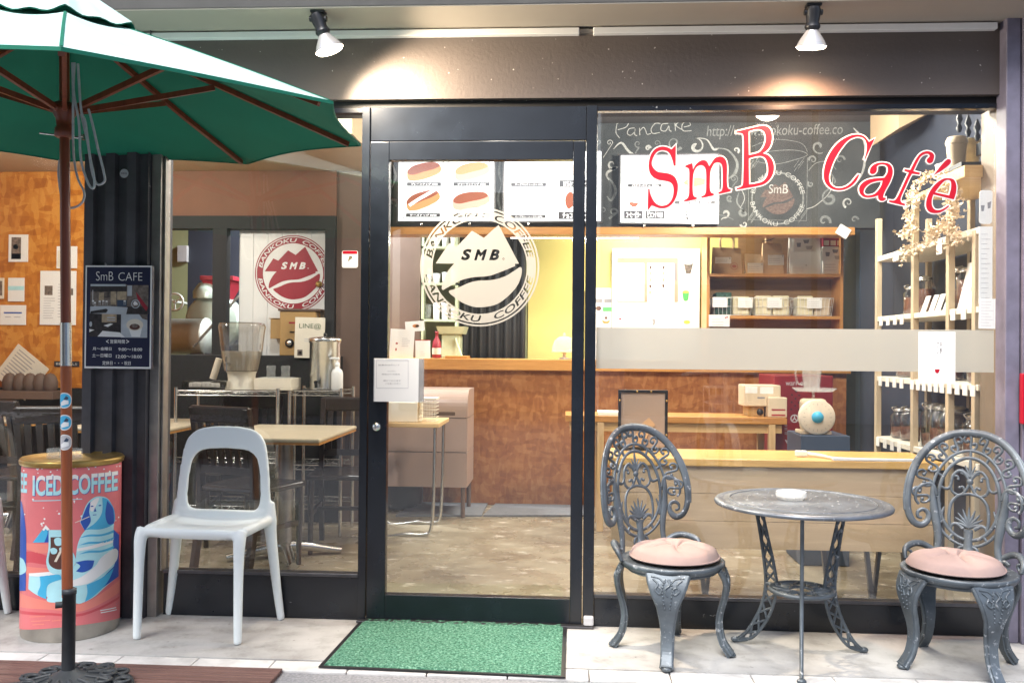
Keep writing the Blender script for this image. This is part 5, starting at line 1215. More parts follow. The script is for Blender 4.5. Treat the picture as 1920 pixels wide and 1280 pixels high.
def m3(p_, F):
    p_.use('p_pale').flat([rect(1249, 292, 1250, 414)], F, .0003)
    bar(p_, F, 1177, 345, 1241, 351, 'バナナパフェ ¥450'); bar(p_, F, 1170, 395, 1205, 410, 'コーヒーゼリー'); bar(p_, F, 1210, 395, 1246, 410, 'ビエンナ ¥420'); bar(p_, F, 1265, 376, 1341, 383, 'お好み 追加は ¥50引き')
    for y, s in ((400, 'M'), (410.5, 'L')): p_.use('p_ink').flat([circ(1287, y, 4.4, 20)], F, .0006); text(p_, s, 1284.8, 1289.2, y+2.6, y-2.6, F, .0012, 'p_white', 0, .03)
    p_.use('p_dark').flat([corner_curve([(1179, 381), (1184, 379), (1190, 380), (1197, 380), (1193, 387), (1186, 388)])], F, .0006); p_.use('p_pink').flat([corner_curve([(1204, 318), (1216, 310), (1217, 336), (1208, 340), (1202, 330)]), corner_curve([(1207, 322), (1213, 318), (1213, 330), (1208, 333)])], F, .0006)
    p_.use('p_blue').flat([corner_curve([(1276, 348, 1), (1300, 353), (1330, 345, 1), (1322, 362), (1306, 366), (1286, 362)])], F, .0006); p_.use('p_bun').flat([corner_curve([(1282, 341), (1300, 333), (1322, 336), (1326, 344), (1304, 350), (1286, 347)])], F, .0010)
menu(747, 284, 926, 414, 'lit menu panel with four hot dog pictures, behind the door glass', m1)
menu(946, 284, 1127, 414, 'lit menu panel of toasts, mostly blank white, behind the right of the door', m2)
menu(1164, 291, 1345, 417, 'lit menu panel with parfait and coffee cup, behind the S and m', m3)
# ---- shelf unit on the counter
YS2 = YK+.02
sx0, sx1, sz0, sz1 = R(1325, 437, 1581, 690, YS2)
sh = thing('wall_shelf', 'honey wood shelf unit of paper bags and wire baskets on the counter', 'shelf unit', ((sx0+sx1)/2, YS2, CZ))
b = MB(); b.box(sx0, sx0+.022, YS2, YS2+.26, CZ, sz1+.05); b.build('side_panel', 'oakv', sh); b = MB(); b.box(sx1-.02, sx1, YS2, YS2+.26, CZ, sz1+.05); b.build('side_panel', 'oakv', sh)
SZS = []
for py in (513, 592, 668):
    z = P(1450, py, YS2).z; SZS.append(z); b = MB(); b.box(sx0+.023, sx1-.021, YS2+.002, YS2+.258, z-.024, z, .002); b.build('shelf_board', 'oak', sh)
b = MB(); b.box(sx0+.2*.0+P(1395, 480, YS2).x-P(1325, 480, YS2).x, sx1-.021, YS2+.245, YS2+.258, SZS[0]+.001, sz1+.04); b.box(sx0+.023, sx1-.021, YS2+.245, YS2+.258, CZ+.001, SZS[0]-.025); b.build('back_panel', K.setdefault('shelfback', wood('brown_shelf_back', (.30, .17, .07), (.22, .12, .045), 3, 0, .5)), sh)
def bag(x0, y0, x1, mat, label, tagbox=None, top=None, base=513, dp=.09, logo=None):
    Y = YS2+.06; zb = SZS[0]+.001; a, c, _, z1 = R(x0, y0, x1, base, Y); b = MB(); k = .012
    b.use(mat).add([(a, Y, zb), (c, Y, zb), (c, Y+dp, zb), (a, Y+dp, zb), (a+k*.2, Y+dp*.3, z1), (c-k*.6, Y+dp*.35, z1-.004), (c-k*.6, Y+dp*.6, z1-.004), (a+k*.2, Y+dp*.6, z1)],
          [(0, 1, 5, 4), (1, 2, 6, 5), (2, 3, 7, 6), (3, 0, 4, 7), (4, 5, 6, 7), (0, 3, 2, 1)])
    if top == 'handle':
        for y in (.3, .6): b.tube(cr([(a+(c-a)*.28, Y+dp*y, z1-.01), (a+(c-a)*.28, Y+dp*y, z1+.07), (a+(c-a)*.5, Y+dp*y, z1+.085), (a+(c-a)*.72, Y+dp*y, z1+.07), (a+(c-a)*.72, Y+dp*y, z1-.01)], 4), .006, 6)
    if top == 'roll': b.box(a+.02, a+.075, Y+.01, Y+.05, z1+.0, z1+.055, .006); b.use('black').tube(cr([(a-.01, Y, z1+.01), (a+.05, Y-.005, z1+.02), (a+.12, Y, z1+.055)], 4), .003, 6)
    if logo: q = P(*logo, Y-.002); b.use(K.setdefault('stamp', M('red_stamp', (.38, .12, .07), .8))).flat([circ(q.x, q.z, .028, 24), circ(q.x, q.z, .024, 24)], lambda u, v, t: Vector((u, Y+.012*(v-zb)/(z1-zb)*2.3-t, v)), .002); b.flat([circ(q.x, q.z, .018, 16, .012)], lambda u, v, t: Vector((u, Y+.012*(v-zb)/(z1-zb)*2.3-t, v)), .002)
    if tagbox:
        for (tx0, ty0, tx1, ty1) in tagbox:
            p, q, r, s = R(tx0, ty0, tx1, ty1, Y-.006); b.use('paper').box(p, q, Y-.006, Y-.003, r, s); b.use('lgrey').flat([rect(p+.006, r+(s-r)*f, p+(q-p)*.75, r+(s-r)*f+.0025) for f in (.2, .4, .6)], plane_fn(Y-.006), .0006); b.use('ink').flat([circ(q-.010, s-.010, .004, 10)], plane_fn(Y-.006), .0006)
    solo(b, 'paper_bag', label, 'paper bag', None, 'paper bags on the wooden shelf', None, ((a+c)/2, Y+dp/2, zb))
bag(1337, 463, 1392, 'kraft', 'brown kraft bag with handle, small label and red stamp, leftmost on the shelf', [(1341, 482, 1371, 494)], 'handle', logo=(1377, 499))
bag(1398, 475, 1430, 'kraft', 'short brown kraft bag with a white card at its foot', [(1402, 493, 1431, 512)])
bag(1431, 455, 1470, 'kraft', 'tall slim kraft bag with rolled top and a big white label', [(1440, 478, 1470, 497)], 'roll')
bag(1481, 441, 1541, 'white', 'wide white paper bag with printed cards, right of the kraft bags', [(1485, 495, 1514, 512)], 'handle')
# boxes right of the bags
Y = YS2+.05
b = MB(); a, c, z0, z1 = R(1543, 462, 1577, 513, Y); b.box(a, c, Y, Y+.12, SZS[0]+.001, z1, .002)
b.use('lgrey').flat([rect(a+.01, SZS[0]+.02+.02*i, c-.03, SZS[0]+.023+.02*i) for i in range(3)], plane_fn(Y), .0008); b.mats.insert(0, K['paper']) if K['paper'] not in b.mats else None
bb = MB(); bb.use('paper').box(a, c, Y, Y+.12, SZS[0]+.001, z1, .002); bb.use('lgrey').flat([rect(a+.01, SZS[0]+.03+.022*i, c-.04, SZS[0]+.034+.022*i) for i in range(3)], plane_fn(Y), .0008)
solo(bb, 'white_box', 'white gift box at the right end of the wooden shelf', 'box'); BZ = z1
a, c, z0, z1 = R(1543, 440, 1581, 462, Y); b = MB(); b.use('wine').box(a, c, Y, Y+.10, BZ+.001, z1, .002)
w3 = (c-a)/3
for i in range(3): b.use('cream').flat([rect(a+w3*i+.006, BZ+.008, a+w3*(i+1)-.004, BZ+.045)], plane_fn(Y), .0008)
solo(b, 'assortment_box', 'small wine red box showing three tan sachets, on top of the white box', 'box')
card('price_card', 1569, 424, 1593, 444, YC-.07, 'rounded white card stuck askew on the right end of the beam', 'card', 'white', -32, [('lgrey', lines(1, -.3, .3, 0, 0, .04))], None, .003, .006)
P_CUPS = [('grey', [corner_curve([(-.7, .3, 1), (-.3, .3, 1), (-.35, -.3, 1), (-.65, -.3, 1)]), corner_curve([(-.1, .7, 1), (.45, .7, 1), (.35, .2, 1), (0, .2, 1)])]), ('lgrey', [corner_curve([(.1, -.2, 1), (.75, -.2, 1), (.6, -.7, 1), (.2, -.7, 1)])])]
card('printed_card', 1487, 446, 1529, 472, YS2+.045, 'pale card printed with grey cups, clipped on the white paper bag', 'card', 'paper', 2, P_CUPS, 'cards printed with grey cups')
card('printed_card', 1541, 464, 1583, 490, YS2+.04, 'rounded pale card printed with grey cups, in front of the white gift box', 'card', 'paper', -1, P_CUPS, 'cards printed with grey cups', .004, .01)
card('white_notice', 1329, 590, 1368, 612, YS2-.01, 'white card with red cherries hung under the lower shelf board, left end', 'card', 'paper', 0, [('lgrey', lines(3, -.7, .5, .2, -.7, .04)), ('wine', [circ(.75, .6, .07, 10, .16), circ(.6, .5, .07, 10, .14)])])
# wire baskets
def basket(x0, x1, ytop, fills, label, tags):
    Y = YS2+.02; a, c, z0, z1 = R(x0, ytop, x1, 590, Y); zb = SZS[1]+.001; dp = .18; tp = .012
    t = thing('wire_basket', label, 'basket', ((a+c)/2, Y, zb), 'white wire baskets on the wooden shelf'); b = MB(); z1 = P(1400, 558, Y).z
    top = [(a, Y, z1), (c, Y, z1), (c, Y+dp, z1), (a, Y+dp, z1)]; bot = [(a+tp, Y+tp, zb+.004), (c-tp, Y+tp, zb+.004), (c-tp, Y+dp-tp, zb+.004), (a+tp, Y+dp-tp, zb+.004)]
    b.tube(top, .0032, 6, True); b.tube(bot, .003, 6, True); mid = [tuple((Vector(p)+Vector(q))/2) for p, q in zip(top, bot)]; b.tube(mid, .0018, 6, True)
    n = 9
    for i in range(n+1):
        f = i/n
        for (p, q, r, s) in ((top[0], top[1], bot[0], bot[1]), (top[3], top[2], bot[3], bot[2])): b.tube([Vector(p).lerp(Vector(q), f), Vector(r).lerp(Vector(s), f)], .0017, 5)
    for i in range(5):
        f = i/4
        for (p, q, r, s) in ((top[0], top[3], bot[0], bot[3]), (top[1], top[2], bot[1], bot[2])): b.tube([Vector(p).lerp(Vector(q), f), Vector(r).lerp(Vector(s), f)], .0017, 5)
    b.build('wire_frame', 'white', t)
    for i, (m, hh) in enumerate(fills):
        wd = (c-a-2*tp)/len(fills); x = a+tp+i*wd; b = MB(); q = random.Random(i+int(x0)); h = z1-zb+hh
        for k in range(4): y = Y+.03+k*.036; dz = q.uniform(-.01, .01); b.use(m).box(x+.004, x+wd-.004, y, y+.026, zb+.006, zb+h+dz, .01)
        solo(b, 'sachet_stack', label.replace('wire basket', 'stack of sachets')+(', left part' if i == 0 else ', right part'), 'sachets', None, 'sachets in the wire baskets')
    for (tx0, ty0, tx1, ty1) in tags:
        p, q, r, s = R(tx0, ty0, tx1, ty1, Y-.008); b = MB(); b.use('paper').box(p, q, Y-.010, Y-.006, r, s); b.use('lgrey').flat([rect(p+.006, r+(s-r)*f, p+(q-p)*.8, r+(s-r)*f+.0025) for f in (.2, .4, .6)], plane_fn(Y-.010), .0008); b.use('ink').flat([circ(q-.008, s-.008, .003, 10)], plane_fn(Y-.010), .0008); b.build('price_tag', None, t)
K['gfoil'] = M('green_foil_pattern', (.035, .09, .07), .3, .2, .9, 60); K['psach'] = M('cream_sachet', (.72, .66, .45), .5, 0, .06)
basket(1338, 1411, 553, [('gfoil', .035), ('psach', .01)], 'white wire basket with green foil packets, leftmost', [(1336, 557, 1364, 576), (1384, 558, 1411, 577)])
basket(1414, 1486, 551, [('psach', .012), ('psach', .012)], 'white wire basket full of cream sachets, middle', [(1439, 558, 1466, 577)])
basket(1493, 1563, 552, [('psach', .012), ('beigep', .005)], 'white wire basket of cream and tan sachets, rightmost', [(1513, 559, 1541, 578)])
# ---- poster board on the yellow wall
Y = 3.70
a, c, z0, z1 = R(1147, 466, 1312, 690, Y); b = MB(); b.box(a, c, Y, Y+.04, z0, z1, .003); F = lambda u, v, t: (lambda q: Vector((q.x, Y-.0006-t, q.z)))(P(1100+u*230/1636, 440+v*230/1636, Y))
pb = solo(b, 'poster_board', 'big white board of drink menus against the yellow wall', 'poster board', 'paper')
b = MB(); K['rosy'] = M('rose_border', (.58, .30, .22), .5, 0, .3, 3)
b.use('rosy').flat([rect(405, 310, 1218, 900, 10)], F, .0004); b.use('white').flat([rect(415, 378, 768, 888, 6)], F, .0008); b.flat([rect(808, 378, 1170, 905, 6)], F, .0008)
for i in range(6):
    for x in (450, 620): b.use('lgrey').flat([circ(x, 450+i*82, 7, 10), rect(x+20, 446+i*82, x+90, 449+i*82)], F, .0012)
for i, (x, y) in enumerate(((852, 440), (1026, 440), (852, 515), (1026, 515), (848, 605), (1022, 605), (848, 690), (1022, 685), (845, 775))):
    b.use('brownink' if i in (0, 1, 6, 7) else 'rosy').flat([corner_curve([(x-16, y-22, 1), (x+16, y-22, 1), (x+10, y+20, 1), (x-10, y+20, 1)])], F, .0012); b.use('lgrey').flat([rect(x+50, y-12+k*12, x+120, y-9+k*12) for k in range(3)], F, .0012)
b.use('grey').flat([rect(1175, 380, 1200, 610)], F, .0006); b.use('lgrey').flat([rect(1246, 312, 1460, 630), rect(1252, 318, 1454, 624)], F, .0008)
b.use('ph_mid').flat([corner_curve([(1295, 385, 1), (1420, 385, 1), (1385, 520, 1), (1325, 520, 1)])], F, .0012); b.use('white').flat([corner_curve([(1300, 385), (1330, 345), (1370, 340), (1410, 375), (1380, 400), (1330, 400)])], F, .0016); b.use('grey').flat([circ(1357, 385, 62, 24, 18), circ(1357, 385, 54, 24, 13)], F, .0018)
b.use('greenp').flat([corner_curve([(1275, 770, 1), (1365, 770, 1), (1352, 865), (1320, 885), (1290, 865)])], F, .0012); b.use(K.setdefault('lime', M('lime_print', (.6, .7, .1), .5))).flat([circ(1320, 762, 44, 20, 18)], F, .0014); b.use('lgrey').flat([[(1316, 690), (1322, 690), (1310, 750), (1304, 750)], rect(390, 926, 1200, 931), rect(1245, 928, 1450, 933)], F, .0008)
for x in range(800, 1500, 50): b.use('grey').flat([circ(x, 212, 6, 8)], F, .0008)
b.use('grey').flat([corner_curve([(870, 1130), (900, 1120), (918, 1150), (905, 1200), (872, 1205), (885, 1165)])], F, .0008); b.use('lime').flat([circ(1335, 1165, 46, 20, 26)], F, .0008); b.use('wine').flat([circ(447, 1122, 18, 12, 12)], F, .0008)
b.build('menu_print', None, pb)
a, c, z0, z1 = R(1098, 540, 1146, 690, Y); b = MB(); b.box(a, c-.002, Y+.002, Y+.03, z0, z1); pb = solo(b, 'snack_board', 'narrower white board of snack prices beside the door post', 'poster board', 'paper')
b = MB(); F2 = lambda u, v, t: F(u, v, t-.002)
for r in ((120, 853, 212, 905), (232, 853, 355, 907)): b.use('grey').flat([rect(*r)], F2, .0008)
b.use('greenp').flat([rect(215, 965, 355, 1022)], F2, .0008); b.use('bun').flat([circ(258, 1150, 52, 24, 38)], F2, .0008); b.use('white').flat([circ(258, 1128, 46, 24, 22)], F2, .0012); b.use('brownink').flat([circ(258, 1108, 22, 16, 20), circ(160, 980, 36, 20, 30)], F2, .0016)
b.use('lgrey').flat([circ(165, 748, 30, 20, 16), corner_curve([(272, 795), (300, 805), (328, 795), (300, 822)])], F2, .0008)
b.build('menu_print', None, pb)
# ---- behind the counter, seen through the door
Y = YK+.15
card('menu_stand', 731, 617, 776, 674, YK+.02, 'tall white menu card with small pink pictures standing on the counter', 'menu card', 'paper', -3, [('wine', [circ(-.42, .05, .1, 12, .07), circ(-.45, -.35, .07, 12, .1)]), ('lgrey', lines(5, 0, .7, .4, -.1, .02))])
card('photo_card', 760, 602, 796, 621, YK+.05, 'small tilted white card with a dish photo above the menu cards', 'card', 'paper', 4, [('bun', [circ(.1, .05, .35, 16, .35)]), ('brownink', [circ(.25, 0, .2, 12, .25)])])
card('white_card', 779, 637, 807, 674, YK+.02, 'white card with a red top edge on the counter beside the brown bottle', 'card', 'paper', 1, [('red', [rect(-1, .93, 1, 1)]), ('lgrey', lines(3, -.4, .3, -.2, -.6, .02))])
a, c, z0, z1 = R(835, 668, 877, 674, YK); b = MB(); b.box(a, c, YK-.02, YK+.16, CZ+.001, CZ+.022, .004); solo(b, 'wooden_tray', 'small wooden tray on the counter below the frosted emblem', 'tray', 'oak')
p = P(819, 640, YK+.1); b = MB(); b.lathe([(.028, 0), (.036, .01), (.036, .09), (.03, .13), (.012, .165), (.012, .195), (.015, .196), (.015, .21), (0, .21)], (p.x, YK+.1, CZ+.001), 24); t_ = tag(b.build('syrup_bottle', 'wine', None, Vector((p.x, YK+.1, CZ))), 'dark brown syrup bottle with a pale label on the counter', 'bottle')
b = MB(); b.lathe([(.0368, .03), (.0368, .08)], (p.x, YK+.1, CZ+.001), 24); b.build('bottle_label', 'cream', t_)
b = MB(); a, c, z0, z1 = R(828, 612, 862, 672, YK+.3); b.box(a, c, YK+.3, YK+.5, CZ+.001, z1-.06, .01); b.add([(a-.02, YK+.28, z1-.06), (c+.03, YK+.28, z1-.06), (c+.03, YK+.5, z1-.06), (a-.02, YK+.5, z1-.06), (a-.04, YK+.26, z1), (c+.05, YK+.26, z1), (c+.05, YK+.5, z1), (a-.04, YK+.5, z1)], [(0, 1, 5, 4), (1, 2, 6, 5), (2, 3, 7, 6), (3, 0, 4, 7), (4, 5, 6, 7), (0, 3, 2, 1)])
b.tube([((a+c)/2+.04, YK+.29, CZ+.16), ((a+c)/2+.10, YK+.22, CZ+.02)], .008, 8); solo(b, 'drink_machine', 'pale green white drink machine with a funnel behind the syrup bottle', 'machine', K.setdefault('pg', M('pale_green_enamel', (.50, .56, .38), .35)))
# kitchen shelf with jars and cups behind
Y = 3.42; kx0, kx1, _, _ = R(790, 500, 858, 600, Y)
t = thing('kitchen_shelf', 'pale green kitchen shelf crowded with cups beside the black curtain', 'shelf', ((kx0+kx1)/2, Y, 1.0)); b = MB()
for z in (1.05, 1.42, 1.72, 2.02): b.box(kx0, kx1, Y, Y+.12, z, z+.02)
b.box(kx0, kx0+.02, Y, Y+.12, 0, 2.4); b.box(kx1-.02, kx1, Y, Y+.12, 0, 2.4); b.build('rack_frame', K['pg'], t)
q = random.Random(5)
for z in (1.441, 1.741, 2.041, 1.071):
    for i in range(4):
        x = kx0+.05+i*(kx1-kx0-.09)/3; r = q.uniform(.022, .032); h = q.uniform(.07, .14); b = MB(); b.lathe([(r*.8, 0), (r, h), (r*.9, h), (r*.7, .01), (0, .01)], (x, Y+.05, z), 14)
        solo(b, 'cup', ('%s cup on the pale green kitchen shelf, %s' % ('tall' if h > .105 else 'short', ('at its left end', 'left of its middle', 'right of its middle', 'at its right end')[i]))+{1.441: ' of the second board', 1.741: ' of the third board', 2.041: ' of the top board', 1.071: ' of the lowest board'}[z], 'cup', random.choice(['white', 'cream', 'glassclear']), 'cups on the kitchen shelf', None, (x, Y+.05, z))
# cake dome on counter right behind the door
p = P(1058, 655, YK+.12); b = MB(); b.lathe([(.02, 0), (.05, .002), (.012, .02), (.012, .05), (.10, .055), (.10, .06)], (p.x, YK+.12, CZ+.001), 28); cs = tag(b.build('cake_stand', 'white', None, Vector((p.x, YK+.12, CZ))), 'white cake stand under a clear dome on the counter', 'cake stand')
b = MB(); b.lathe([(.095, .062), (.094, .10), (.075, .15), (.04, .175), (.0, .18)], (p.x, YK+.12, CZ+.001), 28); b.ball((p.x, YK+.12, CZ+.195), .012, 10); b.build('dome', 'glassclear', cs)
# ---- folding table with basket seen through the door
ft = thing('folding_table', 'low folding table with bent steel legs behind the door glass', 'table', (P(750, 800, 1.8).x, 1.95, 0)); Y0 = 1.75
a, c, z0, z1 = R(690, 793, 823, 801, Y0); b = MB(); b.box(a, c, Y0, Y0+.5, z0, z1, .004); b.build('table_top', 'pine', ft); FZ = z1
for yy in (Y0+.04, Y0+.44):
    b = MB(); b.tube(cr([(c-.03, yy, FZ-.03), (c-.035, yy, .3), (c-.05, yy, .05), (c-.10, yy, .013), (c-.2, yy, .013), (a+.03, yy, .013), (a+.03, yy, .3), (a+.03, yy, FZ-.03)], 5), .011, 8); b.build('leg', 'steel', ft)
a, c, z0, z1 = R(715, 754, 783, 793, Y0+.06); b = MB(); b.box(a, c, Y0+.06, Y0+.3, FZ+.001, z1, .004); solo(b, 'storage_box', 'plain white storage box on the folding table', 'box', 'cream')
a, c, z0, z1 = R(787, 746, 817, 793, Y0+.06); b = MB(); Yb = Y0+.06
for i in range(11):
    x = a+(c-a)*i/10; b.tube([(x, Yb, z1-.01), (x+.001, Yb+.005, FZ+.005)], .0016, 5)
for i in range(7): z = FZ+.01+(z1-.02-FZ)*i/6; b.tube([(a, Yb, z), (c, Yb, z), (c, Yb+.14, z), (a, Yb+.14, z)], .0018, 5, True)
b.box(a-.004, c+.004, Yb-.004, Yb+.144, z1-.012, z1, .003); solo(b, 'small_basket', 'small white plastic basket beside the storage box', 'basket', 'cream')
p = G(744, 962); b = MB(); b.lathe([(.15, .04), (.15, .26), (.14, .275), (.0, .28)], (p.x, p.y+.25, 0), 28); b.tube([(p.x-.1, p.y+.25, .0), (p.x-.1, p.y+.25, .05)], .015, 8); b.tube([(p.x+.1, p.y+.25, .0), (p.x+.1, p.y+.25, .05)], .015, 8); b.lathe([(.1, 0), (.1, .045)], (p.x, p.y+.25, 0), 20)
solo(b, 'round_stool', 'low round black stool beneath the folding table', 'stool', 'black')
# ---- dining tables and chairs behind the left window
def dtable(cx, cy, w_, d_, label, z=.72):
    t = thing('dining_table', label, 'table', (cx, cy, 0), 'cream topped cafe tables'); b = MB(); b.use('tabletop').box(cx-w_, cx+w_, cy-d_, cy+d_, z-.022, z, .008); b.build('table_top', None, t)
    b = MB(); b.use('oak').box(cx-w_+.003, cx+w_-.003, cy-d_+.003, cy+d_-.003, z-.034, z-.0225); b.build('edge_strip', None, t)
    b = MB(); b.tube([(cx, cy, .05), (cx, cy, z-.035)], .04, 20); b.build('pedestal', 'alu', t)
    b = MB()
    for k in range(4):
        a = rad(45+90*k-20); e = Vector((math.cos(a), math.sin(a), 0)); c = Vector((cx, cy, 0)); b.tube(cr([c+Vector((0, 0, .065)), c+e*.12+Vector((0, 0, .055)), c+e*.27+Vector((0, 0, .025)), c+e*.32+Vector((0, 0, .018))], 4), [.034, .028, .024, .022], 10)
    b.build('table_foot', 'steel', t); return t
c1 = G(608, 820, .72); c2 = G(668, 797, .72); c3 = G(490, 795, .72)
tcx, tcy = (G(548, 806, .72)).x, (c1.y+c2.y)/2
dt1 = dtable(-1.59, 1.15, .31, .42, 'cream topped table with steel pedestal directly behind the plastic chair')
bx = G(560, 1062)
c4_ = G(320, 800, .72); dtable(-2.62, 1.56, .32, .36, 'cream topped table cut off by the dark column, left of the window')
c5_ = G(20, 785, .72); dtable(c5_.x-.1, c5_.y+.2, .32, .32, 'cream topped table behind the drum and parasol pole')
def dchair(label):
    t = thing('wooden_chair', label, 'chair', (0, 0, 0), 'dark slatted wooden chairs inside')
    b = MB(); n = 10; vs = []
    for j in range(n+1):
        for i in range(n+1):
            u = -1+2*i/n; v = -1+2*j/n; vs.append((.21*u*(1-.08*(v > 0)*v), .20*v, .46-.012*(1-u*u)*(1-v*v)+.0))
    N = n+1; m = len(vs); fs = [(j*N+i, j*N+i+1, (j+1)*N+i+1, (j+1)*N+i) for j in range(n) for i in range(n)]; bd = [i for i in range(N)]+[j*N+n for j in range(1, N)]+[n*N+i for i in range(n-1, -1, -1)]+[j*N for j in range(n-1, 0, -1)]
    b.add(vs+[(x, y, .432) for x, y, z in vs], fs+[tuple(m+k for k in f[::-1]) for f in fs]+[(a, m+a, m+c, c) for a, c in zip(bd, bd[1:]+bd[:1])], True); b.build('seat', K.setdefault('seatw', M('polished_dark_seat', (.03, .022, .018), .22, 0, .2, 4)), t)
    for s in (-1, 1):
        b = MB(); b.tube([(s*.185, -.175, 0), (s*.185, -.175, .435)], [.014, .019], 8); b.build('leg', 'darkwood', t)
        b = MB(); b.strap(cr([(s*.185, .235, 0), (s*.185, .195, .25), (s*.185, .185, .46), (s*.185, .215, .70), (s*.185, .25, .88)], 5), (1, 0, 0), .014, .019); b.build('leg', 'darkwood', t)
    b = MB(); b.box(-.20, .20, .232, .262, .80, .89, .012); b.build('top_rail', 'darkwood', t)
    b = MB(); b.box(-.171, .171, .185, .205, .53, .57, .004); b.build('lower_rail', 'darkwood', t)
    for i in range(6):
        x = -.14+.056*i; b = MB(); b.strap(cr([(x, .195, .565), (x, .215, .68), (x, .243, .81)], 4), (1, 0, 0), .015, .006); b.build('slat', 'darkwood', t)
    b = MB()
    for s in (-1, 1): b.box(s*.185-.01, s*.185+.01, -.160, .185, .22, .25, .003)
    b.box(-.175, .175, -.005, .015, .225, .245); b.build('stretcher', 'darkwood', t); return t
ch0 = dchair('dark slatted wooden chair with its back right behind the plastic chair')
def pl(o, x, y, rz): o.location = (x, y, 0); o.rotation_euler = (0, 0, rz)
pl(ch0, -1.70, .90, rad(180-22))
for x, y, rz, lab in ((-1.30, 1.42, rad(6), 'dark slatted wooden chair behind the steel pedestal table, back towards the steel urn'),
                      (-1.98, 1.55, rad(10), 'dark slatted wooden chair at the left edge of the window, under the tray'),
                      (-2.62, .75, rad(190), 'dark slatted wooden chair behind the printed drum'), (-3.2, 1.2, rad(170), 'dark slatted wooden chair at the far left edge behind the glass')):
    dup(ch0, (x, y, 0), rz, lab)
# ---- wire racks with dispenser, glasses, urn
def wirerack(x0, x1, y0, dp, z, label, low):
    t = thing('wire_rack', label, 'wire rack', ((x0+x1)/2, y0+dp/2, 0), 'chrome wire racks'); 
    for k, zz_ in enumerate([z]+low):
        b = MB()
        for yy in (y0, y0+dp):
            b.tube([(x0, yy, zz_), (x1, yy, zz_)], .004, 6); b.tube([(x0, yy, zz_-.028), (x1, yy, zz_-.028)], .0035, 6)
            n = int((x1-x0)/.035); b.tube([(x0+(x1-x0)*i/n, yy, zz_-(.028 if i % 2 else 0)) for i in range(n+1)], .0024, 5)
        for i in range(int((x1-x0)/.022)): b.tube([(x0+.011+i*.022, y0, zz_+.002), (x0+.011+i*.022, y0+dp, zz_+.002)], .0018, 4)
        b.build('wire_shelf', 'steel', t)
    for x in (x0, x1):
        for yy in (y0, y0+dp): b = MB(); b.tube([(x, yy, 0), (x, yy, z+.02)], .0115, 10); b.build('post', 'steel', t)
    return t
Y1 = 1.62; za = P(440, 733, Y1).z
xa0, xa1 = P(330, 735, Y1+.0).x, P(521, 735, Y1).x
wirerack(xa0, xa1, Y1, .35, za, 'chrome wire rack carrying the water dispenser and glasses', [.50, .2])
Y2 = 1.72; zb2 = P(590, 733, Y2).z; xb0, xb1 = P(543, 735, Y2).x, P(640, 735, Y2).x
wirerack(xb0, xb1, Y2, .32, zb2, 'chrome wire rack carrying the steel urn, right one', [.45, .2])
# water dispenser
p = P(453, 720, Y1+.15); c = (p.x, Y1+.15, za+.006)
wd_ = thing('water_dispenser', 'big clear water dispenser with a tap, half full of cloudy water', 'dispenser', c)
def sq(prof, c, k=.82, n=40):   # rounded square lathe
    b = MB(); vs = []
    for r, h in prof:
        for i in range(n):
            a = 2*math.pi*i/n; e = 1/(abs(math.cos(a))**4+abs(math.sin(a))**4)**.25; vs.append((c[0]+r*e*math.cos(a), c[1]+r*k*e*math.sin(a), c[2]+h))
    b.add(vs, [(j*n+i, j*n+(i+1) % n, (j+1)*n+(i+1) % n, (j+1)*n+i) for j in range(len(prof)-1) for i in range(n)], True); b.add(vs[:n], [tuple(range(n))]); b.add(vs[-n:], [tuple(range(n))]); return b
sq([(.095, 0), (.092, .01), (.078, .06), (.082, .10), (.09, .115)], c).build('base', 'cream', wd_)
g = K.setdefault('disp', glass('dispenser_plastic', (.90, .88, .85), 2.2, .05, .07))
sq([(.098, .116), (.118, .22), (.132, .36), (.138, .40), (.13, .425), (.10, .43)], c).build('tank', g, wd_)
sq([(.093, .12), (.108, .20), (.114, .245)], c).build('water', film('cloudy_liquid', (.72, .68, .58), .45, .6), wd_)
b = MB(); b.tube([(c[0]-.05, c[1]-.09, c[2]+.16), (c[0]-.05, c[1]-.14, c[2]+.16)], .012, 10); b.tube([(c[0]-.05, c[1]-.135, c[2]+.17), (c[0]-.05, c[1]-.135, c[2]+.12)], .009, 8); b.box(c[0]-.055, c[0]-.045, c[1]-.15, c[1]-.13, c[2]+.175, c[2]+.215, .003); b.build('tap', 'steel', wd_)
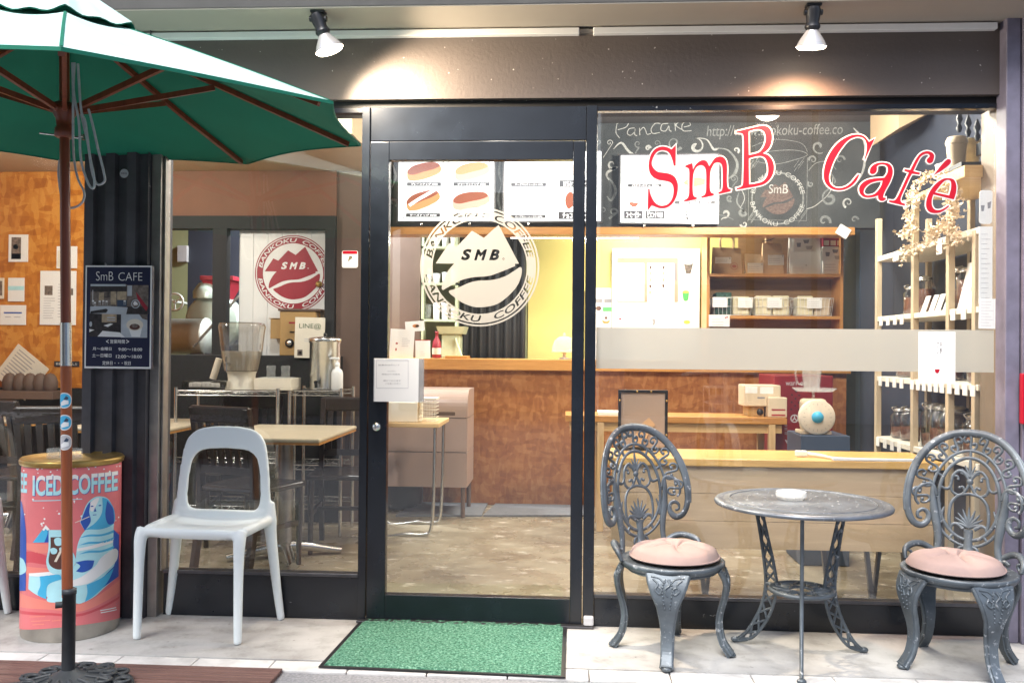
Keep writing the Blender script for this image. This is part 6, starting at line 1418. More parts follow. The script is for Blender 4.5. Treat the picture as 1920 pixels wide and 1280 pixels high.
# white tray with glasses
a, c_, z0, z1 = R(476, 713, 545, 735, Y1+.02); b = MB(); zt_ = za+.006
b.use('cream').box(a, c_, Y1+.02, Y1+.24, zt_, zt_+.012, .004)
for (q0, q1, w0, w1) in ((a, c_, Y1+.02, Y1+.028), (a, c_, Y1+.232, Y1+.24), (a, a+.008, Y1+.028, Y1+.232), (c_-.008, c_, Y1+.028, Y1+.232)): b.box(q0, q1, w0, w1, zt_+.012, zt_+.075)
solo(b, 'white_tray', 'deep white plastic tray holding upturned glasses', 'tray')
b = MB(); b.lathe([(.024, .0), (.028, .004), (.026, .03), (.029, .065), (.026, .07), (.0, .07)], (0, 0, 0), 16)
gl = solo(b, 'drinking_glass', 'upturned drinking glass in the white tray, front left', 'glass', 'glassclear', 'upturned glasses in the white tray', None, (0, 0, 0)); k = 0
for i, (fx, fy, lv) in enumerate(((.2, .25, 0), (.45, .25, 0), (.7, .25, 0), (.3, .7, 0), (.55, .7, 0), (.8, .7, 0), (.35, .4, 1), (.75, .4, 1))):
    o = gl if i == 0 else gl.copy()
    if i: COL.objects.link(o); o['label'] = ('', 'upturned drinking glass in the white tray, front middle', 'upturned drinking glass in the white tray, front right', 'upturned drinking glass in the white tray, back left', 'upturned drinking glass in the white tray, back middle', 'upturned drinking glass in the white tray, back right', 'upturned glass stacked on the others in the white tray, left', 'upturned glass stacked on the others in the white tray, right')[i]
    o.location = (a+(c_-a)*fx, Y1+.02+.2*fy, zt_+.013+.072*lv)
# sugar tray and paper roll
a, c_, z0, z1 = R(341, 714, 425, 730, Y1+.02); b = MB(); b.box(a, c_, Y1+.02, Y1+.2, zt_, zt_+.01); b.box(a, c_, Y1+.02, Y1+.026, zt_+.01, zt_+.055); b.box(a, c_, Y1+.194, Y1+.2, zt_+.01, zt_+.055); b.box(a, a+.006, Y1+.026, Y1+.194, zt_+.01, zt_+.055); b.box(c_-.006, c_, Y1+.026, Y1+.194, zt_+.01, zt_+.055)
solo(b, 'clear_tray', 'clear plastic tray of small white packets at the left end of the rack', 'tray', 'disp')
q = random.Random(3)
for i in range(7):
    b = MB(); x = a+.03+i*.028; b.box(x, x+.024, Y1+.05, Y1+.09, zt_+.012, zt_+.04+q.uniform(0, .012), .006); solo(b, 'sugar_packet', 'little white packet in the clear tray, '+('leftmost', 'second from the left', 'third from the left', 'middle one', 'third from the right', 'second from the right', 'rightmost')[i], 'packet', 'paper', 'small packets in the clear tray')
p0, p1 = P(399, 713, Y1+.25), P(411, 672, Y1+.25); p0.z = zt_+.06
b = MB(); b.tube([p0, p1], .022, 14); solo(b, 'paper_cup_stack', 'slanted roll of tan paper cups between tray and dispenser', 'cup stack', 'cream')
# steel urn, sanitizer
p = P(609, 730, Y2+.14); b = MB(); h = P(609, 632, Y2+.14).z-zb2-.01; c = (p.x, Y2+.14, zb2+.006)
ur = thing('steel_urn', 'tall polished steel drinks urn on the right wire rack', 'urn', c)
b.lathe([(.098, 0), (.10, .02), (.10, h-.035), (.106, h-.03), (.108, h-.008), (.10, h), (.0, h+.012)], c, 40); b.build('urn_body', 'steel', ur)
b = MB(); b.tube([(c[0]-.02, c[1]-.095, c[2]+.05), (c[0]-.02, c[1]-.15, c[2]+.05)], .012, 8); b.tube([(c[0]-.02, c[1]-.14, c[2]+.06), (c[0]-.02, c[1]-.14, c[2]+.015)], .010, 8); b.ball((c[0], c[1], c[2]+h+.02), .014, 8); b.build('tap', 'black', ur)
p = P(632, 730, Y2+.04); c = (p.x, Y2+.04, zb2+.006); b = MB()
sb = thing('pump_bottle', 'white hand sanitiser pump bottle in front of the steel urn', 'bottle', c)
b.lathe([(.034, 0), (.037, .01), (.037, .11), (.03, .13), (.014, .14), (.014, .155), (0, .155)], c, 24); b.build('bottle', 'white', sb)
b = MB(); b.lathe([(.016, .156), (.016, .175), (.006, .178), (.006, .20), (.010, .2)], c, 16); b.box(c[0]-.05, c[0]+.012, c[1]-.010, c[1]+.010, c[2]+.195, c[2]+.21, .004); b.build('pump', 'white', sb)
# grinder and LINE card on the half wall
Y = YP-.02; a, c_, z0, z1 = R(524, 580, 592, 670, Y); zw = 1.141
b = MB(); b.box(a, c_, Y, Y+.12, zw, z1-.012, .006); gr = solo(b, 'grinder', 'tan enamel coffee grinder on the black half wall under the red emblem', 'grinder', 'tan')
b = MB(); b.box(a-.01, c_+.03, Y-.01, Y+.13, z1-.0115, z1+.004, .003); b.build('grinder_lid', 'brownwall', gr)
p = P(543, 643, Y); b = MB(); b.lathe([(.028, -.012), (.030, 0)], (p.x, Y, p.z), 20, 'y'); b.use('steel').lathe([(0, -.018), (.018, -.017), (.020, -.0125)], (p.x, Y, p.z), 20, 'y'); b.build('dial', None, gr) if False else (lambda m: (m.use('black').lathe([(.0, -.0121), (.028, -.012), (.030, 0)], (p.x, Y, p.z), 20, 'y'), m.use('steel').lathe([(0, -.020), (.018, -.019), (.020, -.0125)], (p.x, Y, p.z), 20, 'y'), m.build('dial', None, gr)))(MB())
b = MB(); q = P(547, 605, Y); b.use('wine').flat([rect(q.x-.02, q.z-.006, q.x+.03, q.z+.006)], plane_fn(Y), .001); b.use('black').box(q.x-.012, q.x+.02, Y-.008, Y, P(547, 622, Y).z-.003, P(547, 622, Y).z+.003); b.build('badge', None, gr)
a2, c2_, z02, z12 = R(505, 596, 523, 635, Y); b = MB(); b.box(a2, a-.001, Y+.02, Y+.1, z02, z12-.006, .004); b.use('matblack').box(a2-.01, a-.001, Y+.015, Y+.105, z12-.0055, z12, .002); b.mats = [K['tan'], K['matblack']] if len(b.mats) < 2 else b.mats; b.m = [0]*(len(b.m)-6)+[1]*6 if len(b.m) > 6 else b.m; b.build('side_bin', None, gr)
card('contact_card', 553, 595, 609, 671, Y-.03, 'cream card reading LINE@ leaning on the tan grinder', 'card', 'cream', -1, [('leaf', ('LINE@', -.72, .74, .40, .70)), ('lgrey', [rect(-.35, -.05, -.1, -.09), rect(-.35, -.16, .3, -.19)]), ('ph_mid', [rect(-.8, -.9, -.45, -.6)]), ('brownink', [circ(-.62, -.75, .1, 12, .08)])])
b = MB(); p = P(595, 532, YP+.05); b.lathe([(.0, -.03), (.018, -.028), (.022, -.02), (.022, .0)], (p.x, YP+.0985, p.z), 20, 'y'); solo(b, 'tape_roll', 'small brass coloured ring hung on the red emblem', 'ring', 'brass')
# ---- coffee roaster behind the opening
Y = 2.75; ro = thing('coffee_roaster', 'silver and pale green coffee roaster with a hand wheel behind the opening', 'roaster', (P(340, 620, Y).x, Y, 0))
a, c_, z0, z1 = R(297, 596, 362, 664, Y); r = (z1-z0)/2; b = MB(); b.lathe([(0, 0), (r*.9, 0), (r, .015), (r, .42), (r*1.05, .42), (r*1.05, .44), (0, .44)], (a-.12, Y+.15, (z0+z1)/2), 40, 'x'); b.build('cooling_drum', 'brushed', ro)
a, c_, z0, z1 = R(338, 535, 410, 665, Y); b = MB(); b.lathe([(0, 0), (.20, 0), (.215, .01), (.215, .14), (.19, .15), (0, .15)], (P(372, 600, Y).x, Y+.25, P(372, 600, Y).z), 40, 'y'); b.lathe([(.13, 0), (.13, .06), (.09, .12), (.02, .15), (.012, .17), (0, .17)], (P(365, 556, Y).x, Y+.3, P(365, 556, Y).z), 32); b.build('roasting_drum', K.setdefault('mintm', M('mint_enamel', (.55, .66, .60), .3, .2)), ro)
b = MB(); p = P(328, 566, Y-.1); b.tube([p+Vector((.062*math.cos(k*math.pi/16), 0, .062*math.sin(k*math.pi/16))) for k in range(32)], .009, 8, True)
for k in range(3): a_2 = rad(30+120*k); b.tube([p, p+Vector((.06*math.cos(a_2), 0, .06*math.sin(a_2)))], .007, 6)
b.ball(p, .016, 10); b.tube([p, p+Vector((.0, .2, 0))], .010, 8); b.build('hand_wheel', 'brushed', ro)
b = MB(); b.tube([P(362, 650, Y-.05), P(448, 555, Y-.05)], .011, 8); b.build('lever', 'alu', ro)
a, c_, z0, z1 = R(401, 428, 411, 524, Y+.3); 
b = MB(); b.tube([(P(408, 480, Y+.3).x, Y+.3, 1.6), (P(408, 480, Y+.3).x, Y+.3, 2.6)], .03, 16); b.box(P(384, 524, Y+.3).x, P(446, 524, Y+.3).x, Y+.2, Y+.45, P(400, 527, Y+.3).z, P(400, 519, Y+.3).z, .003); x = P(415, 530, Y+.3).x; z = P(400, 528, Y+.3).z
b.add([(x-.12, Y+.2, z), (x+.12, Y+.2, z), (x+.12, Y+.45, z), (x-.12, Y+.45, z), (x-.02, Y+.3, z-.22), (x+.03, Y+.3, z-.22), (x+.03, Y+.36, z-.22), (x-.02, Y+.36, z-.22)], [(0, 1, 5, 4), (1, 2, 6, 5), (2, 3, 7, 6), (3, 0, 4, 7), (4, 5, 6, 7)]); b.build('hopper', 'wine', ro)
b = MB(); b.box(P(345, 660, Y).x, P(410, 660, Y).x, Y+.1, Y+.5, .0, 1.15, .01); b.build('roaster_stand', 'darksteel', ro)
p = P(343, 476, 3.58); b = MB(); b.box(p.x-.05, p.x+.05, 3.56, 3.599, p.z-.07, p.z+.07, .006); b.use('greenp').box(p.x-.012, p.x+.012, 3.565, 3.599, p.z+.07, p.z+.1); solo(b, 'switch_box', 'small pale switch box on the pale green wall above the hand wheel', 'switch box') if False else None
b = MB(); b.box(p.x-.045, p.x+.045, 3.56, 3.599, p.z-.07, p.z+.07, .006); solo(b, 'switch_box', 'small pale switch box on the pale green wall above the hand wheel', 'switch box', 'lgrey')
# ---- strand board wall papers
YW = YP-.003
def wallpaper(x0, y0, x1, y1, lab, pr, mat='paper', rot=0): card('wall_paper', x0, y0, x1, y1, YW, lab, 'print', mat, rot, pr, 'papers pinned on the orange board wall', .006)
wallpaper(17, 440, 53, 491, 'small framed photo of a dark bottle, highest on the orange wall', [('ph_mid', [rect(-.7, -.8, .3, .8)]), ('ph_dark', [rect(-.7, -.8, .3, -.4)]), ('ph_light', [circ(-.25, .1, .28, 14, .2)])])
wallpaper(-10, 521, 8, 560, 'print cut off by the left edge of the photo', [('ph_mid', [rect(-.2, -.7, .7, .7)])], 'cream')
wallpaper(16, 521, 46, 565, 'small white print with a blue grey band across it', [('ltblue', [rect(-1, -.05, 1, .3)])])
wallpaper(1, 572, 49, 609, 'wide white print with a blue bar, lowest of the small ones', [('blue', [rect(-.7, .15, .7, .3)]), ('lgrey', [rect(-.6, -.25, -.15, -.15), rect(.1, -.25, .6, -.15)])])
wallpaper(76, 508, 143, 609, 'large newspaper cutting behind the parasol pole', [('ph_mid', [rect(-.75, .1, -.3, .45), rect(.7, .1, .85, .35)]), ('lgrey', lines(9, -.8, -.15, -.02, -.75, .012, 2)+lines(12, 0, .55, .5, -.7, .012, 3))])
wallpaper(107, 462, 145, 503, 'small framed print half hidden by the pole, above the newspaper cutting', [('cream', [rect(-.9, -.9, -.5, .6)])])
card('wall_label', 102, 677, 149, 687, YW, 'narrow black lettered strip low on the orange wall', 'label', 'ink', 0, [('paper', ('新聞に載りました', -.85, .85, -.5, .5))])
card('newspaper', 4, 660, 78, 735, YW-.05, 'folded newspaper tilted in the bread rack on the orange wall', 'newspaper', 'cream', -38, [('grey', lines(10, -.8, .7, .8, -.7, .02, 4))])
q = random.Random(2)
for i in range(5):
    p = P(20+i*19, 715-3*(i % 2), YW-.12); b = MB(); b.ball((p.x, YW-.13, .93), .052, 12, (1, .8, 1.5)); solo(b, 'bean_pouch', 'dark rounded pouch in the row below the newspaper, '+('leftmost', 'second from the left', 'in the middle', 'second from the right', 'rightmost')[i], 'pouch', 'brownwall', 'dark pouches below the newspaper')
b = MB(); b.box(P(-20, 730, YW-.15).x, P(110, 730, YW-.15).x, YW-.22, YW-.02, .83, .885, .004); solo(b, 'ledge_box', 'dark ledge under the newspaper on the left wall', 'ledge', 'brownwall')
# ---- pine table with picture frame, machine
Y = 2.05; a, c_, z0, z1 = R(1060, 781, 1476, 793, Y); pt = thing('pine_table', 'narrow pale pine side table behind the bench', 'table', ((a+c_)/2, Y, 0)); PZ = z1
b = MB(); b.box(a, c_, Y, Y+.4, z0, z1, .003); b.build('table_top', 'oak', pt)
b = MB(); b.box(a+.03, c_-.03, Y+.02, Y+.04, z0-.06, z0-.001); b.box(a+.03, c_-.03, Y+.35, Y+.37, z0-.06, z0-.001); b.build('apron', 'pine', pt)
for px in (1126, 1448):
    for yy in (Y+.015, Y+.34): x = P(px, 900, Y).x; b = MB(); b.box(x-.024, x+.020, yy-.012, yy+.03, 0, z0-.001, .002); b.build('leg', 'pinev', pt)
a, c_, z0, z1 = R(1122, 776, 1162, 781, Y+.05); b = MB(); b.box(a, c_, Y+.05, Y+.25, PZ+.001, PZ+.02); solo(b, 'paper_pad', 'flat stack of white paper at the left of the pine table', 'paper stack', 'paper')
# beige machine
a, c_, z0, z1 = R(1396, 722, 1440, 783, Y+.08); mc = thing('label_machine', 'boxy beige machine with white labels on the pine table', 'machine', ((a+c_)/2, Y+.1, PZ))
m1_ = P(1420, 762, Y+.08).z
b = MB(); b.box(a, P(1464, 750, Y+.1).x, Y+.1, Y+.3, m1_, z1, .006); b.build('machine_head', 'beigep', mc)
b = MB(); b.box(P(1410, 770, Y).x, P(1440, 770, Y).x, Y+.12, Y+.3, PZ+.001, m1_-.001, .003); b.build('outlet', 'tan', mc)
b = MB(); p = P(1425, 777, Y+.12); b.lathe([(.0, -.004), (.022, -.003), (.022, .0)], (p.x, Y+.12, PZ+.03), 16, 'y'); b.build('opening', 'black', mc)
a2, c2_, _, z12 = R(1441, 745, 1476, 785, Y+.04); b = MB(); b.box(a2, c2_, Y+.04, Y+.3, PZ+.001, z12, .005); o = b.build('side_cabinet', 'beigep', mc)
b = MB(); ff = plane_fn(Y+.04)
for py in (768, 778): q = P(1460, py, Y+.04); b.use('wine').flat([rect(a2+.02, q.z-.005, c2_-.012, q.z+.005)], ff, .001)
b.build('stripe', None, o)
b = MB(); ff = plane_fn(Y+.1)
for r in ((1397, 724, 1420, 737), (1425, 725, 1450, 738)): q = R(*r, Y+.1); b.use('paper').flat([rect(q[0], q[2], q[1], q[3], .004)], ff, .001)
q = R(1420, 744, 1434, 747, Y+.1); b.use('grey').flat([rect(q[0], q[2], q[1], q[3])], ff, .001); b.build('machine_label', None, mc)
# red cabinet
Y = 2.25; a, c_, z0, z1 = R(1452, 704, 1562, 860, Y); b = MB(); b.box(a, c_, Y, Y+.5, 0, z1, .006); rcab = solo(b, 'red_cabinet', 'dark red metal cabinet with white printed marks behind the dial scale', 'cabinet', 'winebox')
b = MB(); ff = lambda u, v, t: (lambda q: Vector((q.x, Y-t, q.z)))(P(1380+u*240/1807, 690+v*240/1807, Y))
text(b, 'warr-oo', 700, 1000, 245, 195, ff, .001, 'lgrey')
for x, y in ((848, 328), (790, 375), (890, 383), (840, 430), (785, 480), (885, 485), (835, 530), (780, 580), (885, 582)): b.use('ink').flat([circ(x, y, 13, 12)], ff, .001)
b.use('lgrey').flat([circ(825, 710, 58, 28), circ(825, 710, 42, 28)], ff, .001); b.flat([rect(818, 668, 832, 700)], ff, .0014); b.flat([[(818, 700), (832, 700), (870, 745), (858, 752), (825, 715), (792, 752), (780, 745)]], ff, .0014)
for y in (785, 840, 900): b.use('grey').flat([rect(688, y, 722, y+32), rect(696, y+8, 714, y+24)], ff, .001)
b.use('lgrey').flat([rect(835, 965, 955, 975), corner_curve([(690, 1010), (720, 1020), (765, 1080), (735, 1085)]), circ(800, 1040, 40, 16, 22), rect(880, 1015, 930, 1070)], ff, .001)
b.build('printed_marks', None, rcab)
# dial scale on a dark cabinet
Y = 1.25; a, c_, z0, z1 = R(1500, 815, 1592, 900, Y); b = MB(); b.box(a, c_, Y-.02, Y+.3, 0, z1-.002, .005); solo(b, 'dark_cabinet', 'low blue grey cabinet under the dial scale', 'cabinet', 'bluebox'); SZ_ = z1
p = P(1533, 782, Y); b = MB(); scl = thing('dial_scale', 'old kitchen dial scale with a cream face and blue knob', 'scale', (p.x, Y, SZ_))
b.box(p.x-.085, p.x+.085, Y+.02, Y+.16, SZ_, SZ_+.02, .004); b.box(p.x-.07, p.x+.07, Y+.05, Y+.14, SZ_+.02, p.z+.10, .02); b.build('scale_body', 'beigep', scl)
b = MB(); b.lathe([(0, -.0), (.094, -.0), (.100, .006), (.100, .04), (0, .04)], (p.x, Y, p.z), 48, 'y'); b.build('dial_face', 'cream', scl)
b = MB(); b.use('ink')
for k in range(20): a_2 = 2*math.pi*k/20; r0_ = .074 if k % 5 else .066; b.flat([[(p.x+r*math.cos(a_2+d), p.z+r*math.sin(a_2+d)) for r, d in ((r0_, .01), (.08, .01), (.08, -.01), (r0_, -.01))]], plane_fn(Y), .001)
b.build('dial_marks', None, scl)
b = MB(); b.lathe([(0, -.02), (.016, -.02), (.020, -.015), (.031, -.012), (.033, .0)], (p.x, Y, p.z), 28, 'y'); b.build('knob', 'cyan', scl)
b = MB(); zp = P(1533, 735, Y).z; b.tube([(p.x, Y+.09, p.z+.09), (p.x, Y+.09, zp)], .008, 8); b.lathe([(.0, 0), (.10, 0), (.125, .018), (.122, .020), (.1, .004), (0, .004)], (p.x+.005, Y+.09, zp), 36); b.build('pan', 'glassclear', scl)
b = MB(); b.lathe([(.04, 0), (.045, .01), (.055, .12), (.05, .14), (.052, .16), (.048, .16), (.05, .12), (.04, .012), (0, .012)], (p.x-.01, Y+.09, zp+.006), 28); b.tube(cr([(p.x-.06, Y+.09, zp+.14), (p.x-.10, Y+.09, zp+.12), (p.x-.09, Y+.09, zp+.05), (p.x-.06, Y+.09, zp+.04)], 4), .006, 8); solo(b, 'glass_jug', 'clear glass jug standing in the pan of the dial scale', 'jug', 'glassclear')
# ---- bench by the window
Y = .32; a, c_, z0, z1 = R(1140, 862, 1800, 874, Y); b = MB(); bt = P(1450, 862, Y).z
bn = thing('window_bench', 'long low bench with honey wood top and pale front board inside the big window', 'bench', ((a+1.7)/2, Y, 0))
b.box(a, 1.74, Y, Y+.42, bt-.035, bt, .004); b.build('bench_top', K.setdefault('bench', wood('yellow_bench_wood', (.66, .40, .13), (.54, .30, .08), 3, 0, .3)), bn)
zp0 = P(1450, 1030, Y+.02).z; b = MB(); n = 3
for i in range(n): b.box(a+.02, 1.70, Y+.02, Y+.04, zp0+(bt-.036-zp0)*i/n+.001, zp0+(bt-.036-zp0)*(i+1)/n-.001, .001)
b.build('front_board', 'panel', bn)
for px in (1313, 1545, 1625, 1694):
    x = P(px, 1070, Y+.08).x; b = MB(); b.strap([(x-.015, Y+.06, zp0+.05), (x+.02, Y+.06, .02)], (0, 1, 0), .012, .010); b.strap([(x+.055, Y+.06, zp0+.05), (x+.02, Y+.06, .005)], (0, 1, 0), .012, .008); b.build('leg', 'darksteel', bn)
b = MB(); p = P(1505, 857, Y+.15); p.z = bt+.014; b.box(p.x-.035, p.x+.02, p.y-.016, p.y+.016, bt+.001, bt+.03, .006)
b.tube(cr([(p.x+.02, p.y, bt+.014), (p.x+.08, p.y-.04, bt+.010), (p.x+.14, Y+.05, bt+.006), (p.x+.4, Y+.03, bt+.006), (1.62, Y+.04, bt+.006)], 6), [.010, .006, .005], 8); solo(b, 'power_plug', 'white power plug and cord lying along the bench', 'plug', 'white')
b = MB(); b.box(P(1560, 866, Y+.02).x, 1.62, Y+.005, Y+.03, bt+.001, bt+.012, .002); solo(b, 'cable_duct', 'flat white strip along the front edge of the bench', 'strip', 'white')
# picture frame seen from behind, standing on the bench
Y = .62; a, c_, z0, z1 = R(1159, 731, 1252, 856, Y); pf_ = thing('picture_frame', 'picture frame seen from behind, propped on the bench', 'picture frame', ((a+c_)/2, Y, bt)); z0 = bt+.001
b = MB(); w_f = .014
for r in ((a, c_, z0, z0+w_f), (a, c_, z1-w_f, z1), (a, a+w_f, z0+w_f, z1-w_f), (c_-w_f, c_, z0+w_f, z1-w_f)): b.box(r[0], r[1], Y, Y+.022, r[2], r[3])
b.build('frame', 'black', pf_); b = MB(); b.box(a+w_f, c_-w_f, Y+.006, Y+.016, z0+w_f, z1-w_f); b.build('backing', K.setdefault('backing', M('grey_brown_board', (.34, .26, .21), .7, 0, .04, 3)), pf_)
b = MB(); q = (a+c_)/2
b.prism([(q-.01, z0+.13), (q+.03, z0+.165), (q+.062, z0+.13), (q+.03, z0+.09), (q+.0, z0+.02), (q-.06, z0+.02)], lambda u, v, t: Vector((u, Y+.006-t, v)), .001, .006); b.build('easel_flap', 'kraft', pf_)
b = MB()
for x, z in ((a+.007, z0+.08), (a+.007, z0+.25), (c_-.007, z0+.08), (c_-.007, z0+.25), (q-.03, z1-.007), (q+.04, z1-.007)): b.ball((x, Y-.003, z), .006, 6)
b.build('clip_screws', 'brass', pf_)
# ---- white shelf rack along the right wall
XS = 1.865
ds = [4.92, 4.44, 4.02]
def YD(px): return 1.0
def shelfY(px): # Y where the plane x=XS meets the pixel column
    d = ray(px, 650); return (XS/d.x)*d.y-CAMD
YA, YZ = shelfY(1838)+.02, shelfY(1641)
rk = thing('white_rack', 'tall cream rack of coffee jars along the right wall', 'rack', (XS+.15, (YA+YZ)/2, 0))
def rz_(px, py):    # height on plane x = XS
    d = ray(px, py); return (CAM+d*(XS/d.x)).z
LV = []
for px, py, px2, py2, th in ((1645, 482, 1830, 426, .03), (1643, 592, 1835, 577, .028), (1641, 703, 1831, 723, .028), (1641, 818, 1750, 845, .03)):
    z = (rz_(px, py)+rz_(px2, py2))/2; LV.append(z); b = MB(); b.box(XS, XS+.32, YA, YZ, z-th, z, .002); b.build('shelf_board', K.setdefault('rackw', M('cream_rack_paint', (.78, .74, .64), .45, 0, .05, 5)), rk)
LV0 = 2.045; b = MB(); b.box(XS, XS+.32, shelfY(1820), shelfY(1712), LV0-.026, LV0, .002); b.build('top_board', 'pine', rk)
for px, zt2 in ((1643, 2.0), (1711, 2.02), (1777, 2.02), (1826, 1.76)):
    y = shelfY(px); b = MB(); b.box(XS-.004, XS+.026, y-.018, y+.018, 0, zt2, .002); b.box(XS+.29, XS+.318, y-.018, y+.018, 0, zt2, .002); b.build('post', K.setdefault('rackp', M('beige_post', (.52, .43, .30), .5, 0, .05, 5)), rk)
# hanging price tags under the boards
def tags(lv, p0, p1, n, wd=.030, h=.055):
    for i in range(n):
        y = shelfY(p0+(p1-p0)*i/max(1, n-1)); b = MB(); b.box(XS-.006, XS-.002, y-wd*.8, y+wd*.8, LV[lv]-h, LV[lv]-.004); b.build('price_tag', 'paper', rk)
tags(1, 1653, 1692, 4); tags(1, 1788, 1808, 2); tags(2, 1652, 1692, 4); tags(2, 1712, 1768, 6); tags(2, 1782, 1826, 4); tags(3, 1648, 1688, 4); tags(0, 1680, 1680, 1, .05); tags(0, 1762, 1762, 1, .04, .08)
# jars
def jar(y, lv, r, h, fill, label, x=None, glassy=True):
    x = x or XS+.12; z = LV[lv]+.001; t = thing('storage_jar', label, 'jar', (x, y, z), 'clip lid jars on the cream rack')
    b = MB(); b.lathe([(r*.8, 0), (r, .01), (r, h*.72), (r*.72, h*.86), (r*.7, h*.9), (r*.66, h*.9)], (x, y, z), 22); b.build('jar_glass', 'jarglass', t)
    b = MB(); b.lathe([(r*.9, .008), (r*.94, h*fill), (0, h*fill+.004)], (x, y, z), 18); b.build('beans', 'bean', t)
    b = MB(); b.lathe([(r*.72, h*.90), (r*.72, h*.95), (r*.4, h), (0, h)], (x, y, z), 20); b.tube(cr([(x-r*.7, y, z+h*.88), (x-r*.95, y, z+h*.98), (x-r*.5, y, z+h*1.03)], 3), .004, 6); b.tube([(x+r*.78*math.cos(k*math.pi/8), y+r*.78*math.sin(k*math.pi/8), z+h*.89) for k in range(16)], .003, 5, True); b.build('clip_lid', 'steel', t)
names = ('near', 'second nearest', 'middle', 'second farthest', 'farthest')
for lv, spec, rn in ((1, ((1672, .055, .16, .6), (1692, .06, .20, .65), (1752, .06, .21, .5), (1768, .055, .20, .7)), 'second board'), (3, ((1655, .07, .17, .35), (1672, .07, .18, .4), (1715, .085, .22, .3), (1731, .085, .22, .45), (1747, .085, .22, .3), (1790, .08, .2, .5), (1808, .08, .2, .3)), 'lowest board'), (2, ((1795, .07, .15, .3), (1812, .07, .15, .3), (1735, .07, .15, .3), (1665, .07, .13, .3)), 'third board')):
    for i, (px, r, h, fl_) in enumerate(spec): jar(shelfY(px), lv, r*.98, h*1.05, fl_, 'clip lid glass jar on the %s of the cream rack, number %d counted from the far end' % (rn, i+1) if False else 'glass jar on the %s of the cream rack, %s' % (rn, ['farthest', 'second from the far end', 'third from the far end', 'fourth from the far end', 'fifth from the far end', 'second from the near end', 'nearest the window'][i if len(spec) == 7 else i] if len(spec) == 7 else ['farthest from the window', 'second farthest', 'second nearest', 'nearest the window'][i]))
# white standing coffee bags on board 1, cards
for i, (px, h, w_2) in enumerate(((1795, .22, .05), (1812, .20, .045), (1828, .21, .05))):
    y = shelfY(px); z = LV[1]+.001; b = MB(); x = XS+.02
    b.add([(x, y-w_2, z), (x, y+w_2, z), (x+.09, y+w_2, z), (x+.09, y-w_2, z), (x+.05, y-w_2*.9, z+h), (x+.05, y+w_2*.9, z+h), (x+.055, y+w_2*.9, z+h), (x+.055, y-w_2*.9, z+h)], [(0, 1, 5, 4), (1, 2, 6, 5), (2, 3, 7, 6), (3, 0, 4, 7), (4, 5, 6, 7), (0, 3, 2, 1)]); solo(b, 'coffee_bag', 'white pointed coffee bag on the second board, '+('farthest', 'middle', 'nearest the window')[i], 'coffee bag', 'white', 'white coffee bags on the cream rack')
for i, px in enumerate((1726, 1741, 1753, 1768)):
    y = shelfY(px); z = LV[1]+.001; b = MB(); b.add([(XS+.01, y-.03, z), (XS+.01, y+.03, z), (XS+.04, y+.03, z+.085), (XS+.04, y-.03, z+.085), (XS+.014, y-.03, z), (XS+.014, y+.03, z), (XS+.044, y+.03, z+.085), (XS+.044, y-.03, z+.085)], [(0, 1, 2, 3), (7, 6, 5, 4), (0, 4, 5, 1), (3, 2, 6, 7), (0, 3, 7, 4), (1, 5, 6, 2)]); solo(b, 'name_card', 'slanted white card in front of the jars, '+('farthest', 'second farthest', 'second nearest', 'nearest the window')[i], 'card', 'paper', 'slanted cards on the second board')
# cups and ornaments on top
def cup(px, z, r, h, label, mat, lid=False, x=XS+.10):
    y = shelfY(px); b = MB(); b.lathe([(r*.75, 0), (r, h*.95), (r*1.05, h), (r*.9, h), (r*.7, .01), (0, .01)], (x, y, z), 24)
    if lid: b.lathe([(r*1.08, h+.001), (r*1.1, h+.012), (r*.95, h+.03), (r*.9, h+.035), (0, h+.035)], (x, y, z), 24)
    return solo(b, 'paper_cup', label, 'cup', mat, None, None, (x, y, z))
cup(1768, LV0+.001, .075, .20, 'big cream canister with yellow print on top of the rack', K.setdefault('canis', M('canister_print', (.66, .60, .42), .5, 0, .25, 14)))
cup(1735, LV0+.001, .05, .13, 'white mug pile at the far end of the rack top', 'white'); cup(1752, LV0+.001, .035, .19, 'red spotted tin behind the cream canister', 'red')
cup(1800, LV0+.001, .045, .14, 'beige takeaway cup with a lid on the corner bracket shelf', 'beigep', True, XS-.02)
y = shelfY(1815); b = MB(); b.box(XS-.08, XS+.24, y-.16, y+.10, LV0-.022, LV0-.0005+.0, .003); b.use('darksteel').tube([(XS-.06, y-.05, LV0-.024), (XS+.2, y-.05, LV0-.22)], .006, 6); solo(b, 'bracket_shelf', 'small wooden corner shelf on a bracket at the top right', 'shelf') if False else None
b = MB(); b.box(XS-.08, XS+.24, y-.14, y+.055, LV0-.055, LV0-.001, .003); solo(b, 'bracket_shelf', 'small wooden corner shelf at the top right of the window', 'shelf', 'pine')
